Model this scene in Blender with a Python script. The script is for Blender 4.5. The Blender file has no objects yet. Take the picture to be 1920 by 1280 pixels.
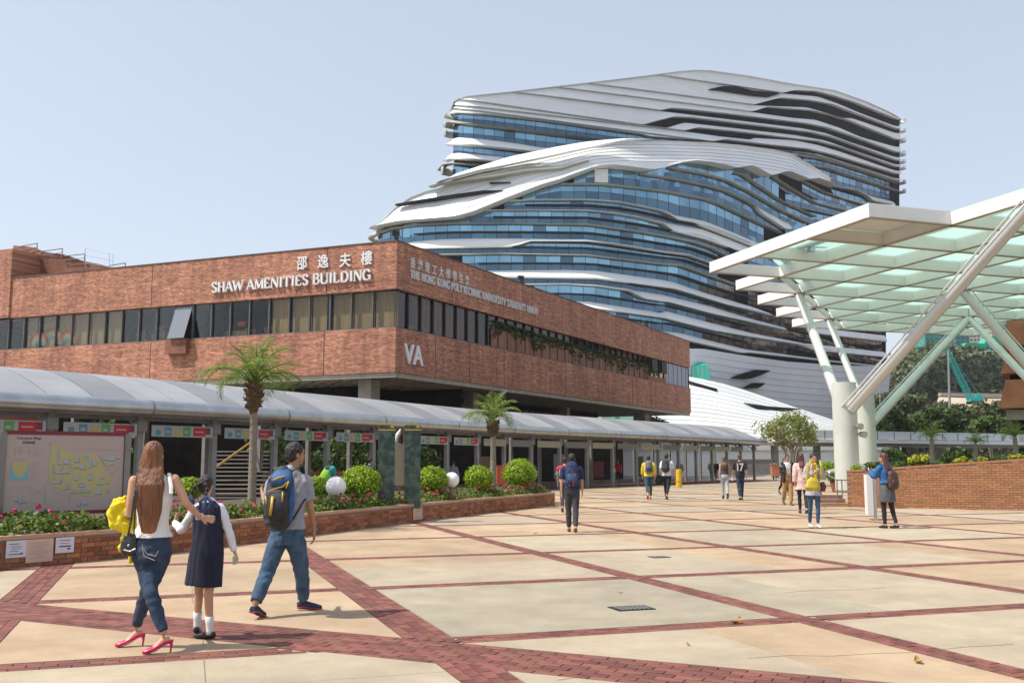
import bpy, math, random
import numpy as np
from mathutils import Vector, Matrix
random.seed(7); np.random.seed(7)
C = bpy.context.scene.collection
SC = bpy.context.scene
# ---------------------------------------------------------------- camera, sky, sun, exposure
F, H = 1850.0, 1.53
TH = math.atan(225 / F); ct, st = math.cos(TH), math.sin(TH)
cam = bpy.data.objects.new('camera', bpy.data.cameras.new('camera')); C.objects.link(cam)
cam.data.sensor_width = 36; cam.data.lens = F / 1920 * 36
cam.data.clip_start = 0.1; cam.data.clip_end = 8000
cam.location = (0, 0, H); cam.rotation_euler = (math.pi / 2 + TH, 0, 0)
SC.camera = cam
SUN_EL = math.radians(56); SUN_AZ = (-0.975, -0.22)
world = bpy.data.worlds.new("World"); SC.world = world; world.use_nodes = True
wn = world.node_tree.nodes; wl = world.node_tree.links; wn.clear()
sky = wn.new('ShaderNodeTexSky'); sky.sky_type = 'NISHITA'; sky.sun_disc = False
sky.sun_elevation = SUN_EL; sky.sun_rotation = math.atan2(SUN_AZ[0], SUN_AZ[1])
sky.air_density = 1.0; sky.dust_density = 1.6; sky.ozone_density = 1.4; sky.altitude = 20
shs = wn.new('ShaderNodeHueSaturation'); shs.inputs['Saturation'].default_value = .72; wl.new(sky.outputs[0], shs.inputs['Color'])
smx = wn.new('ShaderNodeMix'); smx.data_type = 'RGBA'; smx.inputs[0].default_value = .45; wl.new(shs.outputs[0], smx.inputs[6]); smx.inputs[7].default_value = (4.15, 4.5, 5.05, 1)   # thin even high haze
bg = wn.new('ShaderNodeBackground'); bg.inputs[1].default_value = 0.13
wo = wn.new('ShaderNodeOutputWorld'); wl.new(smx.outputs[2], bg.inputs[0]); wl.new(bg.outputs[0], wo.inputs[0])
sl = bpy.data.lights.new('sun', 'SUN'); sl.energy = 3.7; sl.angle = math.radians(0.5); sl.color = (1, .95, .87)
so = bpy.data.objects.new('sun', sl); C.objects.link(so)
sd = Vector((SUN_AZ[0] * math.cos(SUN_EL), SUN_AZ[1] * math.cos(SUN_EL), math.sin(SUN_EL)))
so.rotation_euler = sd.to_track_quat('Z', 'Y').to_euler(); so.location = (-30, -10, 60)
SC.view_settings.view_transform = 'Standard'; SC.view_settings.look = 'None'
SC.view_settings.exposure = 0.55; SC.view_settings.gamma = 1; SC.view_settings.use_curve_mapping = False
SC.cycles.max_bounces = 8; SC.cycles.transparent_max_bounces = 12
# ---------------------------------------------------------------- measuring: a line of sight of the photograph turned into real places
def ray(px, py):
    u = (px - 960) / F; v = (640 - py) / F
    return (u, ct - v * st, st + v * ct)
def g(px, py, z=0.0):
    d = ray(px, py); t = (z - H) / d[2]
    return Vector((d[0] * t, d[1] * t, z))
def at(px, py, Y):
    d = ray(px, py); t = Y / d[1]
    return Vector((d[0] * t, Y, H + d[2] * t))
# ---------------------------------------------------------------- materials
def mat(name, col, rough=.7, metal=0, col2=None, scale=5, bump=0, bscale=None, var=0.0, stretch=(1, 1, 1), spec=.5, trans=0, detail=6, emit=None, island=False, contrast=(.35, .65)):
    m = bpy.data.materials.new(name); m.use_nodes = True
    nt = m.node_tree; n = nt.nodes; L = nt.links; b = n['Principled BSDF']
    b.inputs['Roughness'].default_value = rough; b.inputs['Metallic'].default_value = metal
    b.inputs['Specular IOR Level'].default_value = spec
    b.inputs['Base Color'].default_value = (*col, 1)
    tc = n.new('ShaderNodeTexCoord'); mp = n.new('ShaderNodeMapping'); mp.inputs['Scale'].default_value = stretch
    L.new(tc.outputs['Object'], mp.inputs[0])
    src = None
    if col2 is not None:
        nz = n.new('ShaderNodeTexNoise'); nz.inputs['Scale'].default_value = scale; nz.inputs['Detail'].default_value = detail
        L.new(mp.outputs[0], nz.inputs['Vector'])
        rp = n.new('ShaderNodeValToRGB'); rp.color_ramp.elements[0].position = contrast[0]; rp.color_ramp.elements[1].position = contrast[1]
        rp.color_ramp.elements[0].color = (*col, 1); rp.color_ramp.elements[1].color = (*col2, 1)
        L.new(nz.outputs['Fac'], rp.inputs[0]); src = rp.outputs[0]
    if name.startswith('plaza'):
        n1 = n.new('ShaderNodeTexNoise'); n1.inputs['Scale'].default_value = 2.6; n1.inputs['Detail'].default_value = 9; n1.inputs['Roughness'].default_value = .72; L.new(tc.outputs['Object'], n1.inputs['Vector'])
        n2 = n.new('ShaderNodeTexNoise'); n2.inputs['Scale'].default_value = 95; n2.inputs['Detail'].default_value = 3; L.new(tc.outputs['Object'], n2.inputs['Vector'])
        n3 = n.new('ShaderNodeTexNoise'); n3.inputs['Scale'].default_value = .33; n3.inputs['Detail'].default_value = 5; L.new(tc.outputs['Object'], n3.inputs['Vector'])
        for nn, lo, hi, c0, c1 in ((n1, .35, .62, (.90, .88, .86, 1), (1.05, 1.05, 1.04, 1)), (n2, .3, .7, (.80, .79, .78, 1), (1.16, 1.16, 1.15, 1)), (n3, .38, .6, (.90, .88, .86, 1), (1.06, 1.04, 1.0, 1))):
            r_ = n.new('ShaderNodeValToRGB'); r_.color_ramp.elements[0].position = lo; r_.color_ramp.elements[1].position = hi; r_.color_ramp.elements[0].color = c0; r_.color_ramp.elements[1].color = c1; L.new(nn.outputs['Fac'], r_.inputs[0])
            x_ = n.new('ShaderNodeMix'); x_.data_type = 'RGBA'; x_.blend_type = 'MULTIPLY'; x_.inputs[0].default_value = 1; L.new(src, x_.inputs[6]); L.new(r_.outputs[0], x_.inputs[7]); src = x_.outputs[2]
    if var > 0:
        oi = n.new('ShaderNodeObjectInfo'); ge = n.new('ShaderNodeNewGeometry')
        ad = n.new('ShaderNodeMath'); ad.operation = 'ADD'
        L.new(oi.outputs['Random'], ad.inputs[0])
        if island: L.new(ge.outputs['Random Per Island'], ad.inputs[1])
        else: ad.inputs[1].default_value = 0
        fr = n.new('ShaderNodeMath'); fr.operation = 'FRACT'; L.new(ad.outputs[0], fr.inputs[0])
        mr = n.new('ShaderNodeMapRange'); mr.inputs['To Min'].default_value = 1 - var; mr.inputs['To Max'].default_value = 1 + var
        L.new(fr.outputs[0], mr.inputs[0])
        hs = n.new('ShaderNodeHueSaturation'); L.new(mr.outputs[0], hs.inputs['Value'])
        mh = n.new('ShaderNodeMapRange'); mh.inputs['To Min'].default_value = .5 - var * .035; mh.inputs['To Max'].default_value = .5 + var * .035
        m2 = n.new('ShaderNodeMath'); m2.operation = 'MULTIPLY'; m2.inputs[1].default_value = 7.31; L.new(fr.outputs[0], m2.inputs[0])
        f2 = n.new('ShaderNodeMath'); f2.operation = 'FRACT'; L.new(m2.outputs[0], f2.inputs[0]); L.new(f2.outputs[0], mh.inputs[0])
        L.new(mh.outputs[0], hs.inputs['Hue'])
        if src: L.new(src, hs.inputs['Color'])
        else: hs.inputs['Color'].default_value = (*col, 1)
        src = hs.outputs[0]
    if src: L.new(src, b.inputs['Base Color'])
    if bump:
        nb = n.new('ShaderNodeTexNoise'); nb.inputs['Scale'].default_value = bscale or scale * 3; nb.inputs['Detail'].default_value = 5
        L.new(mp.outputs[0], nb.inputs['Vector'])
        bp = n.new('ShaderNodeBump'); bp.inputs['Strength'].default_value = bump; bp.inputs['Distance'].default_value = .02
        L.new(nb.outputs['Fac'], bp.inputs['Height']); L.new(bp.outputs[0], b.inputs['Normal'])
    if trans: b.inputs['Transmission Weight'].default_value = trans
    if emit: b.inputs['Emission Color'].default_value = (*emit[:3], 1); b.inputs['Emission Strength'].default_value = emit[3]
    return m
def leafmat(name, c1, c2, c3=None, tl=.35, var=.35):
    m = bpy.data.materials.new(name); m.use_nodes = True
    nt = m.node_tree; n = nt.nodes; L = nt.links; b = n['Principled BSDF']; out = n['Material Output']
    ge = n.new('ShaderNodeNewGeometry'); rp = n.new('ShaderNodeValToRGB')
    e = rp.color_ramp.elements; e[0].color = (*c1, 1); e[1].color = (*c2, 1)
    if c3: x = e.new(.9); x.color = (*c2, 1); e[-1].color = (*c3, 1)
    L.new(ge.outputs['Random Per Island'], rp.inputs[0])
    L.new(rp.outputs[0], b.inputs['Base Color']); b.inputs['Roughness'].default_value = .5; b.inputs['Specular IOR Level'].default_value = .3
    t = n.new('ShaderNodeBsdfTranslucent'); L.new(rp.outputs[0], t.inputs[0])
    mx = n.new('ShaderNodeMixShader'); mx.inputs[0].default_value = tl
    L.new(b.outputs[0], mx.inputs[1]); L.new(t.outputs[0], mx.inputs[2]); L.new(mx.outputs[0], out.inputs[0])
    return m
def brickmat(name, c1, c2, mortar, bw=.24, bh=.075, ms=.01, offset_noise=.62):
    """facade brickwork too far away to tell the bricks apart; uses the wall's own x and z"""
    m = bpy.data.materials.new(name); m.use_nodes = True
    nt = m.node_tree; n = nt.nodes; L = nt.links; b = n['Principled BSDF']
    tc = n.new('ShaderNodeTexCoord'); sx = n.new('ShaderNodeSeparateXYZ'); cx = n.new('ShaderNodeCombineXYZ')
    L.new(tc.outputs['Object'], sx.inputs[0]); L.new(sx.outputs[0], cx.inputs[0]); L.new(sx.outputs[2], cx.inputs[1])
    br = n.new('ShaderNodeTexBrick'); br.inputs['Scale'].default_value = 1
    br.inputs['Brick Width'].default_value = bw; br.inputs['Row Height'].default_value = bh; br.inputs['Mortar Size'].default_value = ms
    br.inputs['Color1'].default_value = (*c1, 1); br.inputs['Color2'].default_value = (*c2, 1); br.inputs['Mortar'].default_value = (*mortar, 1)
    L.new(cx.outputs[0], br.inputs['Vector'])
    # runs of lighter and darker bricks, longer than high, and big weathered patches
    mp = n.new('ShaderNodeMapping'); mp.inputs['Scale'].default_value = (.75, 5.2, 1); L.new(cx.outputs[0], mp.inputs[0])
    nz = n.new('ShaderNodeTexNoise'); nz.inputs['Scale'].default_value = .9; nz.inputs['Detail'].default_value = 7; nz.inputs['Roughness'].default_value = .75; L.new(mp.outputs[0], nz.inputs['Vector'])
    rp = n.new('ShaderNodeValToRGB'); rp.color_ramp.elements[0].position = .32; rp.color_ramp.elements[1].position = .7
    rp.color_ramp.elements[0].color = (.40, .34, .36, 1); rp.color_ramp.elements[1].color = (1.95, 1.85, 1.8, 1)
    L.new(nz.outputs['Fac'], rp.inputs[0])
    mx = n.new('ShaderNodeMix'); mx.data_type = 'RGBA'; mx.blend_type = 'MULTIPLY'; mx.inputs[0].default_value = offset_noise
    L.new(br.outputs['Color'], mx.inputs[6]); L.new(rp.outputs[0], mx.inputs[7])
    n2 = n.new('ShaderNodeTexNoise'); n2.inputs['Scale'].default_value = .35; n2.inputs['Detail'].default_value = 3; L.new(cx.outputs[0], n2.inputs['Vector'])
    m2 = n.new('ShaderNodeMix'); m2.data_type = 'RGBA'; m2.blend_type = 'MULTIPLY'; m2.inputs[0].default_value = .5
    r2 = n.new('ShaderNodeValToRGB'); r2.color_ramp.elements[0].position = .3; r2.color_ramp.elements[1].position = .7; r2.color_ramp.elements[0].color = (.7, .62, .6, 1); r2.color_ramp.elements[1].color = (1.2, 1.2, 1.2, 1)
    L.new(n2.outputs['Fac'], r2.inputs[0]); L.new(mx.outputs[2], m2.inputs[6]); L.new(r2.outputs[0], m2.inputs[7])
    mp3 = n.new('ShaderNodeMapping'); mp3.inputs['Scale'].default_value = (2.2, .16, 1); L.new(cx.outputs[0], mp3.inputs[0])
    n3 = n.new('ShaderNodeTexNoise'); n3.inputs['Scale'].default_value = 1.0; n3.inputs['Detail'].default_value = 4; L.new(mp3.outputs[0], n3.inputs['Vector'])
    r3 = n.new('ShaderNodeValToRGB'); r3.color_ramp.elements[0].position = .35; r3.color_ramp.elements[1].position = .6; r3.color_ramp.elements[0].color = (.72, .70, .70, 1); r3.color_ramp.elements[1].color = (1.05, 1.05, 1.05, 1)
    m3 = n.new('ShaderNodeMix'); m3.data_type = 'RGBA'; m3.blend_type = 'MULTIPLY'; m3.inputs[0].default_value = .8; L.new(n3.outputs['Fac'], r3.inputs[0]); L.new(m2.outputs[2], m3.inputs[6]); L.new(r3.outputs[0], m3.inputs[7])
    L.new(m3.outputs[2], b.inputs['Base Color']); b.inputs['Roughness'].default_value = .85
    bp = n.new('ShaderNodeBump'); bp.inputs['Strength'].default_value = .15; bp.inputs['Distance'].default_value = .005
    L.new(br.outputs['Fac'], bp.inputs['Height']); bp.invert = True; L.new(bp.outputs[0], b.inputs['Normal'])
    return m
def glassmat(name, tint, refl=.5, rough=.03, alpha=.7):
    """thin pane: see-through tint and a mirror coat that grows at grazing angles"""
    m = bpy.data.materials.new(name); m.use_nodes = True
    nt = m.node_tree; n = nt.nodes; L = nt.links; out = n['Material Output']; n.remove(n['Principled BSDF'])
    tr = n.new('ShaderNodeBsdfTransparent'); tr.inputs[0].default_value = (*tint, 1)
    gl = n.new('ShaderNodeBsdfGlossy'); gl.inputs['Roughness'].default_value = rough; gl.inputs[0].default_value = (.9, .93, 1, 1)
    fr = n.new('ShaderNodeLayerWeight'); fr.inputs[0].default_value = .35
    mr = n.new('ShaderNodeMapRange'); mr.inputs['To Min'].default_value = refl * .2; mr.inputs['To Max'].default_value = min(1, refl * 1.3)
    L.new(fr.outputs['Fresnel'], mr.inputs[0])
    mx = n.new('ShaderNodeMixShader'); L.new(mr.outputs[0], mx.inputs[0]); L.new(tr.outputs[0], mx.inputs[1]); L.new(gl.outputs[0], mx.inputs[2]); L.new(mx.outputs[0], out.inputs[0])
    return m
# ---------------------------------------------------------------- building meshes
WM = {}
class MB:
    def __init__(s): s.v = []; s.f = []; s.m = []
    def add(s, vs, fs, mi=0):
        o = len(s.v); s.v += [tuple(p) for p in vs]; s.f += [tuple(i + o for i in f) for f in fs]; s.m += [mi] * len(fs); return s
    def quad(s, a, b, c, d, mi=0): return s.add([a, b, c, d], [(0, 1, 2, 3)], mi)
    def box(s, c, d, rz=0, mi=0, M=None):
        hx, hy, hz = d[0] / 2, d[1] / 2, d[2] / 2
        P = [Vector((x, y, z)) for z in (-hz, hz) for x, y in ((-hx, -hy), (hx, -hy), (hx, hy), (-hx, hy))]
        R = M if M is not None else Matrix.Rotation(rz, 3, 'Z')
        return s.add([Vector(c) + R @ p for p in P], [(3, 2, 1, 0), (4, 5, 6, 7), (0, 1, 5, 4), (1, 2, 6, 5), (2, 3, 7, 6), (3, 0, 4, 7)], mi)
    def prism(s, poly, ext, mi=0):
        n = len(poly); e = Vector(ext); P = [Vector(p) for p in poly]
        return s.add(P + [p + e for p in P], [tuple(range(n - 1, -1, -1)), tuple(range(n, 2 * n))] + [(i, (i + 1) % n, n + (i + 1) % n, n + i) for i in range(n)], mi)
    def bar(s, a, b, w, h, up=(0, 0, 1), mi=0):
        a = Vector(a); b = Vector(b); t = (b - a).normalized(); sd_ = t.cross(Vector(up)).normalized(); u = sd_.cross(t)
        P = []
        for q in (a, b): P += [q - sd_ * w / 2 - u * h / 2, q + sd_ * w / 2 - u * h / 2, q + sd_ * w / 2 + u * h / 2, q - sd_ * w / 2 + u * h / 2]
        return s.add(P, [(3, 2, 1, 0), (4, 5, 6, 7), (0, 1, 5, 4), (1, 2, 6, 5), (2, 3, 7, 6), (3, 0, 4, 7)][0:6], mi)
    def tube(s, pts, rad, n=10, mi=0, side=None, cap=True):
        """rad: number, list, or list of (across, along) pairs; side: the 'across' direction"""
        P = [Vector(p) for p in pts]; k = len(P); R = rad if isinstance(rad, (list, tuple)) else [rad] * k
        vs = []; last = None
        for i in range(k):
            t = (P[min(i + 1, k - 1)] - P[max(i - 1, 0)])
            t = t.normalized() if t.length > 1e-9 else Vector((0, 0, 1))
            if side is not None: a = Vector(side)
            else: a = last if last is not None else (Vector((1, 0, 0)) if abs(t.x) < .9 else Vector((0, 1, 0)))
            a = (a - t * a.dot(t)).normalized(); b = t.cross(a); last = a
            r = R[i]; ra, rb = r if isinstance(r, (list, tuple)) else (r, r)
            for j in range(n):
                q = 2 * math.pi * j / n; vs.append(P[i] + a * ra * math.cos(q) + b * rb * math.sin(q))
        fs = [(i * n + j, i * n + (j + 1) % n, (i + 1) * n + (j + 1) % n, (i + 1) * n + j) for i in range(k - 1) for j in range(n)]
        if cap: fs += [tuple(range(n - 1, -1, -1)), tuple((k - 1) * n + j for j in range(n))]
        return s.add(vs, fs, mi)
    def ball(s, c, r, n=12, mi=0, M=None):
        c = Vector(c); r = r if isinstance(r, (list, tuple)) else (r, r, r); vs = [Vector((0, 0, -r[2]))]; m = n // 2
        for i in range(1, m):
            a = math.pi * i / m
            for j in range(n):
                q = 2 * math.pi * j / n; vs.append(Vector((r[0] * math.sin(a) * math.cos(q), r[1] * math.sin(a) * math.sin(q), -r[2] * math.cos(a))))
        vs.append(Vector((0, 0, r[2]))); N = len(vs) - 1
        if M is not None: vs = [M @ v for v in vs]
        fs = [(0, 1 + (j + 1) % n, 1 + j) for j in range(n)] + [(1 + i * n + j, 1 + i * n + (j + 1) % n, 1 + (i + 1) * n + (j + 1) % n, 1 + (i + 1) * n + j) for i in range(m - 2) for j in range(n)]
        fs += [(N, 1 + (m - 2) * n + j, 1 + (m - 2) * n + (j + 1) % n) for j in range(n)]
        return s.add([c + v for v in vs], fs, mi)
    def mesh(s, name, mats, smooth=False):
        me = bpy.data.meshes.new(name); me.from_pydata([tuple(v) for v in s.v], [], s.f)
        for m in (mats if isinstance(mats, (list, tuple)) else [mats]): me.materials.append(m)
        if isinstance(mats, (list, tuple)) and len(mats) > 1: me.polygons.foreach_set('material_index', s.m)
        if smooth: me.polygons.foreach_set('use_smooth', [True] * len(me.polygons))
        me.update(); return me
    def build(s, name, mats, parent=None, smooth=False, world=True, bevel=0):
        o = bpy.data.objects.new(name, s.mesh(name, mats, smooth)); put(o, parent, world)
        if bevel:
            b = o.modifiers.new('bevel', 'BEVEL'); b.width = bevel; b.segments = 2; b.limit_method = 'ANGLE'
        return o
def put(o, parent=None, world=True):
    C.objects.link(o)
    if parent is not None:
        o.parent = parent
        if world: o.matrix_parent_inverse = WM.get(parent.name, Matrix()).inverted()
    return o
def tag(o, label=None, cat=None, group=None, kind=None):
    if label: o['label'] = label
    if cat: o['category'] = cat
    if group: o['group'] = group
    if kind: o['kind'] = kind
    return o
def empty(name, loc, label=None, cat=None, group=None, rz=0):
    o = bpy.data.objects.new(name, None); C.objects.link(o); o.location = loc; o.rotation_euler = (0, 0, rz); o.empty_display_size = .2
    WM[o.name] = Matrix.Translation(Vector(loc)) @ Matrix.Rotation(rz, 4, 'Z')
    return tag(o, label, cat, group)
def text_polys(body, size=1, extrude=0.0, offset=0.0, align='LEFT'):
    cu = bpy.data.curves.new('text', 'FONT'); cu.body = body; cu.size = size; cu.extrude = extrude; cu.offset = offset; cu.align_x = align; cu.resolution_u = 3
    o = bpy.data.objects.new('text', cu); C.objects.link(o)
    dg = bpy.context.evaluated_depsgraph_get(); ev = o.evaluated_get(dg); me = ev.to_mesh()
    vs = [v.co.copy() for v in me.vertices]; fs = [tuple(p.vertices) for p in me.polygons]
    ev.to_mesh_clear(); bpy.data.objects.remove(o); bpy.data.curves.remove(cu)
    return vs, fs
def add_text(mb, body, origin, xdir, updir, size, extrude=0, offset=0, align='LEFT', mi=0, xs=1.0, fit=None):
    vs, fs = text_polys(body, size, extrude, offset, align)
    if not vs: return
    if fit:
        w = max(v.x for v in vs) - min(v.x for v in vs); xs = fit / w
        x0 = min(v.x for v in vs) if align == 'LEFT' else 0
        for v in vs: v.x -= x0
    X = Vector(xdir).normalized(); U = Vector(updir).normalized(); N = X.cross(U)
    mb.add([Vector(origin) + X * v.x * xs + U * v.y + N * v.z for v in vs], fs, mi)
def quads_object(name, P, Nn, size, mats, parent=None, aspect=1.5, sizevar=.4, world=True, up=None):
    """many leaf-sized faces; P centres (N,3), Nn normals (N,3)"""
    n = len(P); Nn = Nn / np.maximum(np.linalg.norm(Nn, axis=1, keepdims=True), 1e-6)
    r = np.random.normal(size=(n, 3)) if up is None else np.random.normal(size=(n, 3)) * .35 + np.array(up)
    a = np.cross(Nn, r); a /= np.maximum(np.linalg.norm(a, axis=1, keepdims=True), 1e-6); b = np.cross(Nn, a)
    s = size * (1 + sizevar * np.random.uniform(-1, 1, size=(n, 1)))
    a = a * s * .5; b = b * s * .5 * aspect
    bend = Nn * s * .18
    V = np.stack([P - b, P + a - bend, P + b, P - a - bend], axis=1).reshape(-1, 3)
    me = bpy.data.meshes.new(name); me.vertices.add(4 * n); me.vertices.foreach_set('co', V.astype(np.float32).ravel())
    me.loops.add(4 * n); me.loops.foreach_set('vertex_index', np.arange(4 * n, dtype=np.int32))
    me.polygons.add(n); me.polygons.foreach_set('loop_start', np.arange(0, 4 * n, 4, dtype=np.int32))
    me.polygons.foreach_set('loop_total', np.full(n, 4, dtype=np.int32))
    for m in (mats if isinstance(mats, (list, tuple)) else [mats]): me.materials.append(m)
    me.update(calc_edges=True); me.validate()
    o = bpy.data.objects.new(name, me); put(o, parent, world); return o
def blob_points(clumps, n, shell=.6):
    """points round clump centres: clumps = [(centre, (rx,ry,rz))]"""
    w = np.array([c[1][0] * c[1][1] * c[1][2] for c in clumps]) ** .67; w /= w.sum()
    idx = np.random.choice(len(clumps), n, p=w)
    cs = np.array([tuple(clumps[i][0]) for i in range(len(clumps))])[idx]; rs = np.array([clumps[i][1] for i in range(len(clumps))])[idx]
    d = np.random.normal(size=(n, 3)); d /= np.linalg.norm(d, axis=1, keepdims=True)
    rad = shell + (1 - shell) * np.random.uniform(size=(n, 1)) ** .6
    rad *= 1 + .12 * np.random.normal(size=(n, 1))
    return cs + d * rs * rad, d + np.random.normal(size=(n, 3)) * .55 + np.array([0, 0, .25])
def copy_tree(o, parent=None, **kw):
    c = o.copy(); C.objects.link(c); c.parent = parent
    if parent: c.matrix_parent_inverse = o.matrix_parent_inverse
    for ch in list(o.children): copy_tree(ch, c)
    return c
# ---------------------------------------------------------------- palette
M = {}
M['concrete'] = mat('plaza_concrete', (.365, .262, .168), .85, col2=(.44, .335, .23), scale=.9, bump=.25, bscale=60, var=.07)
M['concrete_grey'] = mat('plaza_concrete_grey', (.30, .268, .205), .85, col2=(.355, .315, .24), scale=1.1, bump=.25, bscale=60, var=.05)
M['concrete_pale'] = mat('plaza_concrete_pale', (.365, .305, .225), .85, col2=(.42, .355, .268), scale=1.0, bump=.25, bscale=60, var=.05)
M['mortar'] = mat('pale_joint_mortar', (.30, .24, .19), .9, col2=(.38, .31, .25), scale=9)
M['paver'] = mat('red_paving_brick', (.145, .048, .036), .8, col2=(.205, .072, .050), scale=6, var=.30, island=True, bump=.2, bscale=50)
M['paver_far'] = mat('red_paving_band', (.14, .048, .036), .8, col2=(.19, .068, .048), scale=3)
M['wallbrick'] = mat('orange_wall_brick', (.30, .135, .06), .85, col2=(.38, .18, .085), scale=8, var=.17, island=True, bump=.3, bscale=60)
M['wallbrick2'] = mat('planter_wall_brick', (.25, .085, .04), .85, col2=(.37, .14, .065), scale=6, var=.38, island=True, bump=.3, bscale=60)
M['coping'] = mat('planter_coping', (.42, .25, .16), .85, col2=(.50, .31, .21), scale=4)
M['wallmortar'] = mat('wall_mortar', (.24, .16, .11), .9)
M['facade'] = brickmat('facade_brick', (.25, .088, .052), (.54, .25, .145), (.29, .18, .13))
M['facade_dark'] = brickmat('shaded_podium_brick', (.22, .085, .05), (.30, .12, .07), (.15, .09, .07))  # darker brick copy: the podium's shade is put into the colour
M['joint'] = mat('dark_joint', (.07, .035, .028), .9)
M['soffit'] = mat('soffit_concrete', (.30, .27, .22), .9, col2=(.38, .35, .29), scale=1.5)
M['darkwall'] = mat('dark_recess', (.014, .011, .010), .9, col2=(.030, .021, .016), scale=1, spec=.1)  # near-black, so the deep shade of recesses is put into the colour
M['steel'] = mat('brushed_steel', (.42, .43, .45), .32, metal=.85, col2=(.52, .53, .55), scale=2, bump=.05)
M['steel_dark'] = mat('painted_grey_steel', (.16, .155, .15), .5, col2=(.21, .2, .19), scale=3)
M['col_grey'] = mat('grey_column_paint', (.21, .20, .19), .5, col2=(.26, .25, .235), scale=3)
M['white'] = mat('white_paint', (.80, .795, .77), .45, col2=(.74, .73, .70), scale=.8)
M['panelwhite'] = mat('white_cladding', (.86, .86, .85), .35, col2=(.79, .80, .80), scale=.12, stretch=(1, 1, 3), var=.04)
M['moundpanel'] = mat('mound_cladding', (.70, .70, .68), .4, col2=(.62, .63, .62), scale=.12, var=.05)
M['panelshade'] = mat('shaded_cladding', (.60, .61, .64), .4, col2=(.54, .55, .58), scale=.15, var=.05)  # white cladding out of the sun, its shade put in as grey
M['louvre'] = mat('white_louvre', (.86, .86, .85), .35, col2=(.80, .80, .78), scale=.2, stretch=(1, 1, 4))
M['beige'] = mat('beige_aluminium', (.47, .45, .38), .45, col2=(.40, .385, .33), scale=.3)
M['slit'] = mat('dark_slit', (.010, .010, .012), .95, col2=(.020, .019, .020), scale=.4, spec=.05)  # near-black: shade inside the slits is put into the colour
M['mullion'] = mat('dark_window_frame', (.028, .027, .028), .45)
M['frame_grey'] = mat('grey_window_frame', (.10, .10, .105), .5)
M['winglass'] = glassmat('window_glass', (.85, .84, .80), .08)
M['winglass_brown'] = glassmat('brown_window_glass', (.62, .52, .44), .16)
M['curtain'] = mat('tan_curtain', (.44, .34, .18), .9, col2=(.32, .24, .13), scale=3, stretch=(9, 9, .3))
M['interior'] = mat('dark_interior', (.05, .045, .04), .9, col2=(.11, .09, .07), scale=1.2)
M['black'] = mat('black_plastic', (.012, .012, .013), .5)
M['gold'] = mat('gold_cap', (.55, .36, .08), .35, metal=.8)
M['marble'] = mat('dark_green_marble', (.012, .035, .028), .25, col2=(.09, .15, .12), scale=7, detail=12, contrast=(.42, .75))
M['soil'] = mat('soil', (.06, .04, .025), .95, col2=(.10, .07, .04), scale=8)
M['bark'] = mat('bark', (.13, .10, .075), .9, col2=(.22, .17, .13), scale=9, stretch=(1, 1, .4), bump=.6)
M['palmtrunk'] = mat('palm_trunk', (.20, .165, .125), .9, col2=(.30, .25, .20), scale=10, stretch=(.5, .5, 6), bump=.6)
M['boots'] = mat('palm_boots', (.06, .035, .02), .95, col2=(.20, .12, .06), scale=25, bump=.8)
M['globe'] = mat('white_globe', (.82, .83, .82), .25)
M['leaf_palm'] = leafmat('palm_leaf', (.10, .17, .03), (.28, .35, .08), (.48, .44, .15), .5)
M['leaf_ball'] = leafmat('bright_topiary_leaf', (.14, .25, .012), (.36, .50, .025), (.5, .6, .06), .3)
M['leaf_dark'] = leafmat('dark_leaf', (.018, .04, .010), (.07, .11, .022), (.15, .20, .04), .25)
M['leaf_mid'] = leafmat('mid_leaf', (.03, .065, .012), (.10, .16, .03), (.2, .25, .06), .3)
M['leaf_olive'] = leafmat('olive_leaf', (.05, .065, .025), (.13, .145, .06), (.23, .22, .11), .25)
M['leaf_hill'] = leafmat('hill_leaf', (.06, .075, .035), (.14, .165, .075), (.23, .23, .12), .2)  # greens lightened, distance haze put into the leaf colour
M['leaf_airy'] = leafmat('airy_leaf', (.18, .22, .06), (.34, .37, .12), (.46, .44, .2), .5)
M['leaf_bed'] = leafmat('bed_leaf', (.04, .08, .012), (.17, .24, .035), (.32, .26, .06), .35)
M['leaf_yellow'] = leafmat('yellow_green_leaf', (.16, .19, .015), (.42, .42, .03), (.55, .52, .05), .3)
M['petal'] = leafmat('pink_petal', (.5, .02, .10), (.75, .04, .18), (.8, .12, .25), .3)
M['petal_red'] = leafmat('red_petal', (.45, .015, .02), (.65, .03, .05), (.7, .08, .1), .3)
# ================================================================ ground and plaza
def proj(p):
    x, y, z = p[0], p[1], p[2] - H
    d = y * ct + z * st
    if d <= .01: return (-1e5, 1e5)
    return (960 + F * x / d, 640 - F * (z * ct - y * st) / d)
GA = math.radians(19); eA = Vector((math.cos(GA), math.sin(GA), 0)); eB = Vector((-math.sin(GA), math.cos(GA), 0))
def AB(a, b, z=0): return eA * a + eB * b + Vector((0, 0, z))
GX = [2.2 + 3.72 * k for k in range(-4, 16)]; GY = [8.45 + 3.74 * k for k in range(-3, 16)]
mb = MB(); mb.quad((-900, -200, -.06), (1500, -200, -.06), (1500, 2500, -.06), (-900, 2500, -.06))
tag(mb.build('ground', mat('far_ground', (.16, .15, .12), .9, col2=(.2, .19, .15), scale=.05)), kind='structure')
mb = MB(); mb.quad(AB(-30, -6, -.012), AB(60, -6, -.012), AB(60, 110, -.012), AB(-30, 110, -.012))
plaza = tag(mb.build('plaza', M['mortar']), kind='structure')
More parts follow.
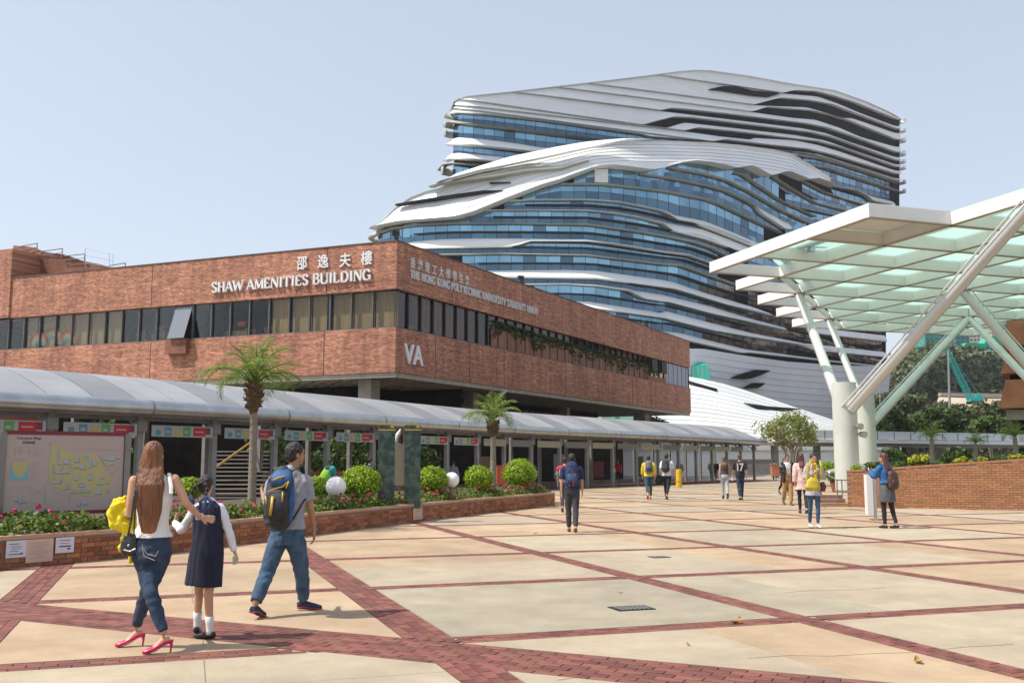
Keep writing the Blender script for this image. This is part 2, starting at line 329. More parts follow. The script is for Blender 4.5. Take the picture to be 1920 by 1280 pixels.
# planter front edge on the ground (also the plaza's left limit)
PL = [g(-420, 1108), g(-200, 1092), g(0, 1066), g(150, 1053), g(320, 1037), g(447, 1020), g(592, 1002), g(779, 978), g(900, 963), g(1040, 947)]
def left_of_planter(p):
    for a, b in zip(PL, PL[1:]):
        if a.y <= p.y <= b.y: return p.x < a.x + (b.x - a.x) * (p.y - a.y) / (b.y - a.y)
    return False
def clip(poly, fn):
    out = []
    for i in range(len(poly)):
        p, q = poly[i], poly[(i + 1) % len(poly)]; fp, fq = fn(p), fn(q)
        if fp >= 0: out.append(p)
        if (fp >= 0) != (fq >= 0):
            t = fp / (fp - fq); out.append((p[0] + (q[0] - p[0]) * t, p[1] + (q[1] - p[1]) * t))
    return out
HWX = [.21 if k <= 4 else .155 for k in range(len(GX))]; HWY = [.155] * len(GY)
CS, CH = 10.12, .58
def slab(poly, m):
    if len(poly) < 3: return
    P = [AB(a, b, -.03) for a, b in poly]
    if not any(-300 < proj(p)[0] < 2250 for p in P): return
    mb = MB(); mb.prism(P, (0, 0, .03)); o = mb.build('paving_slab', m, plaza, world=False)
rs = random.Random(3)
for i in range(len(GX) - 1):
    for j in range(len(GY) - 1):
        j_ = .006
        x0, x1 = GX[i] + HWX[i] + j_, GX[i + 1] - HWX[i + 1] - j_; y0, y1 = GY[j] + HWY[j] + j_, GY[j + 1] - HWY[j + 1] - j_
        base = rs.choice(['concrete'] * 4 + ['concrete_pale', 'concrete_pale'])
        cut = None
        if (i, j) in ((4, 3), (3, 2), (5, 2)): base = 'concrete_grey' if (i, j) == (4, 3) else 'concrete_pale'
        if (i, j) == (5, 3): cut = ('a', -.55, 'concrete_grey')
        elif (i, j) == (4, 4): cut = ('b', .5, 'concrete_pale')
        elif rs.random() < .42: cut = (rs.choice('ab'), rs.choice([-.5, .5, .55]), rs.choice(['concrete_pale', 'concrete', 'concrete_grey', 'concrete_pale']))
        R = [(x0, y0), (x1, y0), (x1, y1), (x0, y1)]
        bits = [(R, base)]
        if cut:
            if cut[0] == 'a': c = x0 + (x1 - x0) * (.5 + cut[1] * .35); f1 = lambda p: p[0] - c - .003; f2 = lambda p: c - .003 - p[0]
            else: c = y0 + (y1 - y0) * (.5 + cut[1] * .35); f1 = lambda p: p[1] - c - .003; f2 = lambda p: c - .003 - p[1]
            bits = [(clip(R, f1), base), (clip(R, f2), cut[2])]
        for poly, m in bits:
            s = [p[0] + p[1] for p in poly]
            if min(s) < CS + CH and max(s) > CS - CH:
                slab(clip(poly, lambda p: p[0] + p[1] - CS - CH - .01), M[m]); slab(clip(poly, lambda p: CS - CH - .01 - p[0] - p[1]), M[m])
            else: slab(poly, M[m])
# pavers
bricks = []     # (centre a,b), angle in grid, length
def strip(p0, p1, rows, skip=None):
    d = Vector((p1[0] - p0[0], p1[1] - p0[1])); L = d.length; d.normalize(); n = Vector((-d.y, d.x)); ang = math.atan2(d.y, d.x)
    for r in range(rows):
        off = (r - (rows - 1) / 2) * .1035; t = (.11 if r % 2 else 0) + rs.random() * .02
        while t < L - .1:
            c = Vector(p0) + d * (t + .106) + n * off; t += .219
            if skip and skip(c): continue
            w = AB(c.x, c.y)
            if w.length > 34 or w.y < 4: continue
            q = proj(w)
            if q[0] < -60 or q[0] > 1985 or q[1] > 1320: continue
            if left_of_planter(w): continue
            bricks.append((w.y * 1.0, w, ang + GA))
inC = lambda c: abs(c.x + c.y - CS) < CH - .01
strip((-6, CS + 6), (8, CS - 8), 8)
for k, x in enumerate(GX): strip((x, 2), (x, 60), 4 if k <= 4 else 3, inC)
inB = lambda c: inC(c) or any(abs(c.x - x) < w for x, w in zip(GX, HWX))
for y in GY: strip((-14, y), (56, y), 3, inB)
bricks.sort(key=lambda b: b[0])
bm_ = []
for k in range(3):
    mb = MB(); mb.box((0, 0, -.02), (.211 - .003 * k, .0965, .04)); bm_.append(mb.mesh('paving_brick', M['paver']))
for k, (_, w, an) in enumerate(bricks[:300]):
    o = bpy.data.objects.new('paving_brick', bm_[k % 3]); o.location = w + Vector((0, 0, rs.uniform(-.003, 0))); o.rotation_euler = (rs.uniform(-.008, .008), rs.uniform(-.006, .006), an + rs.uniform(-.01, .01)); put(o, plaza, False)
mb = MB()
for _, w, an in bricks[300:]: mb.box(w + Vector((0, 0, -.02 + rs.uniform(-.003, 0))), (.21, .0965, .04), an)
tag(mb.build('paving_brick', M['paver'], plaza, world=False), kind='stuff')
mb = MB()
def far_strip(p0, p1, hw, z):
    n = Vector((-(p1[1] - p0[1]), p1[0] - p0[0])).normalized() * hw
    mb.quad(AB(p0[0] - n.x, p0[1] - n.y, z), AB(p1[0] - n.x, p1[1] - n.y, z), AB(p1[0] + n.x, p1[1] + n.y, z), AB(p0[0] + n.x, p0[1] + n.y, z))
for x in GX: far_strip((x, 31), (x, 62), .155, -.004)
for y in GY[5:]: far_strip((-14, y), (60, y), .155, -.008)
mb.build('paving_band', M['paver_far'], plaza, world=False)
# drain grates, fallen leaves
for (px, py, w, h_, lab) in ((1184, 1140, .42, .30, 'dark square drain grate on the grey slab nearest the camera'), (1236, 1044, .30, .26, 'small dark drain grate farther up the plaza')):
    c = g(px, py); mb = MB(); mb.box(c + Vector((0, 0, .002)), (w, h_, .012), GA); gr = tag(mb.build('drain_cover', M['black']), lab, 'drain cover', 'drain covers in the plaza')
    mb = MB()
    for q in range(7): mb.box(c + eA * ((q - 3) * w * .12) + Vector((0, 0, .011)), (w * .045, h_ * .86, .006), GA)
    mb.build('grate_bar', M['steel_dark'], gr)
M['dryleaf'] = mat('dry_leaf', (.42, .25, .04), .7, col2=(.25, .13, .04), scale=40)
for (px, py, s, lab) in ((1380, 1167, .15, 'curled yellow fallen leaf beside the red paving strip'), (1722, 1241, .11, 'brown dry leaf lying next to the diagonal brick band'), (1290, 1208, .05, 'tiny dark dead leaf on the pale slab'), (1630, 1150, .07, 'small orange leaf lying on a red paving strip'), (1163, 1111, .06, 'small yellow leaf on the grey slab behind the drain'), (88, 1085, .06, 'small pale leaf on the wide red brick strip at left'), (1004, 1000, .09, 'little orange leaf on the plaza near the man in navy')):
    mb = MB(); c = g(px, py, .006); a = rs.uniform(0, 3)
    ax = Vector((math.cos(a), math.sin(a), 0)); ay = Vector((-ax.y, ax.x, 0)); vs = []
    for t, w, z in ((-.5, 0, .1), (-.25, .22, .02), (.1, .28, .0), (.35, .16, .12), (.5, 0, .3)):
        vs += [c + ax * s * t + ay * s * w + Vector((0, 0, z * s + .1 * s)), c + ax * s * t + Vector((0, 0, z * s)), c + ax * s * t - ay * s * w + Vector((0, 0, z * s + .15 * s))]
    mb.add(vs, [(3 * i + k, 3 * i + k + 1, 3 * i + k + 4, 3 * i + k + 3) for i in range(4) for k in (0, 1)])
    tag(mb.build('fallen_leaf', M['dryleaf']), lab, 'leaf', 'fallen leaves on the plaza')
# ================================================================ planter with its brick wall
def path_pts(P, step):
    out = []; d = 0; acc = 0
    for a, b in zip(P, P[1:]):
        L = (b - a).length; t = acc
        while t < L: out.append((a + (b - a) * (t / L), (b - a).normalized())); t += step
        acc = t - L
    return out
def brick_wall(root, P, ztop, bl, bh, m, depth=.11, dist_max=60, singles=300, mortar='wallmortar', front=1, thick=.22, name='brick', cop=None):
    """P ground polyline; ztop(s) height; bricks proud of a mortar core"""
    S = [0]
    for a, b in zip(P, P[1:]): S.append(S[-1] + (b - a).length)
    core = MB(); L = S[-1]
    for k, (a, b) in enumerate(zip(P, P[1:])):
        n = Vector((-(b - a).y, (b - a).x, 0)).normalized() * front
        z0, z1 = ztop(S[k]), ztop(S[k + 1])
        v = [a, b, b + n * thick, a + n * thick]
        core.add([Vector((q.x, q.y, -.03)) for q in v] + [Vector((v[0].x, v[0].y, z0)), Vector((v[1].x, v[1].y, z1)), Vector((v[2].x, v[2].y, z1)), Vector((v[3].x, v[3].y, z0))], [(0, 1, 5, 4), (1, 2, 6, 5), (2, 3, 7, 6), (3, 0, 4, 7), (4, 5, 6, 7)])
    core.build('mortar_core', M[mortar], root)
    B = []; zmax = max(ztop(s) for s in S); nrow = int(zmax / bh)
    for r in range(nrow):
        z = (r + .5) * bh
        for k, (a, b) in enumerate(zip(P, P[1:])):
            t = (b - a).normalized(); n = Vector((-t.y, t.x, 0)) * front; l = S[k + 1] - S[k]
            q = -(S[k] % bl) + (bl / 2 if r % 2 else 0)
            while q < l:
                s0, s1 = max(q, 0), min(q + bl, l); q += bl
                if s1 - s0 < .03: continue
                if z + bh / 2 > ztop(S[k] + s0) + .012: continue
                B.append((a + t * (s0 + s1) / 2 - n * .004 + Vector((0, 0, z)), math.atan2(t.y, t.x), s1 - s0 - .011, n))
    B.sort(key=lambda q: q[0].length)
    vis = [q for q in B if -40 < proj(q[0])[0] < 1960]; far = [q for q in B if not (-40 < proj(q[0])[0] < 1960)]
    mb0 = MB(); mb0.box((0, 0, 0), (1, .022, bh - .011)); me = mb0.mesh(name, m)
    for c, an, l, n in vis[:singles]:
        o = bpy.data.objects.new(name, me); o.location = c + n * rs.uniform(-.003, .002) - Vector(root.location); o.rotation_euler = (0, 0, an); o.scale = (l, 1, 1); put(o, root, False)
    mb1 = MB()
    for c, an, l, n in vis[singles:] + far: mb1.box(c + n * rs.uniform(-.003, .002), (l, .022, bh - .011), an)
    if mb1.v: tag(mb1.build(name, m, root), kind='stuff')
    if cop:
        q0 = MB(); pos = 0
        for k, (a, b) in enumerate(zip(P, P[1:])):
            t = (b - a).normalized(); n = Vector((-t.y, t.x, 0)) * front; l = S[k + 1] - S[k]; q = 0
            while q < l - .02:
                e = min(q + cop[0], l); z0, z1 = ztop(S[k] + q), ztop(S[k] + e)
                p0 = a + t * (q + .004); p1 = a + t * (e - .004); q = e
                mbc = MB(); A_ = [p0 - n * .02, p1 - n * .02, p1 + n * (thick + .02), p0 + n * (thick + .02)]; zz = [z0, z1, z1, z0]
                mbc.add([Vector((p.x, p.y, z)) for p, z in zip(A_, zz)] + [Vector((p.x, p.y, z + cop[1])) for p, z in zip(A_, zz)], [(3, 2, 1, 0), (4, 5, 6, 7), (0, 1, 5, 4), (1, 2, 6, 5), (2, 3, 7, 6), (3, 0, 4, 7)])
                if cop[0] > .3: mbc.build('coping_stone', M['coping'], root)
                else: q0.add(mbc.v, mbc.f)
        if q0.v: q0.build('coping', M['coping'], root)
planter = empty('planter', PL[2], 'long low curved brick planter wall running along the left of the plaza', 'planter')
endp = PL[-1]; PLs = PL[1:] + [endp + Vector((-.35, .55, 0)), endp + Vector((-1.2, 2.4, 0)), endp + Vector((-2.4, 4.4, 0))]
brick_wall(planter, PLs, lambda s: .40, .235, .072, M['wallbrick2'], cop=(.95, .06))
# soil bed
mb = MB(); Q = [p for p in PLs]; back = [p + Vector((-6.2, 3.6, 0)) for p in PL[1:]]
for k in range(len(PL[1:]) - 1):
    a, b = PL[1:][k], PL[1:][k + 1]
    off = Vector((-.17, .13, 0))
    mb.quad((a.x + off.x, a.y + off.y, .36), (b.x + off.x, b.y + off.y, .36), (back[k + 1].x, back[k + 1].y, .40), (back[k].x, back[k].y, .40))
a = PL[-1]; mb.add([(a.x - .17, a.y + .13, .36), (a.x - 2.3, a.y + 4.3, .36), (back[-1].x, back[-1].y, .40)], [(0, 1, 2)])
mb.build('soil_bed', M['soil'], planter)
# flower bed along the front of the planter: leaves and blossoms nobody could count
P_ = []; N_ = []; FL = []
for p, t in path_pts(PL[1:], .02):
    if proj(p)[0] < -120: continue
    n = Vector((-t.y, t.x, 0)); dens = 15 if p.y < 24 else 8
    for _ in range(dens):
        q = .1 + abs(rs.gauss(0, .55)); hmp = .25 + .10 * math.sin(p.x * 3.1 + p.y * 2.3) + .07 * math.sin(p.y * 7.7)
        if p.y < 16.8: hmp += .06
        z = .38 + rs.random() ** .5 * max(.07, hmp) * (1.0 if q > .25 else .75)
        P_.append((p.x + n.x * q + rs.uniform(-.05, .05), p.y + n.y * q + rs.uniform(-.05, .05), z)); N_.append((rs.gauss(0, .7), rs.gauss(0, .7) - .3, rs.gauss(.7, .5)))
    cl = math.sin(p.y * 4.3 + 1) * math.sin(p.y * 1.9)
    if rs.random() < (.24 if cl > .15 else .05):
        q = rs.uniform(.05, .8); FL.append((p.x + n.x * q, p.y + n.y * q, .40 + rs.uniform(.14, .44)))
bed = tag(quads_object('flower_bed_foliage', np.array(P_), np.array(N_), .055, M['leaf_bed'], aspect=1.7), 'low leafy azalea bedding growing along the top of the planter', 'bedding plants', kind='stuff')
P_ = []; N_ = []
for f in FL:
    r = rs.choice([.03, .045, .06])
    for _ in range(12):
        d = np.random.normal(size=3); d /= np.linalg.norm(d); P_.append(np.array(f) + d * r * .7); N_.append(d + np.array([0, 0, .3]))
tag(quads_object('flower_blossom', np.array(P_), np.array(N_), .045, M['petal'], aspect=1.1), 'small pink azalea blossoms dotted over the planter bedding', 'blossoms', kind='stuff')
# paper notices taped to the planter wall
def on_planter(px):
    d = ray(px, 1100); r = d[0] / d[1]
    for a, b in zip(PL, PL[1:]):
        den = (b.x - a.x) - r * (b.y - a.y)
        t = (r * a.y - a.x) / den if abs(den) > 1e-9 else -1
        if 0 <= t <= 1: return a + (b - a) * t, (b - a).normalized()
M['paper'] = mat('lilac_paper', (.62, .60, .68), .8); M['paper2'] = mat('pink_paper', (.60, .42, .33), .8); M['ink'] = mat('print_ink', (.09, .08, .12), .8); M['ink_soft'] = mat('soft_print_ink', (.33, .28, .30), .8)
def notice(px0, px1, y0, y1, m, lab, lines, ink='ink', big=None):
    p, t = on_planter((px0 + px1) / 2); n = Vector((t.y, -t.x, 0)); sc = p.y / F
    w = (px1 - px0) * sc / max(.3, (t.x - t.y * p.x / p.y)); z1 = H - (y0 - 865) * sc; z0 = H - (y1 - 865) * sc
    zc = (z0 + z1) / 2; hh = z1 - z0; c = p + n * .035 + Vector((0, 0, zc)); rz = math.atan2(t.y, t.x)
    mb = MB(); mb.box(c, (w, .004, hh), rz); o = tag(mb.build('paper_notice', M[m]), lab, 'notice', 'paper notices on the planter wall')
    mb = MB()
    for (fz, fw, th, fx) in lines: mb.box(c + n * .003 + t * fx * w + Vector((0, 0, hh * fz)), (w * fw, .002, hh * th), rz)
    mb.build('printed_line', M[ink], o)
notice(5, 42, 1009, 1040, 'paper', 'small lilac paper notice with an arrow, leftmost on the planter wall', [(.3, .5, .04, -.1), (.15, .55, .03, 0), (.02, .5, .03, 0), (-.12, .4, .03, -.1), (-.3, .7, .05, 0), (-.27, .12, .09, .28)])
notice(43, 93, 1006, 1048, 'paper2', 'larger pinkish paper notice between two lilac ones on the planter wall', [(.34 - .09 * k, [.7, .6, .75, .4, .65, .7, .3, .6][k], .022, -.02) for k in range(8)], 'ink_soft')
notice(98, 132, 1003, 1031, 'paper', 'small lilac paper notice on the planter wall right of the pink one', [(.3, .6, .04, 0), (.12, .5, .03, 0), (-.08, .62, .09, .02), (-.25, .15, .12, .22)])
notice(771, 788, 950, 971, 'paper2', 'small pale plaque on the planter wall below the marble pylons', [(-.3, .6, .05, 0), (.2, .5, .03, 0)], 'ink_soft')

# hairline cracks and a saw-cut joint in the slabs
for P in ([(380, 1186), (381, 1215)], [(382, 1232), (386, 1290)], [(1400, 1233), (1480, 1228), (1560, 1229), (1640, 1224), (1720, 1222)], [(1750, 1218), (1810, 1212), (1900, 1207)], [(1470, 1111), (1520, 1106), (1600, 1105), (1660, 1101)], [(1045, 1274), (1090, 1268), (1130, 1266)], [(360, 1098), (361, 1130)]):
    mb = MB(); Q = [g(x, y, .002) for x, y in P]; w_ = .006 if P[0][0] < 500 else .003
    for a, b in zip(Q, Q[1:]): mb.bar(a, b, w_, .002)
    mb.build('crack', M['steel_dark'], plaza, world=False)
# ================================================================ brick amenities building
C0 = at(741, 697, 58); zb = C0.z; z1 = at(742, 613, 58).z; z2 = at(743, 541, 58).z; z3 = at(744, 452, 58).z
dR = Vector((980, 1850, 0)).normalized(); dL = Vector((-4460, 1850, 0)).normalized()
nRin = Vector((-dR.y, dR.x, 0)); nLin = Vector((dL.y, -dL.x, 0))
def t_on(px, py, d_):
    d = ray(px, py); r = d[0] / d[1]; return (r * C0.y - C0.x) / (d_.x - r * d_.y)
LR = t_on(1294, 700, dR); LL = 62
shaw = empty('brick_building', (C0.x, C0.y, 0), 'long low red brick building with two brick bands and white lettering', 'building')
def wb(name, side, x0, x1, za, zc, d0, d1, m, parent=None, smooth=False):
    """box on a face: x along it, d0..d1 inward from its plane"""
    d_ = dR if side == 'R' else dL; sgn = 1 if side == 'R' else -1
    mb = MB(); y0, y1 = sorted((sgn * d0, sgn * d1))
    mb.add([(x, y, z) for z in (za, zc) for x, y in ((x0, y0), (x1, y0), (x1, y1), (x0, y1))], [(3, 2, 1, 0), (4, 5, 6, 7), (0, 1, 5, 4), (1, 2, 6, 5), (2, 3, 7, 6), (3, 0, 4, 7)])
    o = bpy.data.objects.new(name, mb.mesh(name, m)); C.objects.link(o)
    Mw = Matrix.Translation((C0.x, C0.y, 0)) @ Matrix.Rotation(math.atan2(d_.y, d_.x), 4, 'Z')
    p = parent or shaw
    o.parent = p; o.matrix_parent_inverse = WM.get(p.name, Matrix()).inverted(); o.matrix_basis = Mw; WM[o.name] = Mw
    return o
def onface(side, x, d, z):
    d_, n_ = (dR, nRin) if side == 'R' else (dL, nLin)
    return Vector((C0.x, C0.y, z)) + d_ * x + n_ * d
wb('wall', 'L', 0, LL, zb, z1, 0, .5, M['facade']); wb('wall', 'L', 0, LL, z2, z3, 0, .5, M['facade'])
wb('wall', 'R', 0.02, LR, zb, z1, 0, .5, M['facade']); wb('wall', 'R', 0.02, LR, z2, z3, 0, .5, M['facade'])
M['cop_dark'] = mat('dark_coping', (.10, .06, .045), .7)
wb('coping', 'L', -.04, LL, z3, z3 + .07, -.04, .55, M['cop_dark']); wb('coping', 'R', 0.02, LR + .04, z3 + .002, z3 + .072, -.04, .55, M['cop_dark'])
for px in (288, 614): wb('expansion_joint', 'L', t_on(px, 480, dL), t_on(px, 480, dL) + .06, z2 + .01, z3 - .01, -.004, .02, M['joint'])
for px in (283, 608, 10): wb('expansion_joint', 'L', t_on(px, 660, dL), t_on(px, 660, dL) + .06, zb + .01, z1 - .01, -.004, .02, M['joint'])
for px in (816, 880, 945, 1010, 1060, 1120, 1185): wb('expansion_joint', 'R', t_on(px, 660, dR), t_on(px, 660, dR) + .06, zb + .01, z1 - .01, -.004, .02, M['joint'])
for px in (848, 980, 1090, 1190): wb('expansion_joint', 'R', t_on(px, 560, dR), t_on(px, 560, dR) + .06, z2 + .01, z3 - .01, -.004, .02, M['joint'])
# taller block at the left end
xs_ = t_on(24, 500, dL); zt = at(10, 466, 70).z
wb('tower_wall', 'L', xs_, LL, z2, zt, -.12, 6, M['facade'])
# sloping brick rooftop wall with pipe rails
mb = MB(); A0 = onface('L', xs_, 5, 0); a0 = at(25, 465, 74); b0 = at(212, 503, 69)
mb.prism([Vector((a0.x, a0.y, z3 - .6)), Vector((b0.x, b0.y, z3 - .6)), b0, at(190, 496, 69.5), at(150, 488, 70.5), at(120, 477, 71), at(80, 472, 72), at(60, 463, 73), at(25, 460, 74)], nLin * .4)
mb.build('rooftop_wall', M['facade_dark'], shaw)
for (p_, q_) in (((33, 463, 73.5), (70, 456, 72)), ((80, 471, 72), (117, 466, 71)), ((120, 480, 71), (159, 476, 70)), ((205, 498, 69.5), (235, 493, 68.5))):
    a, b = at(*p_), at(*q_); mb = MB(); mb.tube([a, b], .04, 6); mb.tube([b, b - Vector((0, 0, .75))], .04, 6); mb.tube([a - Vector((0, 0, .3)), b - Vector((0, 0, .3))], .025, 6); mb.build('roof_rail', M['steel_dark'], shaw)
mb = MB()
for q in range(3): a = at(160, 465 + q * 14, 70); b = at(212, 477 + q * 12, 68.5); mb.tube([a, b], .02, 5)
for px, y0, y1 in ((160, 465, 500), (205, 475, 502), (212, 477, 503)): mb.tube([at(px, y0, 69), at(px, y1, 69)], .02, 5)
mb.build('roof_rail', M['steel'], shaw)
# floors, ceiling, roof, soffit
FP = [onface('L', .3, .3, 0), onface('R', LR, .02, 0), onface('R', LR, 30, 0), onface('L', LL, 34, 0), onface('L', LL, .3, 0)]
def slab_poly(name, z, th, m, ins=0): mb = MB(); mb.prism([Vector((p.x, p.y, z)) for p in FP][::-1], (0, 0, th)); return mb.build(name, m, shaw)
slab_poly('soffit_slab', zb + .004, .3, M['soffit']); slab_poly('ceiling', z2 + .003, .3, M['interior']); slab_poly('roof', z3 - .7, .25, M['soffit'])
slab_poly('floor', z1 - .35, .3, M['interior'])
mb = MB()
for k in range(int(LR / 1.1)):
    a = onface('R', .6 + k * 1.1, .6, zb - .12); b = onface('R', .6 + k * 1.1, 22, zb - .12); mb.bar(a, b, .18, .24)
for k in range(10):
    a = onface('R', .4, 1.5 + k * 2.3, zb - .10); b = onface('R', LR - .3, 1.5 + k * 2.3, zb - .10); mb.bar(a, b, .18, .2)
for k in range(1, 45):
    a = onface('L', .6 + k * 1.1, .7, zb - .12); b = onface('L', .6 + k * 1.1, 10, zb - .12); mb.bar(a, b, .18, .24)
mb.build('soffit_rib', M['soffit'], shaw)
wb('soffit_edge', 'L', 0.05, LL, zb - .3, zb - .002, .1, .45, M['soffit']); wb('soffit_edge', 'R', 0.5, LR - .05, zb - .3, zb - .002, .1, .45, M['soffit'])
wb('inner_wall', 'L', 3.5, LL, z1 - .05, z2 + .2, 6.5, 6.7, M['interior']); wb('inner_wall', 'R', 3, LR, z1 - .05, z2 + .2, 4.5, 4.7, M['interior'])
wb('end_wall', 'R', LR - .4, LR - .02, zb + .01, z1 - .01, .5, 30, M['facade']); wb('end_wall', 'R', LR - .4, LR - .02, z2 + .01, z3 - .01, .5, 30, M['facade'])
# strip windows on the sunny face
mpx = [696, 657, 614, 573, 537, 498, 461, 426, 389, 355, 320, 287, 254, 222, 192, 159, 131, 101, 70, 43, 14]
mx_ = [.12] + [t_on(p, 600, dL) for p in mpx]; stp = (mx_[-1] - mx_[1]) / (len(mpx) - 1)
mx_ = [.12] + [mx_[1] + stp * k for k in range(45)]
wh = z2 - z1
curt = {0: 1, 1: 1, 2: 1, 3: .72, 4: 1, 5: .9, 14: .8, 15: .9, 16: 1, 17: 1, 18: .9, 19: .6}
for k in range(len(mx_) - 1):
    a, b = mx_[k], mx_[k + 1]
    if a > 58: break
    wb('mullion', 'L', b - .045, b + .045, z1 + .01, z2 - .01, .12, .30, M['frame_grey'])
    if k == 10: continue
    p = wb('window_pane', 'L', a + .05, b - .05, z1 + .02, z2 - .02, .25, .262, M['winglass'])
    if k in curt: wb('curtain', 'L', b - .05 - (b - a - .1) * curt[k], b - .05, z1 + .05 if k < 14 else z1 + .1, z2 - .05, .5, .53, M['curtain'])
wb('window_sill', 'L', .1, 58, z1 + .003, z1 + .06, .02, .34, M['frame_grey'])
# one sash swung open
a, b = mx_[10], mx_[11]; mb = MB(); p0 = onface('L', a + .1, .2, z2 - .05); p1 = onface('L', b - .05, .2, z2 - .05); dn = Vector((0, 0, -wh + .1)) - nLin * .75
mb.prism([p0, p1, p1 + dn, p0 + dn], nLin * .03); mb.build('open_sash', mat('open_sash_glass', (.17, .19, .22), .12, spec=.8), shaw)
xx = t_on(336, 643, dL); ob = wb('air_conditioner', 'L', xx - .85, xx + .85, z1 - .95, z1 + .05, -.35, -.003, M['facade_dark'])
M['bowl'] = mat('room_clutter', (.38, .25, .12), .8, col2=(.05, .04, .04), scale=2.5)
for k, (zz, ww) in {11: (.5, .8), 8: (.4, .9), 12: (.9, .9), 13: (.7, .7), 7: (.45, .8), 18: (.5, .6), 17: (.35, .4), 6: (.5, .5), 19: (.7, .5)}.items():
    mb = MB(); c = onface('L', (mx_[k] + mx_[k + 1]) / 2, 1.3, z1 + zz / 2)
    mb.box(c, (ww, .5, zz)); mb.box(c + Vector((.15, 0, zz * .6)), (ww * .5, .4, zz * .6)); mb.ball(c + Vector((-.2, 0, zz * .62)), .22, 8); mb.build('shelf_clutter', M['bowl'], shaw)
for px, col, w_, h__ in ((442, (.5, .03, .05), .5, .28), (442, (.35, .3, .05), .7, .35)):
    t = t_on(px, 600, dL); zq = at(px, 603 if h__ < .3 else 621, 62).z; mb = MB(); mb.box(onface('L', t, .6, zq), (w_, .1, h__)); mb.build('window_ornament', mat('ornament', col, .6), shaw)
RB = [(.50, .10, .08), (.55, .28, .12), (.55, .48, .2), (.25, .42, .28), (.15, .3, .42)]
for cpx, rr in ((63, .95), (88, 1.25), (116, .95)):
    cx = t_on(cpx, 630, dL)
    for q, col in enumerate(RB):
        mb = MB(); R1 = rr - q * .15; R0 = R1 - .13
        for i in range(12):
            a, b = math.pi * i / 12, math.pi * (i + 1) / 12
            mb.quad(*[onface('L', cx - r * math.cos(t), .47 - q * .002 + (.008 if rr > 1 else 0), z1 + .25 + r * math.sin(t)) for r, t in ((R0, a), (R1, a), (R1, b), (R0, b))])
        mb.build('rainbow_stripe', mat('rainbow_paint', col, .8), shaw)
# strip windows on the shaded face
e = t_on(901, 600, dR); sR = (e - .2) / 7; k = 0; x = .12; lab = 0
while x < LR - .3:
    b = min(x + sR, LR - .1)
    wb('mullion', 'R', b - .035, b + .035, z1 + .01, z2 - .01, .12, .30, M['mullion'])
    wb('window_pane', 'R', x + .04, b - .04, z1 + .02, z2 - .02, .25, .262, M['winglass_brown'])
    if 1 < k < 7 or k in (28, 31): wb('curtain', 'R', x + .1, b - .1, z1 + .05, z2 - .1, .7, .73, M['curtain'])
    x = b; k += 1
M['woodpanel'] = mat('red_wood_panel', (.18, .07, .035), .6, col2=(.24, .10, .05), scale=2, var=.15)
xa, xb = t_on(925, 640, dR), t_on(1215, 660, dR); x = xa
while x < xb:
    wb('wood_panel', 'R', x, x + 1.14, z1 + .02, z1 + wh * .62, .17, .22, M['woodpanel']); x += 1.18
x = t_on(1251, 660, dR)
M['shutter'] = mat('pale_blue_shutter', (.33, .37, .43), .5)
while x < LR - 1: wb('shutter', 'R', x, x + .72, z1 + .05, z2 - .1, .14, .2, M['shutter']); x += .8
for px in (1222, 1240): t = t_on(px, 660, dR); wb('air_conditioner', 'R', t, t + 1.5, z1 + 1.0, z2 - .15, -.05, .15, M['black'])
t = t_on(1216, 700, dR); wb('low_shelf', 'R', t, t + 5, z1 + .02, z1 + .45, .0, .2, M['woodpanel'])
for a_, b_ in ((.3, 1.3), (2.4, 3.2), (4.2, 6.6)): wb('low_blind', 'R', a_ + .1, b_, z1 + .05, z1 + .5, .75, .78, M['paper'])
P_ = []; N_ = []
for _ in range(1500):
    t = rs.uniform(0, 1); px = 925 + 310 * t; x = t_on(px, 640, dR); w = .25 + .5 * abs(math.sin(x * .9) * math.sin(x * .37 + 1))
    z = z2 - .1 - wh * .62 * rs.random() ** 1.5 * w * 1.4 - wh * (.12 + .18 * t)
    P_.append(tuple(onface('R', x + rs.gauss(0, .1), .05 + rs.random() * .12, z))); N_.append((rs.gauss(0, 1), rs.gauss(-.4, 1), rs.gauss(.3, 1)))
quads_object('hanging_creeper', np.array(P_), np.array(N_), .16, M['leaf_dark'], shaw)
wb('window_sill', 'R', .1, LR - .1, z1 + .003, z1 + .06, .02, .34, M['mullion'])
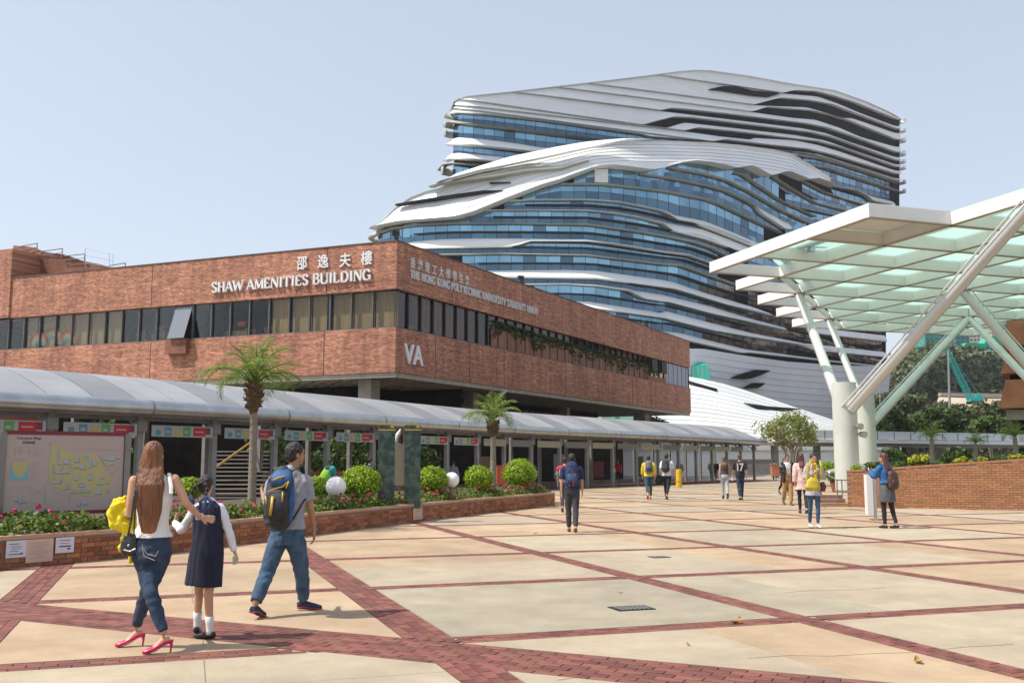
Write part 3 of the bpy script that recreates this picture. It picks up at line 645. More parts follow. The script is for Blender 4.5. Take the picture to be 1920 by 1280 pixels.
# ---- lettering
SER = {'S': ([], [[(.82, .80), (.62, .98), (.3, .97), (.13, .78), (.28, .6), (.62, .46), (.83, .28), (.72, .06), (.4, .0), (.12, .18)]]),
 'H': ([(.2, 0, .2, 1, 2), (.8, 0, .8, 1, 2), (.2, .5, .8, .5, 1)], []), 'A': ([(.08, 0, .46, 1, 1), (.46, 1, .88, 0, 2), (.22, .32, .72, .32, 1)], []),
 'W': ([(.02, 1, .28, 0, 2), (.28, 0, .5, .9, 1), (.5, .9, .76, 0, 2), (.76, 0, .98, 1, 1)], []), 'M': ([(.12, 0, .12, 1, 1), (.12, 1, .5, .1, 2), (.5, .1, .86, 1, 1), (.86, 1, .86, 0, 2)], []),
 'E': ([(.22, 0, .22, 1, 2), (.22, .96, .8, .96, 1), (.22, .5, .66, .5, 1), (.22, .04, .84, .04, 1), (.8, .96, .8, .78, 1), (.84, .04, .84, .24, 1)], []),
 'N': ([(.14, 0, .14, 1, 1), (.14, 1, .86, 0, 2), (.86, 0, .86, 1, 1)], []), 'I': ([(.5, 0, .5, 1, 2)], []), 'T': ([(.5, 0, .5, 1, 2), (.08, .96, .92, .96, 1), (.08, .96, .08, .76, 1), (.92, .96, .92, .76, 1)], []),
 'B': ([(.2, 0, .2, 1, 2)], [[(.2, .97), (.6, .97), (.78, .78), (.62, .54), (.2, .52)], [(.5, .52), (.82, .42), (.84, .14), (.62, .03), (.2, .03)]]),
 'U': ([(.18, 1, .18, .25, 2), (.84, 1, .84, .25, 1)], [[(.18, .25), (.28, .05), (.55, .0), (.78, .08), (.84, .25)]]), 'L': ([(.22, 0, .22, 1, 2), (.22, .04, .82, .04, 1), (.82, .04, .82, .26, 1)], []),
 'D': ([(.2, 0, .2, 1, 2)], [[(.2, .97), (.55, .96), (.84, .75), (.86, .3), (.6, .04), (.2, .03)]]), 'G': ([(.84, .05, .84, .42, 2), (.6, .44, .95, .44, 1)], [[(.84, .78), (.62, .98), (.32, .94), (.13, .65), (.14, .32), (.34, .05), (.6, .02), (.84, .14)]]),
 'O': ([], [[(.5, .98), (.2, .84), (.1, .5), (.2, .16), (.5, .02), (.8, .16), (.9, .5), (.8, .84), (.5, .98)]]), 'K': ([(.2, 0, .2, 1, 2), (.28, .48, .8, 1, 1), (.36, .55, .86, 0, 2)], []),
 'P': ([(.22, 0, .22, 1, 2)], [[(.22, .97), (.62, .96), (.82, .75), (.62, .5), (.22, .47)]]), 'Y': ([(.5, 0, .5, .48, 2), (.08, 1, .5, .48, 2), (.5, .48, .92, 1, 1)], []),
 'C': ([], [[(.84, .78), (.62, .98), (.32, .94), (.13, .65), (.14, .32), (.34, .05), (.62, .02), (.86, .2)]]), 'V': ([(.06, 1, .5, 0, 2), (.5, 0, .92, 1, 1)], []),
 'R': ([(.2, 0, .2, 1, 2), (.45, .5, .88, 0, 2)], [[(.2, .97), (.6, .96), (.8, .76), (.6, .52), (.2, .5)]]), "'": ([(.5, 1, .45, .75, 1)], [])}
WID = {'I': .48, 'W': 1.15, 'M': 1.05, "'": .3, 'E': .78, 'L': .76, 'S': .72, 'T': .85, 'B': .82, 'P': .8}
def serif_word(body, origin, X, U, h, length, m, parent, thick=.12, bold=.17):
    tot = sum(.42 if c == ' ' else WID.get(c, .92) for c in body); sc = length / tot; cur = 0; N = X.cross(U)
    for c in body:
        if c == ' ': cur += .42; continue
        w = WID.get(c, .92); mb = MB()
        def P(x, y, z=0): return origin + X * (cur + x * w) * sc + U * y * h + N * z
        def seg(x0, y0, x1, y1, t, k):
            a = P(x0, y0); b = P(x1, y1); d = (b - a).normalized(); s = N.cross(d) * t * h / 2; e = d * (t * h * .18 if k else 0)
            mb.prism([a - s - e, a + s - e, b + s + e, b - s + e], N * thick)
        for (x0, y0, x1, y1, k) in SER[c][0]: seg(x0, y0, x1, y1, bold if k == 2 else bold * .5, 0)
        for arc in SER[c][1]:
            n_ = len(arc)
            for i in range(n_ - 1):
                v = abs(arc[i + 1][1] - arc[i][1]) > abs(arc[i + 1][0] - arc[i][0]) * .8
                seg(*arc[i], *arc[i + 1], bold * .95 if v else bold * .6, 1)
        if c not in "OSCG'":
            for (x0, y0, x1, y1, k) in SER[c][0]:
                if abs(y1 - y0) < .6: continue
                for (x, y) in ((x0, y0), (x1, y1)):
                    if y in (0, 1) and not (c in 'NVWM' and y == 0 and x in (.5, .28, .76, .86) and c != 'M'): seg(x - .13, y * .96 + .02, x + .13, y * .96 + .02, bold * .36, 0)
        mb.build('letter', m, parent); cur += w
def face_xyz(side, px, py, off=-.04):
    d_, n_ = (dR, nRin) if side == 'R' else (dL, nLin)
    d = Vector(ray(px, py)); q = C0 + n_ * off - Vector((0, 0, H)); t = (q.x * n_.x + q.y * n_.y) / (d.x * n_.x + d.y * n_.y)
    return Vector((0, 0, H)) + d * t
M['letter'] = mat('white_letter', (.74, .73, .72), .4); M['letter_sh'] = mat('white_letter_shaded', (.62, .60, .60), .45)  # second white is a darker copy with the shaded face's shade put in
UP = Vector((0, 0, 1))
a = face_xyz('L', 398, 549, -.05); b = face_xyz('L', 697, 525, -.05)
serif_word('SHAW AMENITIES BUILDING', a, -dL, UP, .66, (b - a).length, M['letter'], shaw, bold=.2)
for ch, p0, p1, yb in (('邵', 557, 576, 504), ('逸', 596, 616, 501), ('夫', 637, 658, 499), ('樓', 677, 698, 495)):
    a = face_xyz('L', p0, yb, -.05); b = face_xyz('L', p1, yb, -.05); mb = MB(); add_text(mb, ch, a, -dL, UP, .92, .05, .010, fit=(b - a).length); mb.build('letter', M['letter'], shaw)
a = face_xyz('R', 768, 521, -.05); b = face_xyz('R', 1007, 594, -.05); b.z = a.z
serif_word("THE HONG KONG POLYTECHNIC UNIVERSITY STUDENTS' UNION", a, dR, UP, .52, (b - a).length, M['letter_sh'], shaw, thick=.08, bold=.2)
chs = '香港理工大學學生會'; zc_ = face_xyz('R', 770, 500, -.05).z
x0_, x1_ = t_on(768, 500, dR), t_on(878, 520, dR)
for i, ch in enumerate(chs):
    x = x0_ + (x1_ - x0_) * i / 8.6; mb = MB(); add_text(mb, ch, onface('R', x, -.05, zc_), dR, UP, .72, .04, .008, fit=(x1_ - x0_) / 8.6 * .62); mb.build('letter', M['letter_sh'], shaw)
a = face_xyz('R', 757, 678, -.06); b = face_xyz('R', 776, 680, -.06); hV = (face_xyz('R', 757, 641, -.06).z - a.z)
for ch, p0, p1 in (('V', 757, 776), ('A', 774, 793)):
    a = face_xyz('R', p0, 680, -.06); b = face_xyz('R', p1, 680, -.06); a.z = b.z = face_xyz('R', 757, 679, -.06).z
    mb = MB(); add_text(mb, ch, a, dR, UP, hV / .73, .05, .045, fit=(b - a).length); mb.build('letter', M['letter'], shaw)
# flood lamps on the roof edge
for i, px in enumerate((748, 983, 1214)):
    t = t_on(px, 500, dR); c = onface('R', t, .3, z3); lampo = empty('roof_flood_lamp', c, ['small dark flood lamp on the front roof corner of the brick building', 'small flood lamp midway along the shaded roof edge', 'small flood lamp near the far end of the roof edge'][i], 'flood lamp', 'flood lamps on the brick roof edge')
    mb = MB(); mb.tube([c, c + Vector((0, 0, .45))], .04, 6); mb.build('post', M['black'], lampo); mb = MB(); mb.box(c + Vector((0, 0, .55)), (.45, .25, .32), .4); mb.box(c + Vector((.08, -.1, .2)), (.25, .3, .2), .2); mb.build('lamp_head', M['black'], lampo)
# columns and recessed ground floor
for (px, Y, w) in ((692, 60.6, .95), (884, 72, .8), (1202, 104, 1.3), (1058, 92, .8)):
    c = at(px, 740, Y); mb = MB(); mb.box((c.x, c.y, (3.8 + zb) / 2 - .12), (w, w, zb - 3.8 - .25), math.atan2(dR.y, dR.x)); mb.build('column', M['soffit'], shaw)
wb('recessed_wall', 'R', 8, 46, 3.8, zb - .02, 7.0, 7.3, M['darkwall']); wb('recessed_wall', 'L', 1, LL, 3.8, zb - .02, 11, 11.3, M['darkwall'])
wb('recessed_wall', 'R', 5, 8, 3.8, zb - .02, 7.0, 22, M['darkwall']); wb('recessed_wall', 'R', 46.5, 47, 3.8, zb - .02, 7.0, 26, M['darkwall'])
M['shopwin'] = mat('tinted_shop_window', (.07, .055, .04), .2, spec=.6, col2=(.16, .12, .09), scale=.8)
for k in range(24): wb('shop_window', 'R', 15 + k * 1.25, 15 + k * 1.25 + 1.05, 4.0, zb - .7, 6.93, 6.97, M['shopwin'])
# ================================================================ covered walkway
def Zc(y): return 1.65 * 1850 / (865 - y)
WP = [at(x, y, Zc(y)) for x, y in ((0, 752), (390, 772), (644, 787), (780, 795), (1000, 809), (1140, 815), (1285, 821), (1440, 828.5))]
WP = [Vector((p.x, p.y, 0)) for p in WP]
d0 = (WP[1] - WP[0]).normalized(); WP = [WP[0] - d0 * 14] + WP
def resample(P, step):
    L = [0]
    for a, b in zip(P, P[1:]): L.append(L[-1] + (b - a).length)
    tt = np.arange(0, L[-1], step)
    xs = np.interp(tt, L, [p.x for p in P]); ys = np.interp(tt, L, [p.y for p in P])
    k = max(3, int(6 / step)); ker = np.ones(k) / k
    def sm(v): q = np.concatenate([[v[0] - (v[1] - v[0]) * (k // 2 - i) for i in range(k // 2)], v, [v[-1] + (v[-1] - v[-2]) * (i + 1) for i in range(k - 1 - k // 2)]]); return np.convolve(q, ker, 'valid')
    return [Vector((x, y, 0)) for x, y in zip(sm(xs), sm(ys))]
W = resample(WP, 1.5); NW = []
for i in range(len(W)):
    t = (W[min(i + 1, len(W) - 1)] - W[max(i - 1, 0)]).normalized(); NW.append(Vector((-t.y, t.x, 0)))
walk = empty('covered_walkway', (W[12].x, W[12].y, 0), 'long covered walkway with pale curved glazed roof, silver gutter tube and grey posts', 'covered walkway')
mb = MB(); mb.tube([p + Vector((0, 0, 3.18)) for p in W], .265, 14); mb.build('gutter_tube', M['steel'], walk, smooth=True)
for i in range(1, len(W), 4):
    mb = MB(); t = (W[min(i + 1, len(W) - 1)] - W[i - 1]).normalized(); mb.tube([W[i] + Vector((0, 0, 3.18)) - t * .03, W[i] + Vector((0, 0, 3.18)) + t * .03], .273, 14); mb.build('tube_joint', M['steel_dark'], walk)
M['roofpanel'] = mat('pale_roof_glazing', (.27, .275, .285), .5, col2=(.33, .335, .345), scale=.5, var=.09, spec=.35)
M['roofpanel2'] = mat('grey_roof_glazing', (.20, .205, .215), .5, col2=(.25, .255, .265), scale=.5, var=.06, spec=.35)
def prof(q): return .30 + 3.9 * q, 3.30 + 1.22 * (1 - (1 - q) ** 1.7)
for i in range(len(W) - 1):
    a, b = W[i], W[i + 1]; na, nb = NW[i], NW[i + 1]; mb = MB(); vs = []; g_ = .02
    ts = (b - a).normalized() * g_
    for q in [k / 6 for k in range(7)]:
        o_, z = prof(q); vs += [a + na * o_ + ts + Vector((0, 0, z)), b + nb * o_ - ts + Vector((0, 0, z)), a + na * o_ + ts + Vector((0, 0, z - .05)), b + nb * o_ - ts + Vector((0, 0, z - .05))]
    fs = []
    for k in range(6):
        j = 4 * k; fs += [(j, j + 1, j + 5, j + 4), (j + 3, j + 2, j + 6, j + 7), (j + 2, j, j + 4, j + 6), (j + 1, j + 3, j + 7, j + 5)]
    fs += [(2, 3, 1, 0), (24, 25, 27, 26)]
    mb.add(vs, fs); mb.build('roof_panel', M['roofpanel'] if (i * 5) % 3 else M['roofpanel2'], walk, smooth=False)
mb = MB()
for i in range(0, len(W), 1):
    pts = [W[i] + NW[i] * prof(q)[0] + Vector((0, 0, prof(q)[1] - .10)) for q in (0, .25, .5, .75, 1)]
    for p, q in zip(pts, pts[1:]): mb.bar(p, q, .06, .10)
mb.build('roof_rib', M['steel_dark'], walk)
for off, z in ((.42, 3.22), (4.05, 4.35), (2.1, 3.85)):
    mb = MB()
    for i in range(len(W) - 1): mb.bar(W[i] + NW[i] * off + Vector((0, 0, z)), W[i + 1] + NW[i + 1] * off + Vector((0, 0, z)), .1, .16)
    mb.build('roof_beam', M['steel_dark'], walk)
# dark fascia in the shade behind the tube
mb = MB()
for i in range(len(W) - 1): mb.bar(W[i] + NW[i] * .5 + Vector((0, 0, 2.92)), W[i + 1] + NW[i + 1] * .5 + Vector((0, 0, 2.92)), .06, .22)
mb.build('fascia_beam', M['steel_dark'], walk)
mb = MB()
for i in range(len(W) - 1):
    mb.quad(W[i] - NW[i] * .6 + Vector((0, 0, .004)), W[i + 1] - NW[i + 1] * .6 + Vector((0, 0, .004)), W[i + 1] + NW[i + 1] * 12.4 + Vector((0, 0, .004)), W[i] + NW[i] * 12.4 + Vector((0, 0, .004)))
mb.build('walkway_floor', mat('dark_red_tile', (.085, .038, .032), .7, col2=(.12, .055, .045), scale=3), walk)
for i in range(1, len(W), 2):
    for off in (.45, 3.9):
        c = W[i] + NW[i] * off; rz = math.atan2(NW[i].y, NW[i].x); zt_ = 3.1 if off < 1 else 4.2
        mb = MB(); mb.box(c + Vector((0, 0, zt_ / 2)), (.17, .2, zt_), rz); cl = mb.build('column', M['col_grey'], walk)
        if off < 1:
            mb = MB(); mb.box(c + Vector((0, 0, 2.62)) - NW[i] * .02, (.3, .34, .34), rz); mb.build('bracket', M['steel_dark'], cl)
            mb = MB(); mb.bar(c + Vector((0, 0, 2.5)), c + NW[i] * 1.6 + Vector((0, 0, 3.6)), .07, .07); mb.build('brace', M['steel_dark'], walk)
# banners hung between the posts
BC = {'w': (.34, .35, .36), 't': (.10, .22, .26), 'y': (.45, .33, .06), 'g': (.09, .30, .06), 'r': (.45, .02, .03), 'd': (.20, .03, .05)}  # dimmed prints: shade under the walkway roof is put into these colours
ORD = ['zeroth', 'first', 'second', 'third', 'fourth', 'fifth', 'sixth', 'seventh', 'eighth', 'ninth', 'tenth', 'eleventh', 'twelfth', 'thirteenth', 'fourteenth', 'fifteenth', 'sixteenth', 'seventeenth', 'eighteenth', 'nineteenth', 'twentieth']
BM = {k: mat('banner_print', v, .7) for k, v in BC.items()}
for bi, i in enumerate(range(1, len(W) - 4, 2)):
    a = W[i] + NW[i] * .2; b = W[i + 2] + NW[i + 2] * .2; t = (b - a).normalized(); L_ = (b - a).length; n = -NW[i]; c = (a + b) / 2 + Vector((0, 0, 2.50))
    if not (-150 < proj(a)[0] < 1450): continue
    colour = proj(a)[0] < 880; rz = math.atan2(t.y, t.x); hh = .36
    Lb = L_ * .82
    mb = MB(); mb.box(c, (Lb, .012, hh), rz)
    o = tag(mb.build('banner', BM['w'] if colour else mat('grey_sign_face', (.30, .27, .20) if bi % 2 else (.17, .16, .15), .7)), None, 'banner', 'banners hung between the walkway posts' if colour else 'dull signs between the far walkway posts')
    if colour: nc = globals().get('nc', 0) + 1; o['label'] = '%s white banner with coloured blocks between the walkway posts, counted from the left' % ORD[nc]
    else: nd_ = globals().get('nd_', 0) + 1; o['label'] = '%s dull sign strip after the last coloured banner between the walkway posts' % ORD[nd_]
    if colour:
        for (x0, x1, k, y0, y1) in ((-.44, -.36, 't', -.36, .1), (-.30, -.19, 't', -.4, .36), (-.15, -.04, 'y', -.36, .3), (0, .12, 'g', -.4, .42), (.17, .38, 'r', -.38, .4), (.38, .46, 'd', -.2, .42)):
            mb = MB(); mb.box(c + n * .011 + t * (x0 + x1) / 2 * Lb + Vector((0, 0, (y0 + y1) / 2 * hh)), ((x1 - x0) * Lb, .004, (y1 - y0) * hh), rz); mb.build('banner_block', BM[k], o)
        for q in range(3): mb = MB(); mb.box(c + n * .017 + t * (-.25 + q * .15) * Lb + Vector((0, 0, -.02 + .04 * (q % 2))), (.06 * Lb, .003, .08), rz + 0); mb.build('banner_print', BM['w'], o)
        mb = MB(); mb.box(c + n * .017 + t * .27 * Lb, (.14 * Lb, .003, .04), rz); mb.build('banner_print', BM['w'], o)
# podium behind the walkway
POD = [W[0] + NW[0] * 12.5] + [W[i] + NW[i] * 12.5 for i in range(2, min(62, len(W)), 3)]
podium = empty('brick_podium', POD[3], 'shaded brick podium wall behind the covered walkway', 'building')
for k in range(len(POD) - 1):
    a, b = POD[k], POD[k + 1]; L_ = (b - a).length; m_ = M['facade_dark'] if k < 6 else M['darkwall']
    me = MB(); me.add([(x, y, z) for z in (-.05, 3.85) for x, y in ((0, 0), (L_, 0), (L_, .5), (0, .5))], [(3, 2, 1, 0), (4, 5, 6, 7), (0, 1, 5, 4), (1, 2, 6, 5), (2, 3, 7, 6), (3, 0, 4, 7)])
    o = bpy.data.objects.new('podium_wall', me.mesh('podium_wall', m_)); o.location = a - POD[3]; o.rotation_euler.z = math.atan2((b - a).y, (b - a).x); put(o, podium, False)
mb = MB(); mb.prism([Vector((p.x, p.y, 3.6)) for p in POD] + [Vector((POD[-1].x - 30, POD[-1].y + 6, 3.6)), Vector((-70, 100, 3.6)), Vector((-70, 30, 3.6))], (0, 0, .2)); mb.build('podium_deck', M['soffit'], podium)
# stairs under the walkway, with a yellow rail
sa = at(403, 900, 40); sb_ = at(486, 900, 40); sdir = NW[14]; tdir = Vector((sdir.y, -sdir.x, 0))
stair = empty('stairs', (sa.x, sa.y, 0), 'grey stone stairs rising behind the walkway with dark risers', 'stairs')
M['step'] = mat('step_stone', (.36, .33, .29), .8, col2=(.42, .39, .34), scale=4)
base = at(442, 900, 38.5); base.z = 0
for k in range(12):
    c = base + Vector((-.25, 1, 0)).normalized() * k * .31
    mb = MB(); mb.box(c + Vector((0, 0, .135 + .165 * k)), (2.5, .40, .05), .15); mb.box(c + Vector((0, -.012, .165 * k - .02)), (2.46, .34, .15), .15, mi=1); mb.build('step', [M['step'], M['darkwall']], stair)
mb = MB(); p0 = base + Vector((-1.35, 0, .9)); p1 = base + Vector((-2.0 + 2.6, 3.0, 2.95)); mb.tube([p0 - Vector((0, 0, .85)), p0, p1, p1 - Vector((0, 0, .6))], .045, 8); mb.build('handrail', mat('yellow_rail', (.42, .26, .06), .5), stair)

# low brick planter walls, shrubs, benches and notice boards in the shade behind the posts
for i0, i1, lab in ((8, 17, 'low brick wall under the walkway behind the map board'), (21, 31, 'low brick wall under the walkway behind the round bushes')):
    a, b = W[i0] + NW[i0] * 6.2, W[i1] + NW[i1] * 6.2; L_ = (b - a).length; o = bpy.data.objects.new('shaded_planter_wall', MB().add([(x, y, z) for z in (0, 1.05) for x, y in ((0, 0), (L_, 0), (L_, .35), (0, .35))], [(3, 2, 1, 0), (4, 5, 6, 7), (0, 1, 5, 4), (1, 2, 6, 5), (2, 3, 7, 6), (3, 0, 4, 7)]).mesh('shaded_planter_wall', M['facade']))
    o.location = a; o.rotation_euler.z = math.atan2((b - a).y, (b - a).x); C.objects.link(o); tag(o, lab, 'wall', 'low brick walls under the walkway')
    P_ = []; N_ = []
    for _ in range(2600):
        t_ = rs.random(); p = a.lerp(b, t_) + NW[i0] * rs.uniform(.3, 1.6); P_.append((p.x, p.y, 1.0 + rs.random() ** .7 * (1.5 + .6 * math.sin(t_ * 17)))); N_.append((rs.gauss(0, 1), rs.gauss(0, 1), rs.gauss(.3, 1)))
    tag(quads_object('shaded_shrubbery', np.array(P_), np.array(N_), .17, M['leaf_mid']), 'dark shrubs growing behind the ' + lab, 'shrubs', kind='stuff')
for i, (off, w_, h__, col, lab) in {34: (7, 1.4, 1.5, (.30, .22, .12), 'tan notice board deep under the walkway'), 39: (6.5, 1.0, 1.7, (.32, .31, .29), 'pale vending cabinet deep under the walkway'), 43: (7, 1.6, 1.2, (.22, .05, .04), 'dark red kiosk deep under the walkway'), 47: (6.5, 1.2, 1.6, (.10, .16, .10), 'dark green stand deep under the walkway')}.items():
    c = W[i] + NW[i] * off; rz = math.atan2(NW[i].y, NW[i].x) + 1.57; e = empty('stand', c, lab, 'stand'); mb = MB(); mb.box(c + Vector((0, 0, .35 + h__ / 2)), (w_, .2, h__), rz); mb.build('board', mat('stand_face', col, .6), e)
    for s in (-1, 1): mb = MB(); mb.box(c + Vector((math.cos(rz) * s * w_ * .4, math.sin(rz) * s * w_ * .4, .2)), (.06, .1, .4), rz); mb.build('leg', M['steel_dark'], e)
# ================================================================ the white banded tower
def ipol(P, x):
    if x <= P[0][0]: return P[0][1]
    for (x0, y0), (x1, y1) in zip([q[:2] for q in P], [q[:2] for q in P[1:]]):
        if x <= x1: return y0 + (y1 - y0) * (x - x0) / max(1e-9, x1 - x0)
    return P[-1][1]
class Facade:
    """a standing curved wall: its plan curve, distance over direction"""
    def __init__(s, nodes, sm=9):
        rr = np.linspace((nodes[0][0] - 960) / F / 1.02 - .02, (nodes[-1][0] - 960) / F / 1.02 + .02, 160)
        xs = [(n[0] - 960) / F / 1.02 for n in nodes]
        yy = np.interp(rr, xs, [n[1] for n in nodes]); pad = np.concatenate([np.full(sm, yy[0]), yy, np.full(sm, yy[-1])])
        k = 2 * sm + 1; s.r = rr; s.y = np.convolve(pad, np.ones(k) / k, 'valid')
    def Y(s, r): return float(np.interp(r, s.r, s.y))
    def __call__(s, px, py, off=0.0):
        d = ray(px, py); r = d[0] / d[1]; Y = s.Y(r)
        p = Vector((r * Y, Y, H + d[2] / d[1] * Y))
        if off:
            e = .004; a = s.Y(r - e); b = s.Y(r + e); t = Vector(((r + e) * b - (r - e) * a, b - a, 0)).normalized(); p += Vector((t.y, -t.x, 0)) * off
        return p
LOW = Facade([(690, 206), (720, 196), (780, 189), (860, 186), (1000, 183.5), (1120, 182.5), (1180, 184), (1260, 193), (1340, 203), (1450, 222), (1560, 245), (1700, 281)], 4)
UPR = Facade([(835, 222), (860, 214), (960, 217), (1100, 222), (1290, 231), (1360, 237), (1450, 251), (1560, 274), (1700, 312)], 4)
tower = empty('white_tower', LOW(1180, 800), 'huge white and blue glass tower wrapped in flowing white louvre bands', 'tower')
tower.location.z = 0; WM[tower.name] = Matrix.Translation(tower.location)
def xs_for(a, b, step=6):
    n = max(2, int((b - a) / step)); return [a + (b - a) * i / n for i in range(n + 1)]
def ribbon(S, name, top, bot, m, off=1.3, back=-.25, step=6, x0=None, x1=None, rnd=True, mini=.25, cap=True, toplim=None, lo=None):
    x0 = top[0][0] if x0 is None else x0; x1 = top[-1][0] if x1 is None else x1
    mb = MB(); row = []; prs = []
    for x in xs_for(x0, x1, step):
        yt, yb = ipol(top, x), ipol(bot, x)
        if toplim is not None: yt = max(yt, ipol(toplim, x))
        if yb - yt < mini: yb = yt + mini
        h = yb - yt
        sec = [(yt, back), (yt, off * .12), (yt + h * .10, off * .25), (yb - h * .12, off), (yb, off * .95), (yb, back)] if rnd else [(yt, back), (yt, off if lo is None else lo), (yb, off), (yb, back)]
        prs.append([S(x, y, o) for y, o in sec])
    k = len(prs[0]); vs = [p for r in prs for p in r]; fs = []
    for i in range(len(prs) - 1):
        for j in range(k - 1): fs.append((i * k + j, i * k + j + 1, (i + 1) * k + j + 1, (i + 1) * k + j))
    if cap: fs += [tuple(range(k)), tuple((len(prs) - 1) * k + j for j in range(k - 1, -1, -1))]
    mb.add(vs, fs); o = mb.build(name, m, tower, smooth=rnd)
    if rnd:
        o.data.set_sharp_from_angle(angle=math.radians(40))
    return o
def P4(s, sc, ox, oy): return [(ox + a / sc, oy + b / sc) for a, b in s]
R3 = lambda s: P4(s, 3.5556, 680, 100)
R4 = lambda s: P4(s, 3.5556, 1180, 100)
R5 = lambda s: P4(s, 3.4286, 680, 400)
R6 = lambda s: P4(s, 3.5556, 1160, 380)
R7 = lambda s: P4(s, 3.2, 1320, 340)
UPTOP = [(848, 214), (850, 203), (853, 194), (861, 187), (880, 182), (960, 173.5), (1100, 157), (1200, 145), (1270, 135.5), (1300, 133), (1330, 134), (1400, 143.5), (1480, 158), (1560, 170), (1620, 191), (1660, 209), (1688, 224)]
UPBOT = R3([(600, 410), (640, 400), (850, 415), (1200, 455), (1849, 545)]) + R4([(120, 560), (540, 592)])
M['towerglass'] = mat('blue_tower_glass', (.27, .46, .56), .07, metal=.92, col2=(.15, .28, .38), scale=.09, var=.22)
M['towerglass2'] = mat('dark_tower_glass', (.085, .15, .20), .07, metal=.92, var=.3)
M['transom'] = mat('dark_transom', (.03, .035, .045), .4)
# backing shells: dark body of each mass, closed at the back
def shell(S, top, bot, m, off, depth, step=12, name='tower_core'):
    mb = MB(); xs = xs_for(top[0][0], top[-1][0], step); n = len(xs)
    A_ = [S(x, ipol(top, x), off) for x in xs]; B_ = [S(x, ipol(bot, x), off) for x in xs]
    ctr = sum((Vector((p.x, p.y, 0)) for p in A_), Vector()) / n; bk = Vector((.25, .97, 0)) * depth
    AA = [p + bk for p in A_]; BB = [p + bk for p in B_]
    mb.add(A_ + B_ + AA + BB, [f for i in range(n - 1) for f in ((i, n + i, n + i + 1, i + 1), (2 * n + i, i, i + 1, 2 * n + i + 1), (2 * n + i + 1, 3 * n + i + 1, 3 * n + i, 2 * n + i))] + [(0, 2 * n, 3 * n, n), (n - 1, 2 * n - 1, 4 * n - 1, 3 * n - 1)], 0)
    return mb.build(name, m, tower)
shell(UPR, [(x, y + 3) for x, y in UPTOP], [(842, 360), (1300, 360), (1690, 396)], M['slit'], -.5, 30)
mb = MB(); xs = xs_for(UPTOP[0][0], UPTOP[-1][0], 8); A_ = [UPR(x, ipol(UPTOP, x) + .6, .9) for x in xs]; bk = Vector((.25, .97, 0)) * 32
mb.add(A_ + [p + bk for p in A_], [(i, i + 1, len(xs) + i + 1, len(xs) + i) for i in range(len(xs) - 1)]); mb.build('roof', M['panelwhite'], tower)
# ---- upper mass: louvres between seams and slits (each slit narrows to a seam on the left)
sl_ = lambda top, bot, left: (left + R4(top), [(x, y + .9) for x, y in left] + R4(bot))
GAPS = [
 sl_([(1010, 268), (1085, 250), (1230, 257), (1340, 284), (1500, 335), (1770, 442)], [(1010, 270), (1250, 290), (1380, 335), (1540, 402), (1770, 487)], [(1230, 141)]),
 sl_([(820, 345), (990, 300), (1200, 318), (1340, 345), (1450, 388), (1770, 507)], [(820, 348), (1180, 362), (1260, 385), (1420, 434), (1480, 434), (1770, 534)], [(1100, 157)]),
 sl_([(810, 392), (900, 362), (1200, 385), (1330, 415), (1450, 452), (1770, 578)], [(810, 394), (1080, 432), (1240, 446), (1400, 500), (1540, 560), (1770, 625)], [(1040, 164)]),
 sl_([(205, 385), (270, 370), (350, 376), (700, 413), (1150, 468), (1300, 497), (1450, 547), (1770, 662)], [(205, 388), (700, 447), (1150, 502), (1300, 532), (1450, 587), (1770, 694)], [(961, 173)]),
 sl_([(80, 483), (180, 455), (290, 428), (400, 433), (800, 480), (1200, 530), (1330, 560), (1500, 620), (1770, 716)], [(80, 486), (240, 502), (360, 464), (600, 490), (1100, 547), (1300, 582), (1500, 652), (1770, 742)], [(862, 188)]),
 sl_([(360, 520), (440, 500), (700, 525), (1000, 560), (1250, 590), (1400, 630), (1770, 760)], [(360, 523), (600, 556), (800, 577), (830, 566), (1100, 582), (1250, 612), (1400, 657), (1770, 784)], [(852, 196)]),
 sl_([(540, 592), (620, 578), (900, 610), (1180, 640), (1350, 680), (1770, 806)], [(540, 594), (900, 634), (1100, 657), (1250, 673), (1400, 718), (1770, 836)], [(850, 205)]),
]
prev = UPTOP
for k, (gt, gb) in enumerate(GAPS):
    gt[0] = (gt[0][0], ipol(UPTOP, gt[0][0]) + .3); gb[0] = (gt[0][0], gt[0][1] + .5)
    ribbon(UPR, 'louvre_band', [(x, ipol(prev, x)) for x in xs_for(max(850, gt[0][0]) if k else 849, 1687, 8)], gt, M['louvre'], off=.95, lo=.2, rnd=False, x0=max(849, gt[0][0]), x1=1687, step=7, toplim=UPTOP)
    prev = gb
# the stretch left of each seam start is covered by the roof sheet
LB = UPBOT + R4([(900, 645), (1180, 668), (1300, 700), (1450, 745), (1770, 850)])
ribbon(UPR, 'louvre_band', prev, LB, M['louvre'], off=1.0, lo=.2, rnd=False, x0=849, x1=1687, step=7)
S1b = R4([(515, 248), (600, 228), (690, 231), (800, 257), (985, 272)]); S1c = R4([(515, 250), (600, 258), (800, 290), (900, 300), (985, 274)])
ribbon(UPR, 'slot_shade', S1b, S1c, M['slit'], off=1.22, back=.6, rnd=False, mini=.1)  # proud near-black strip in place of a recess, its shade painted
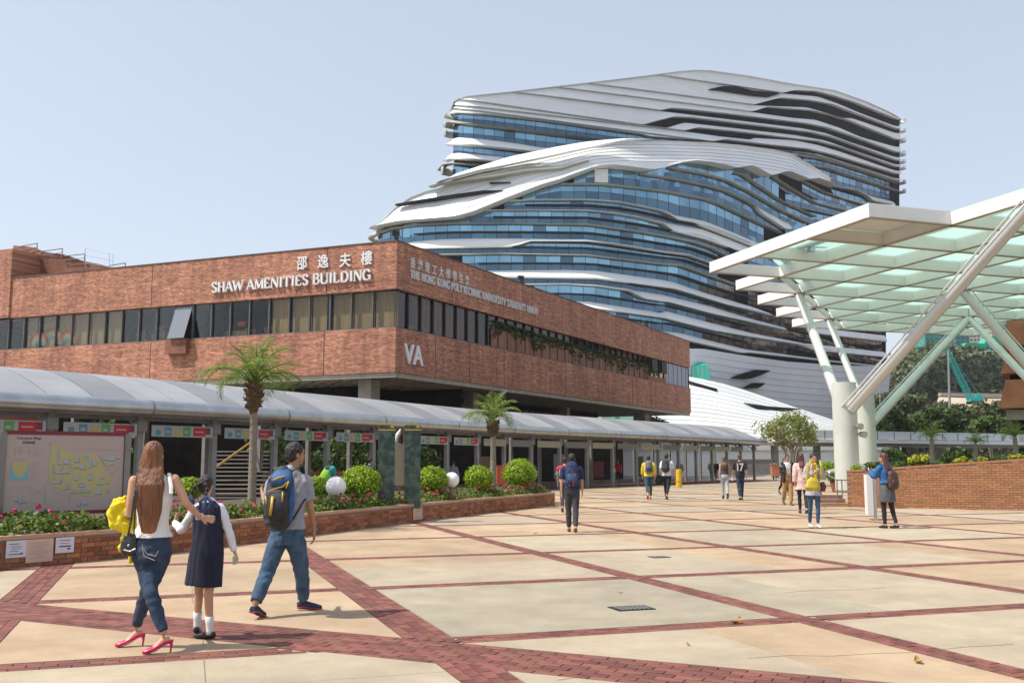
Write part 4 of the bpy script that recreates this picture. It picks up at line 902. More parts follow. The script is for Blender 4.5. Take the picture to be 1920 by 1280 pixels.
# glass of the upper mass in storeys
pane_items = []
def pane_rows(S, rows, x0, x1, w=2.5, m='towerglass', off=.0, split=True):
    for top, bot in rows:
        a = max(x0, top[0][0], bot[0][0]); b = min(x1, top[-1][0], bot[-1][0]); x = a
        while x < b - 2:
            p = S(x, 400); step = w * F / p.y / (1 if S is LOW and x < 1180 else 1.35 if x > 1300 else 1.1); e = min(x + step, b)
            t0, t1, b0, b1 = ipol(top, x), ipol(top, e), ipol(bot, x), ipol(bot, e)
            if b0 - t0 > 1.2 and b1 - t1 > 1.2:
                cuts = [0, 1] if (b0 - t0) < 9 or not split else [0, .52, 1]
                for c0, c1 in zip(cuts, cuts[1:]):
                    gx = .4; gy = .35; tl = rs.uniform(-.012, .012) * 2.0; t2 = rs.uniform(-.01, .01)
                    P = [S(x + gx, t0 + (b0 - t0) * c0 + gy, off + t2), S(e - gx, t1 + (b1 - t1) * c0 + gy, off + tl), S(e - gx, t1 + (b1 - t1) * c1 - gy, off + tl * .3), S(x + gx, t0 + (b0 - t0) * c1 - gy, off)]
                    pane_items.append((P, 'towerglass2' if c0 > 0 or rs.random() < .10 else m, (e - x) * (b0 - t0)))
            x = e
ux = xs_for(846, 1680, 20)
def curve(pts): return pts
UL1 = [(848, 232), (880, 232), (1148, 266), (1200, 268)]; UL2 = [(844, 262), (870, 260), (1070, 281)]; UL3 = [(842, 290), (870, 289), (930, 301)]; UL4 = [(838, 312), (870, 312), (905, 318)]
pane_rows(UPR, [([(x, y + 1) for x, y in UPBOT], [(848, 233), (880, 230), (1148, 265), (1290, 275)]), ([(848, 237), (880, 234), (1148, 268)], [(844, 262), (1070, 284), (1150, 292)]), ([(844, 274), (870, 273), (1000, 292)], [(842, 290), (930, 302), (1000, 310)]), ([(840, 310), (905, 318)], [(838, 345), (880, 345)])], 849, 1300)
ribbon(UPR, 'louvre_band', [(838, 230), (850, 226), (880, 231), (1148, 264)], [(838, 238), (850, 232), (880, 235), (1148, 267)], M['beige'], off=1.4)
ribbon(UPR, 'louvre_band', R3([(575, 600), (590, 575), (640, 563), (800, 575), (1000, 600), (1180, 628), (1330, 640)]), R3([(575, 620), (600, 615), (800, 630), (1000, 650), (1130, 665), (1180, 655), (1330, 645)]), M['louvre'], off=1.3)
ribbon(UPR, 'louvre_band', R3([(560, 705), (590, 672), (640, 665), (900, 690), (1060, 705)]), R3([(560, 725), (600, 712), (750, 718), (900, 735), (1060, 740)]), M['louvre'], off=1.3)
ribbon(UPR, 'louvre_band', R3([(520, 760), (560, 737), (620, 730), (800, 745)]), R3([(520, 790), (560, 752), (620, 742), (800, 755)]), M['beige'], off=1.4)
# upper mass, right hand storeys
RU = [R4([(1080, 672), (1250, 690), (1450, 745), (1790, 855)]), R4([(1160, 738), (1300, 755), (1500, 820), (1790, 912)])]
for q in RU: ribbon(UPR, 'louvre_band', q, [(x, y + 4.2) for x, y in q], M['beige'], off=1.3)
U3t, U3b = R4([(1330, 882), (1480, 900), (1560, 930), (1600, 950), (1740, 985), (1755, 990)]), R4([(1330, 892), (1480, 915), (1560, 950), (1600, 985), (1740, 1015), (1755, 1018)])
ribbon(UPR, 'louvre_band', U3t, U3b, M['louvre'], off=1.3)
pane_rows(UPR, [([(x, y) for x, y in LB if x > 1400], RU[0]), ([(x, y + 5) for x, y in RU[0]], RU[1]), ([(x, y + 5) for x, y in RU[1]], [(1500, 340), (1560, 352), (1690, 378)]), (R4([(1330, 900), (1755, 1025)]), [(1540, 372), (1680, 405)])], 1440, 1668)
# curled ends of the right edge louvres
for k, yy in enumerate((228, 246, 264, 289, 304, 316, 343, 360)):
    c = UPR(1684, yy, .2); mb = MB(); n_ = 10; pts = []
    tq = (UPR(1684, yy) - UPR(1660, yy)).normalized()
    for i in range(n_ + 1):
        a = -math.pi / 2 + math.pi * i / n_; pts.append(c + tq * 2.6 * math.cos(a) + Vector((tq.y, -tq.x, 0)) * 1.9 * -math.sin(a))
    mb.tube(pts, [(.55 if yy not in (264, 289) else .75, .14)] * 11, 10, side=(0, 0, 1))
    mb.build('curled_louvre_end', M['louvre'] if k < 6 else M['beige'], tower)
for k, yy in enumerate((219, 236, 252, 322)):
    c = UPR(847 if k < 3 else 842, yy, .2); mb = MB(); pts = []
    tq = (UPR(847, yy) - UPR(880, yy)).normalized()
    for i in range(11):
        a = -math.pi / 2 + math.pi * i / 10; pts.append(c + tq * 1.7 * math.cos(a) + Vector((-tq.y, tq.x, 0)) * 1.6 * -math.sin(a))
    mb.tube(pts, [([.5, .6, .8, .9][k], .14)] * 11, 10, side=(0, 0, 1))
    mb.build('curled_louvre_end', M['beige'], tower)
# ---- lower mass
LTOP = [(712, 436), (718, 424), (726, 410), (745, 391), (773, 372), (800, 361), (829, 354)] + R3([(640, 825), (800, 770), (1000, 710), (1300, 645), (1500, 610), (1700, 590), (1849, 590)]) + R4([(200, 590), (500, 598), (720, 615), (900, 640), (1060, 670), (1180, 740), (1300, 820), (1335, 845)])
LSB = R3([(115, 1180), (140, 1165), (300, 1135), (640, 1110), (750, 1080), (970, 990), (1200, 900), (1320, 865), (1540, 780), (1640, 770), (1780, 785)]) + R4([(80, 795), (150, 785), (280, 745), (380, 730), (480, 740), (650, 780), (700, 770), (750, 760), (880, 830), (1000, 795), (1140, 855), (1190, 840), (1325, 890), (1335, 893)])
shell(LOW, [(705, 440)] + [(x, y + 3) for x, y in LTOP] + [(1570, 372), (1600, 378), (1664, 392)], [(705, 446), (760, 520), (1000, 640), (1200, 690), (1640, 700), (1656, 700)], M['slit'], -.45, 26)
mb = MB(); xs = xs_for(LTOP[0][0], LTOP[-1][0], 8); A_ = [LOW(x, ipol(LTOP, x) + .5, .9) for x in xs]; bk = Vector((.25, .97, 0)) * 24 + Vector((0, 0, -3))
mb.add(A_ + [p + bk for p in A_], [(i, i + 1, len(xs) + i + 1, len(xs) + i) for i in range(len(xs) - 1)]); mb.build('roof', M['panelwhite'], tower)
# roof shell of the lower mass in overlapping strips, following the fold
FR_T = R3([(480, 905), (560, 872), (800, 805), (1100, 748), (1500, 732)]); FR_B = R3([(480, 912), (560, 890), (900, 850), (1100, 815), (1320, 800), (1500, 742)])
def mixc(f, a, b, xs): return [(x, ipol(a, x) * (1 - f) + ipol(b, x) * f) for x in xs]
xa = xs_for(712, 1555, 6)
NS = 7
def shellc(k):
    if k == NS: return [(x, ipol(LSB, x)) for x in xa]
    return [(x, ipol(LTOP, x) * (1 - k / NS) + ipol(LSB, x) * k / NS if x < 1141 else min(ipol(LTOP, x) + 7 * k, ipol(LSB, x) - .02 * (NS - k))) for x in xa]
for k in range(NS):
    t = shellc(k); b = shellc(k + 1)
    ribbon(LOW, 'cladding_strip', t, [(x, y - .45) for x, y in b], M['panelwhite'], off=.3 + 2.5 * (k + 1) / NS, lo=.3 + 2.5 * k / NS - .06, back=-.2, x0=713, x1=1554, step=7, rnd=False)
ribbon(LOW, 'fold_shade', FR_T, FR_B, M['beige'], off=2.9, back=1.3, rnd=True, mini=.2)  # beige ribbon painted as the shaded under-face of the fold
u_t = [(829, 352)] + R3([(640, 826), (800, 771), (1000, 711), (1300, 646), (1500, 612)]) + [(1158, 266), (1200, 265.5)]
FR_T2 = [q for q in FR_T if q[0] < 1095] + [(1120, 281), (1160, 269), (1200, 266)]
ribbon(LOW, 'cladding_strip', [(x, y - .6) for x, y in u_t], [(x, y + .4) for x, y in zip([q[0] for q in u_t], [ipol(FR_T2, q[0]) for q in u_t])], M['panelwhite'], off=3.1, back=1.8, lo=2.0, rnd=False, x0=830, x1=1200)
ribbon(LOW, 'slot_shade', R3([(280, 1018), (600, 965), (820, 935), (950, 935)]), R3([(280, 1030), (600, 985), (880, 950), (950, 938)]), M['slit'], off=2.35, back=1.3, rnd=False, mini=.1)
ribbon(LOW, 'slot_shade', R3([(860, 883), (1000, 880)]), R3([(860, 887), (1000, 884)]), M['slit'], off=2.35, back=1.3, rnd=False, mini=.1)
RB2 = lambda q, th: [(x, y + th) for x, y in q]
BAND = [  # (top, bottom, material)
 (R4([(700, 790), (750, 800), (850, 872), (1000, 972), (1230, 1078)]), 4, 'beige'),
 (R4([(950, 815), (1080, 900), (1240, 992), (1480, 1052)]), 3.6, 'beige'),
 (R4([(1150, 845), (1300, 922), (1550, 1000), (1760, 1010)]), 3.6, 'beige'),
 (R4([(260, 750), (500, 795), (640, 835), (800, 912), (1000, 1030), (1180, 1115)]), 5.5, 'beige'),
 (R4([(70, 795), (300, 832), (500, 873), (640, 912), (780, 978), (830, 1010)]), 4.5, 'beige'),
 (R4([(830, 1010), (860, 1032), (1060, 1140)]), R4([(830, 1023), (860, 1070), (1000, 1160), (1020, 1175)]), 'louvre'),
 (R3([(1325, 864), (1600, 864), (1849, 893)]) + R4([(250, 915), (500, 965), (600, 998), (700, 1048), (900, 1140), (1000, 1185)]), 4.4, 'beige'),
 (R3([(975, 977), (1200, 971), (1500, 971), (1700, 985), (1849, 1013)]) + R4([(200, 1040), (260, 1058), (300, 1080), (500, 1120), (700, 1200), (900, 1285)]), R3([(975, 990), (1200, 984), (1500, 984), (1700, 998), (1849, 1028)]) + R4([(200, 1055), (260, 1085), (300, 1115), (400, 1130), (560, 1190), (830, 1300), (900, 1330)]), 'louvre'),
 (R3([(765, 1043), (1100, 1040), (1500, 1042), (1700, 1062), (1849, 1088)]) + R6([(150, 95), (280, 125), (340, 140), (560, 180), (700, 232), (900, 312)]), R3([(765, 1052), (1100, 1050), (1500, 1055), (1700, 1076), (1849, 1104)]) + R6([(150, 110), (280, 145), (340, 192), (560, 248), (760, 318), (900, 372)]), 'louvre'),
 (R3([(60, 1230), (70, 1205), (110, 1186), (200, 1160), (350, 1140), (600, 1129), (1000, 1129), (1500, 1134), (1849, 1182)]) + R6([(300, 213), (480, 248), (600, 284), (700, 332), (740, 365)]), R3([(60, 1240), (100, 1210), (200, 1175), (350, 1153), (600, 1142), (1000, 1142), (1500, 1150), (1849, 1200)]) + R6([(300, 232), (480, 270), (600, 306), (700, 358), (740, 385)]), 'beige'),
 (R5([(240, 200), (330, 183), (500, 168), (700, 163), (1080, 163), (1440, 168), (1600, 188), (1920, 238)]) + R6([(450, 338), (600, 390), (660, 415)]), R5([(240, 240), (330, 234), (480, 230), (950, 222), (1010, 211), (1080, 185), (1440, 185), (1600, 203), (1920, 256)]) + R6([(450, 356), (600, 408), (660, 432)]), 'louvre'),
 (R5([(380, 262), (900, 252), (1440, 262), (1700, 292), (1920, 315)]) + R6([(400, 405), (560, 462), (770, 535)]), R5([(380, 274), (900, 266), (1440, 276), (1700, 307), (1920, 335)]) + R6([(400, 425), (560, 482), (770, 555)]), 'beige'),
 (R5([(640, 378), (750, 370), (1300, 364), (1500, 370), (1920, 428)]) + R6([(360, 530), (560, 598), (905, 700), (1000, 735)]), R5([(640, 418), (860, 416), (1500, 426), (1920, 480)]) + R6([(360, 580), (700, 682), (880, 722), (1000, 752)]), 'louvre'),
 (R5([(950, 452), (1300, 449), (1500, 458), (1700, 484), (1750, 498), (1920, 523)]) + R6([(300, 618), (600, 688), (900, 780), (1100, 832)]), R5([(950, 462), (1300, 460), (1500, 472), (1700, 503), (1790, 552), (1920, 572)]) + R6([(300, 662), (600, 742), (860, 797), (1100, 850)]), 'louvre'),
 (R5([(1100, 566), (1250, 560), (1450, 568), (1920, 640)]) + R6([(300, 720), (600, 798), (880, 868), (1200, 930), (1400, 970)]), R5([(1100, 590), (1380, 602), (1600, 632), (1920, 676)]) + R6([(300, 777), (600, 852), (840, 892), (1200, 948), (1400, 985)]), 'louvre'),
 (R6([(-100, 805), (60, 828), (400, 868), (600, 918), (850, 978), (1400, 1048), (1780, 1090)]), R6([(-100, 830), (180, 862), (400, 912), (800, 1003), (850, 1000), (1400, 1062), (1780, 1102)]), 'louvre'),
 (R6([(300, 940), (480, 972), (700, 1006), (950, 1058)]), 2.5, 'beige'),
 (R6([(1250, 820), (1320, 833), (1770, 885)]), R6([(1250, 850), (1320, 876), (1770, 928)]), 'louvre'),
 (R6([(1200, 935), (1270, 940), (1770, 995)]), R6([(1200, 952), (1290, 985), (1770, 1032)]), 'louvre'),
]
for t, b, m in BAND:
    ribbon(LOW, 'louvre_band', t, RB2(t, b) if not isinstance(b, list) else b, M[m], off=.95 if m == 'louvre' else .9, step=6)
# left tip: the lowest overhang swings round
tip = []
for i in range(12):
    a = math.pi * i / 11; tip.append(LOW(712, 440, 0) + Vector((-2.6 * math.sin(a), 3.2 - 3.4 * math.cos(a), 0)))
mb = MB()
mb.tube(tip, [(.42, .3)] * 12, 10, side=(0, 0, 1))
mb.build('curled_louvre_end', M['beige'], tower)
# glass storeys of the lower mass: panes between band lines
lines = [(LSB, 0), (BAND[6][0], 1), (BAND[7][0], 1), (BAND[8][0], 1), (BAND[9][0], 1), (BAND[10][0], 1), (BAND[11][0], 1), (BAND[12][0], 1), (BAND[13][0], 1), (BAND[14][0], 1), (BAND[15][0], 1)]
thick = {6: 3, 7: 4, 8: 4, 9: 4, 10: 14, 11: 4, 12: 13, 13: 5, 14: 13, 15: 8}
for i in range(len(lines) - 1):
    top, bot = lines[i][0], lines[i + 1][0]
    t0 = [(x, y + (thick.get(i + 5, 2) * .6 if i else .5)) for x, y in top]
    pane_rows(LOW, [(t0, bot)], 712, 1475, w=2.3 if i else 2.3)
# storeys reaching up to the shell at its left slope
for i in (6, 7, 8):
    lo_, hi_ = BAND[i + 1][0][0][0], BAND[i][0][0][0] + 4
    lo_ = max(lo_, 712); pane_rows(LOW, [([(x, ipol(LSB, x) + .8) for x in xs_for(lo_, hi_, 6)], [(x, ipol(BAND[i + 1][0], x)) for x in xs_for(lo_, hi_, 6)])], lo_, hi_)
pane_rows(LOW, [([(x, ipol(BAND[9][0], x) + 4) for x in xs_for(708, 776, 6)], [(x, 462) for x in xs_for(708, 776, 6)])], 709, 776)
pane_rows(LOW, [([(x, ipol(LSB, x) + 1) for x in xs_for(1180, 1545, 8)], BAND[4][0]), (RB2(BAND[4][0], 5), BAND[6][0]), (RB2(BAND[3][0], 6), [(x, y + 22) for x, y in BAND[3][0]]), (RB2(BAND[0][0], 5), [(x, y + 16) for x, y in BAND[0][0]]), (RB2(BAND[1][0], 5), [(x, y + 14) for x, y in BAND[1][0]]), (RB2(BAND[2][0], 5), [(x, y + 22) for x, y in BAND[2][0]])], 1182, 1640)
for (y0, y1) in ((360, 384), (386, 410), (412, 440)): pane_rows(LOW, [([(1470, y0 + 3), (1665, y0 + 40)], [(1470, y1), (1665, y1 + 42)])], 1472, 1664)
for (y0, y1, y2, y3) in ((440, 470, 520, 560), (472, 500, 563, 590), (502, 540, 593, 612), (545, 572, 616, 627), (578, 596, 641, 660), (600, 616, 662, 672), (622, 640, 674, 684)):
    pane_rows(LOW, [([(1400, y0), (1655, y2)], [(1400, y1), (1655, y3)])], 1402, 1654)
pane_items.sort(key=lambda q: -q[2])
for P, m, _ in pane_items[:300]:
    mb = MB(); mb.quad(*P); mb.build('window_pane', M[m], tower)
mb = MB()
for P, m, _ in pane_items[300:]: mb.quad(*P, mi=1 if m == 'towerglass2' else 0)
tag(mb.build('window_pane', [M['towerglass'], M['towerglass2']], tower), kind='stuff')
# sunshade shelf lines (dark transoms) half-way up the glass storeys
for i in range(2, 10):
    top, bot = lines[i][0], lines[i + 1][0] if i < len(lines) - 1 else None
    if bot is None: continue
    a = max(top[0][0], bot[0][0]) + 30
    t = [(x, ipol(top, x) * .42 + ipol(bot, x) * .58) for x in xs_for(a, 1400, 10)]
    ribbon(LOW, 'sunshade', t, RB2(t, 1.0), M['transom'], off=.9, back=-.1, rnd=False)
ribbon(LOW, 'lift_shaft_panel', R3([(1545, 780), (1630, 775)]), R3([(1525, 862), (1605, 866)]), M['louvre'], off=.5, rnd=False)
mb = MB()
for k in range(3): mb.bar(LOW(1360 + 45 * k, 580 + 12 * k, 1.5), LOW(1355 + 45 * k, 620 + 12 * k, 1.5), .5, .5)
# shaded lower skirt of the tower and the bright sloping mound in front of it
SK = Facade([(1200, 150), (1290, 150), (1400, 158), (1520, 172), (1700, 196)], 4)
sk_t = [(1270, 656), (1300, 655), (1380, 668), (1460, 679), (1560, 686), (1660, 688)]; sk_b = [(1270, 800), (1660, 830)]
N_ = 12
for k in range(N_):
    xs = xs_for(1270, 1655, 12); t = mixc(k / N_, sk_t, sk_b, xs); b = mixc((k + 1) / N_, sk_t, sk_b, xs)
    ribbon(SK, 'skirt_panel', t, [(x, y + .2) for x, y in b], M['panelshade'], off=.12 * (N_ - k) + .2, back=-.3, rnd=False, step=12)
for t, b in ((R6([(700, 1170), (760, 1145), (850, 1118), (935, 1122)]), R6([(700, 1175), (800, 1180), (870, 1155), (935, 1126)])), (R6([(780, 1235), (830, 1205), (900, 1205)]), R6([(780, 1240), (860, 1240), (900, 1210)]))):
    ribbon(SK, 'dark_opening', t, b, M['slit'], off=2.1, back=1.5, rnd=False, mini=.1)
mound = empty('white_mound_building', at(1400, 850, 120), 'bright white sloping wave-like building with long panel seams in front of the tower', 'building')
mound.location.z = 0; WM[mound.name] = Matrix.Translation(mound.location)
m_t = [(1130, 690), (1294, 704), (1330, 711), (1400, 732), (1470, 756), (1530, 776), (1600, 800), (1680, 826)]
NM = 16
def mp_(x, f, up=0):
    """mound surface: from its crest (far) down to its foot (near)"""
    yt = ipol(m_t, x); yb = 838; y = yt + (yb - yt) * f; Y = 150 - 44 * f ** .9
    return at(x, y, Y) + Vector((0, 0, up))
for k in range(NM):
    mb = MB(); xs = xs_for(1130, 1690, 16); f0, f1 = k / NM, (k + 1) / NM + .006; n_ = len(xs)
    A_ = [mp_(x, f0, 0) for x in xs]; B_ = [mp_(x, f1, .13) for x in xs]; D_ = [mp_(x, f1, -.3) for x in xs]
    mb.add(A_ + B_ + D_, [q for i in range(n_ - 1) for q in ((i, n_ + i, n_ + i + 1, i + 1), (n_ + i, 2 * n_ + i, 2 * n_ + i + 1, n_ + i + 1))]); mb.build('cladding_panel', M['moundpanel'], mound)
for (x0, x1, y0, y1) in ((1396, 1500, 895, 902), ):
    mb = MB(); mb.prism([mp_(1395, .27, .25), mp_(1440, .22, .25), mp_(1500, .06, .25), mp_(1470, .20, .25), mp_(1420, .30, .25)], (0, 0, .12)); mb.build('dark_opening', M['slit'], mound)
mb = MB(); mb.prism([mp_(1290, .1, .2), mp_(1345, .14, .2), mp_(1345, .17, .2), mp_(1290, .13, .2)], (0, 0, .12)); mb.build('dark_opening', M['slit'], mound)
# foot wall of the mound in the shade, seen between the walkway posts
mb = MB(); a, b = mp_(1130, 1), mp_(1690, 1); mb.prism([Vector((a.x, a.y, -.1)), Vector((b.x, b.y, -.1)), b, a], (0, 1.5, 0)); mb.build('foot_wall', M['panelwhite'], mound)
# ================================================================ steel and glass canopy on concrete columns
T0 = at(1335, 511, 56.0); cz = T0.z; CELL = 4.55; BD = .62
def cn(i, j, z=0): return Vector((T0.x, T0.y, cz + z)) + eA * (i * CELL) + eB * (j * CELL)
canopy = empty('steel_canopy', at(1590, 921, 50), 'large white steel canopy with a stepped edge, green tinted glass panels and tubular struts', 'canopy')
canopy.location.z = 0; WM[canopy.name] = Matrix.Translation(canopy.location)
M['canopyglass'] = None
m = bpy.data.materials.new('mint_canopy_glass'); m.use_nodes = True; nt = m.node_tree; n = nt.nodes; L_ = nt.links; out = n['Material Output']
tl = n.new('ShaderNodeBsdfTranslucent'); tl.inputs[0].default_value = (.66, .78, .72, 1); tr = n.new('ShaderNodeBsdfTransparent'); tr.inputs[0].default_value = (.64, .80, .74, 1)
mx = n.new('ShaderNodeMixShader'); mx.inputs[0].default_value = .42; L_.new(tl.outputs[0], mx.inputs[1]); L_.new(tr.outputs[0], mx.inputs[2])
g2 = n.new('ShaderNodeMixShader'); g2.inputs[0].default_value = .06; gl = n.new('ShaderNodeBsdfGlossy'); gl.inputs['Roughness'].default_value = .1
L_.new(mx.outputs[0], g2.inputs[1]); L_.new(gl.outputs[0], g2.inputs[2]); L_.new(g2.outputs[0], out.inputs[0]); M['canopyglass'] = m
M['beampaint'] = mat('white_beam_paint', (.76, .76, .73), .5, col2=(.70, .70, .67), scale=.6)
M['beamrust'] = mat('brown_beam_flange', (.40, .33, .25), .6)
cells = set()
for i in range(0, 11):
    for j in range(-9, 9):
        if j <= i - 1 and (j >= -3 or (i >= 1 and j >= -5 - i // 2)) and j <= 9 - i + 3 and i + j <= 10: cells.add((i, j))
cells = {c for c in cells if c[1] <= 3}
seen = set()
def beam(i0, j0, i1, j1):
    k = (min((i0, j0), (i1, j1)), max((i0, j0), (i1, j1)))
    if k in seen: return
    seen.add(k); a, b = cn(*k[0]), cn(*k[1]); al = (k[0][1] == k[1][1])
    up = Vector((0, 0, BD / 2)); w = .20 if al else .199; t = (b - a).normalized()
    e = 0.1 if al else -.1
    mb = MB(); mb.bar(a + up - t * e, b + up + t * e, w, BD if al else BD - .012); mb.build('roof_beam', M['beampaint'], canopy)
    mb2.bar(a - t * e, b + t * e, w + .09, .03 if al else .024)
mb2 = MB()
for (i, j) in sorted(cells):
    beam(i, j, i + 1, j); beam(i, j + 1, i + 1, j + 1); beam(i, j, i, j + 1); beam(i + 1, j, i + 1, j + 1)
mb2.build('beam_flange', M['beamrust'], canopy)
# glass over the inner cells; along the stepped edge only the inner half cell is glazed
for (i, j) in sorted(cells):
    z = BD + .06; g_ = .05
    c = [cn(i, j, z), cn(i + 1, j, z), cn(i + 1, j + 1, z), cn(i, j + 1, z)]
    ctr = (c[0] + c[2]) / 2
    c = [p + (ctr - p) * .025 for p in c]
    edge = (j == i - 1); nw = (i == 0 and j <= -2)
    if edge or (i == 0 and j > -3): poly = [c[0], c[1], c[2]] if edge else None
    elif nw: poly = [c[1], c[2], c[3]]
    else: poly = c
    if i == 0 and j == -2: poly = c
    if poly is None: continue
    mb = MB(); mb.prism(poly, (0, 0, .03)); mb.build('glass_panel', m, canopy)
    if poly is c:   # glazing bars
        mb = MB(); mb.bar((c[0] + c[3]) / 2 - Vector((0, 0, .04)), (c[1] + c[2]) / 2 - Vector((0, 0, .04)), .06, .06); mb.bar((c[0] + c[1]) / 2 - Vector((0, 0, .05)), (c[3] + c[2]) / 2 - Vector((0, 0, .05)), .06, .05); mb.build('glazing_bar', M['beampaint'], canopy)
# white soffit plates in the open corner cells
for (i, j, tri) in ((0, -3, ((0, -3), (1, -3), (1, -2.02), (.0, -2.02))),):
    mb = MB(); mb.prism([cn(a, b, BD + .02) for a, b in tri], (0, 0, .03)); mb.build('soffit_plate', M['beampaint'], canopy)
# diagonal edge beam along the inner corners of the steps
for k in range(0, 4):
    a, b = cn(1 + k, k, 0), cn(2 + k, k + 1, 0); mb = MB(); mb.bar(a + Vector((0, 0, .2)), b + Vector((0, 0, .2)), .16, .38); mb.build('edge_beam', M['beampaint'], canopy)
# raised upper fascia behind the front edge
for (a, b) in (((.55, -.55), (.55, -1.95)), ((.55, -1.95), (1.6, -1.95)), ((.55, -.55), (2.2, 1.1))):
    mb = MB(); mb.bar(cn(*a, BD + .66), cn(*b, BD + .66), .16, .66); mb.build('upper_fascia', M['beampaint'], canopy)
mb = MB(); mb.box(cn(.75, -1.05, BD + .5) + Vector((-.15, -.3, 0)), (.3, .3, 1.4), GA); mb.build('downpipe_box', M['steel'], canopy)
M['colconc'] = mat('pale_green_grey_column', (.50, .52, .46), .6, col2=(.56, .57, .51), scale=.8)
M['strut'] = mat('painted_steel_strut', (.60, .61, .60), .38, metal=.25, col2=(.62, .60, .56), scale=1.5)
colA = at(1590, 921, 50); colA.z = 0; colB = at(1628, 905, 63.5); colB.z = 0
colC = at(2010, 900, 60); colC.z = 0
for cpos, zt_, lab in ((colA, 5.5, 0), (colB, 5.9, 1), (colC, 5.6, 2)):
    mb = MB(); mb.tube([cpos, cpos + Vector((0, 0, zt_))], .60, 28); cl = mb.build('column', M['colconc'], canopy, smooth=True); cl.data.set_sharp_from_angle(angle=.8)
    mb = MB(); mb.tube([cpos + Vector((0, 0, .02)), cpos + Vector((0, 0, .12))], .66, 28); mb.build('column_base', M['steel_dark'], cl)
def strut(a, b, r, pipe=None):
    mb = MB(); a = Vector(a); b = Vector(b); t = (b - a).normalized()
    mb.tube([a, a + t * .02, b - t * .02, b], [r * .8, r, r, r * .8], 18); s = mb.build('strut', M['strut'], canopy, smooth=True); s.data.set_sharp_from_angle(angle=.8)
    mb = MB(); mb.tube([b - t * .1, b + t * .35], [r * .55, r * .35], 12); mb.build('strut_foot', M['steel_dark'], s)
    if pipe is not None:
        o = Vector(pipe); mb = MB(); mb.tube([a + o, b + o], .045, 8); mb.build('drain_pipe', M['strut'], s)
nd = lambda i, j: cn(i, j, -.12)
topA = colA + Vector((0, 0, 4.7)); topB = colB + Vector((0, 0, 5.1)); topC = colC + Vector((0, 0, 4.8))
strut(colA + Vector((-.25, .1, 4.6)), nd(2, 1), .27)
strut(colA + Vector((.15, -.5, 4.15)), nd(1, -4), .28, (-.45, .0, .12))
strut(colB + Vector((-.15, 0, 5.2)), nd(4, 3), .25)
strut(colB + Vector((.35, -.2, 4.0)), nd(6, 2), .29, (-.42, 0, .14))
strut(colC + Vector((-.3, 0, 4.3)), nd(6, 2), .25)
strut(colC + Vector((-.3, -.2, 4.9)), nd(4, 0), .30, (.42, 0, .2))
strut(colA + Vector((.5, .4, 3.9)), colA + Vector((.2, .2, 4.9)), .2)
for i, j in ((2, 1), (1, -4), (4, 3), (6, 2), (4, 0)):
    mb = MB(); c = cn(i, j, -.05); mb.box(c, (.5, .5, .25), GA); mb.box(c + Vector((0, 0, .35)), (.25, .25, .6), GA); mb.build('node_bracket', M['steel_dark'], canopy)
for k, (c, z) in enumerate(((colA + Vector((.35, -.62, 0)), 3.3), (colA + Vector((.55, -.55, 0)), 2.9))):
    mb = MB(); mb.tube([c + Vector((0, 0, z)), c + Vector((.1, -.35, z - .05))], [.13, .17], 12); mb.tube([c + Vector((0, .2, z)), c + Vector((0, 0, z))], .05, 8); mb.build('spot_lamp', M['steel'], canopy)
# ================================================================ brick ramp wall on the right
wA = g(1590, 950); wB = g(1955, 957)
wdir = (wB - wA).normalized(); wL = (wB - wA).length
rwall = empty('brick_wall', wA, 'tan brick retaining wall rising to the right behind the woman in the blue jacket', 'wall')
e_ = wA + Vector((wdir.x * .0, 0, 0)) + Vector((-.45, 4.6, 0))
brick_wall(rwall, [wA, wB + wdir * 5], lambda s: 1.17 + .42 * s / wL, .235, .077, M['wallbrick'], front=1, cop=None)
mb = MB(); a, b = wA, wB + wdir * 5; n = Vector((-wdir.y, wdir.x, 0)); zt0, zt1 = 1.17, 1.17 + .42 * (wL + 5) / wL
mb.add([a - n * .02 + Vector((0, 0, zt0)), b - n * .02 + Vector((0, 0, zt1)), b + n * .26 + Vector((0, 0, zt1)), a + n * .26 + Vector((0, 0, zt0))] + [a - n * .02 + Vector((0, 0, zt0 + .07)), b - n * .02 + Vector((0, 0, zt1 + .07)), b + n * .26 + Vector((0, 0, zt1 + .07)), a + n * .26 + Vector((0, 0, zt0 + .07))], [(3, 2, 1, 0), (4, 5, 6, 7), (0, 1, 5, 4), (1, 2, 6, 5), (2, 3, 7, 6), (3, 0, 4, 7)])
mb.build('coping', M['wallbrick'], rwall)
mb = MB(); mb.prism([Vector((p.x, p.y, 0)) for p in (wA + n * .02, wA + n * .24, wA + n * 5 + wdir * .8, wA + n * 5 + wdir * .55)], (0, 0, 1.16)); mb.build('return_wall', M['facade_dark'], rwall)
mb = MB(); q = [wA + n * .25, wB + wdir * 5 + n * .25, wB + wdir * 5 + n * 9, wA + n * 9]; mb.add([Vector((p.x, p.y, z)) for p, z in zip(q, (1.0, 1.5, 1.5, 1.0))], [(0, 1, 2, 3)]); mb.build('soil_bed', M['soil'], rwall)
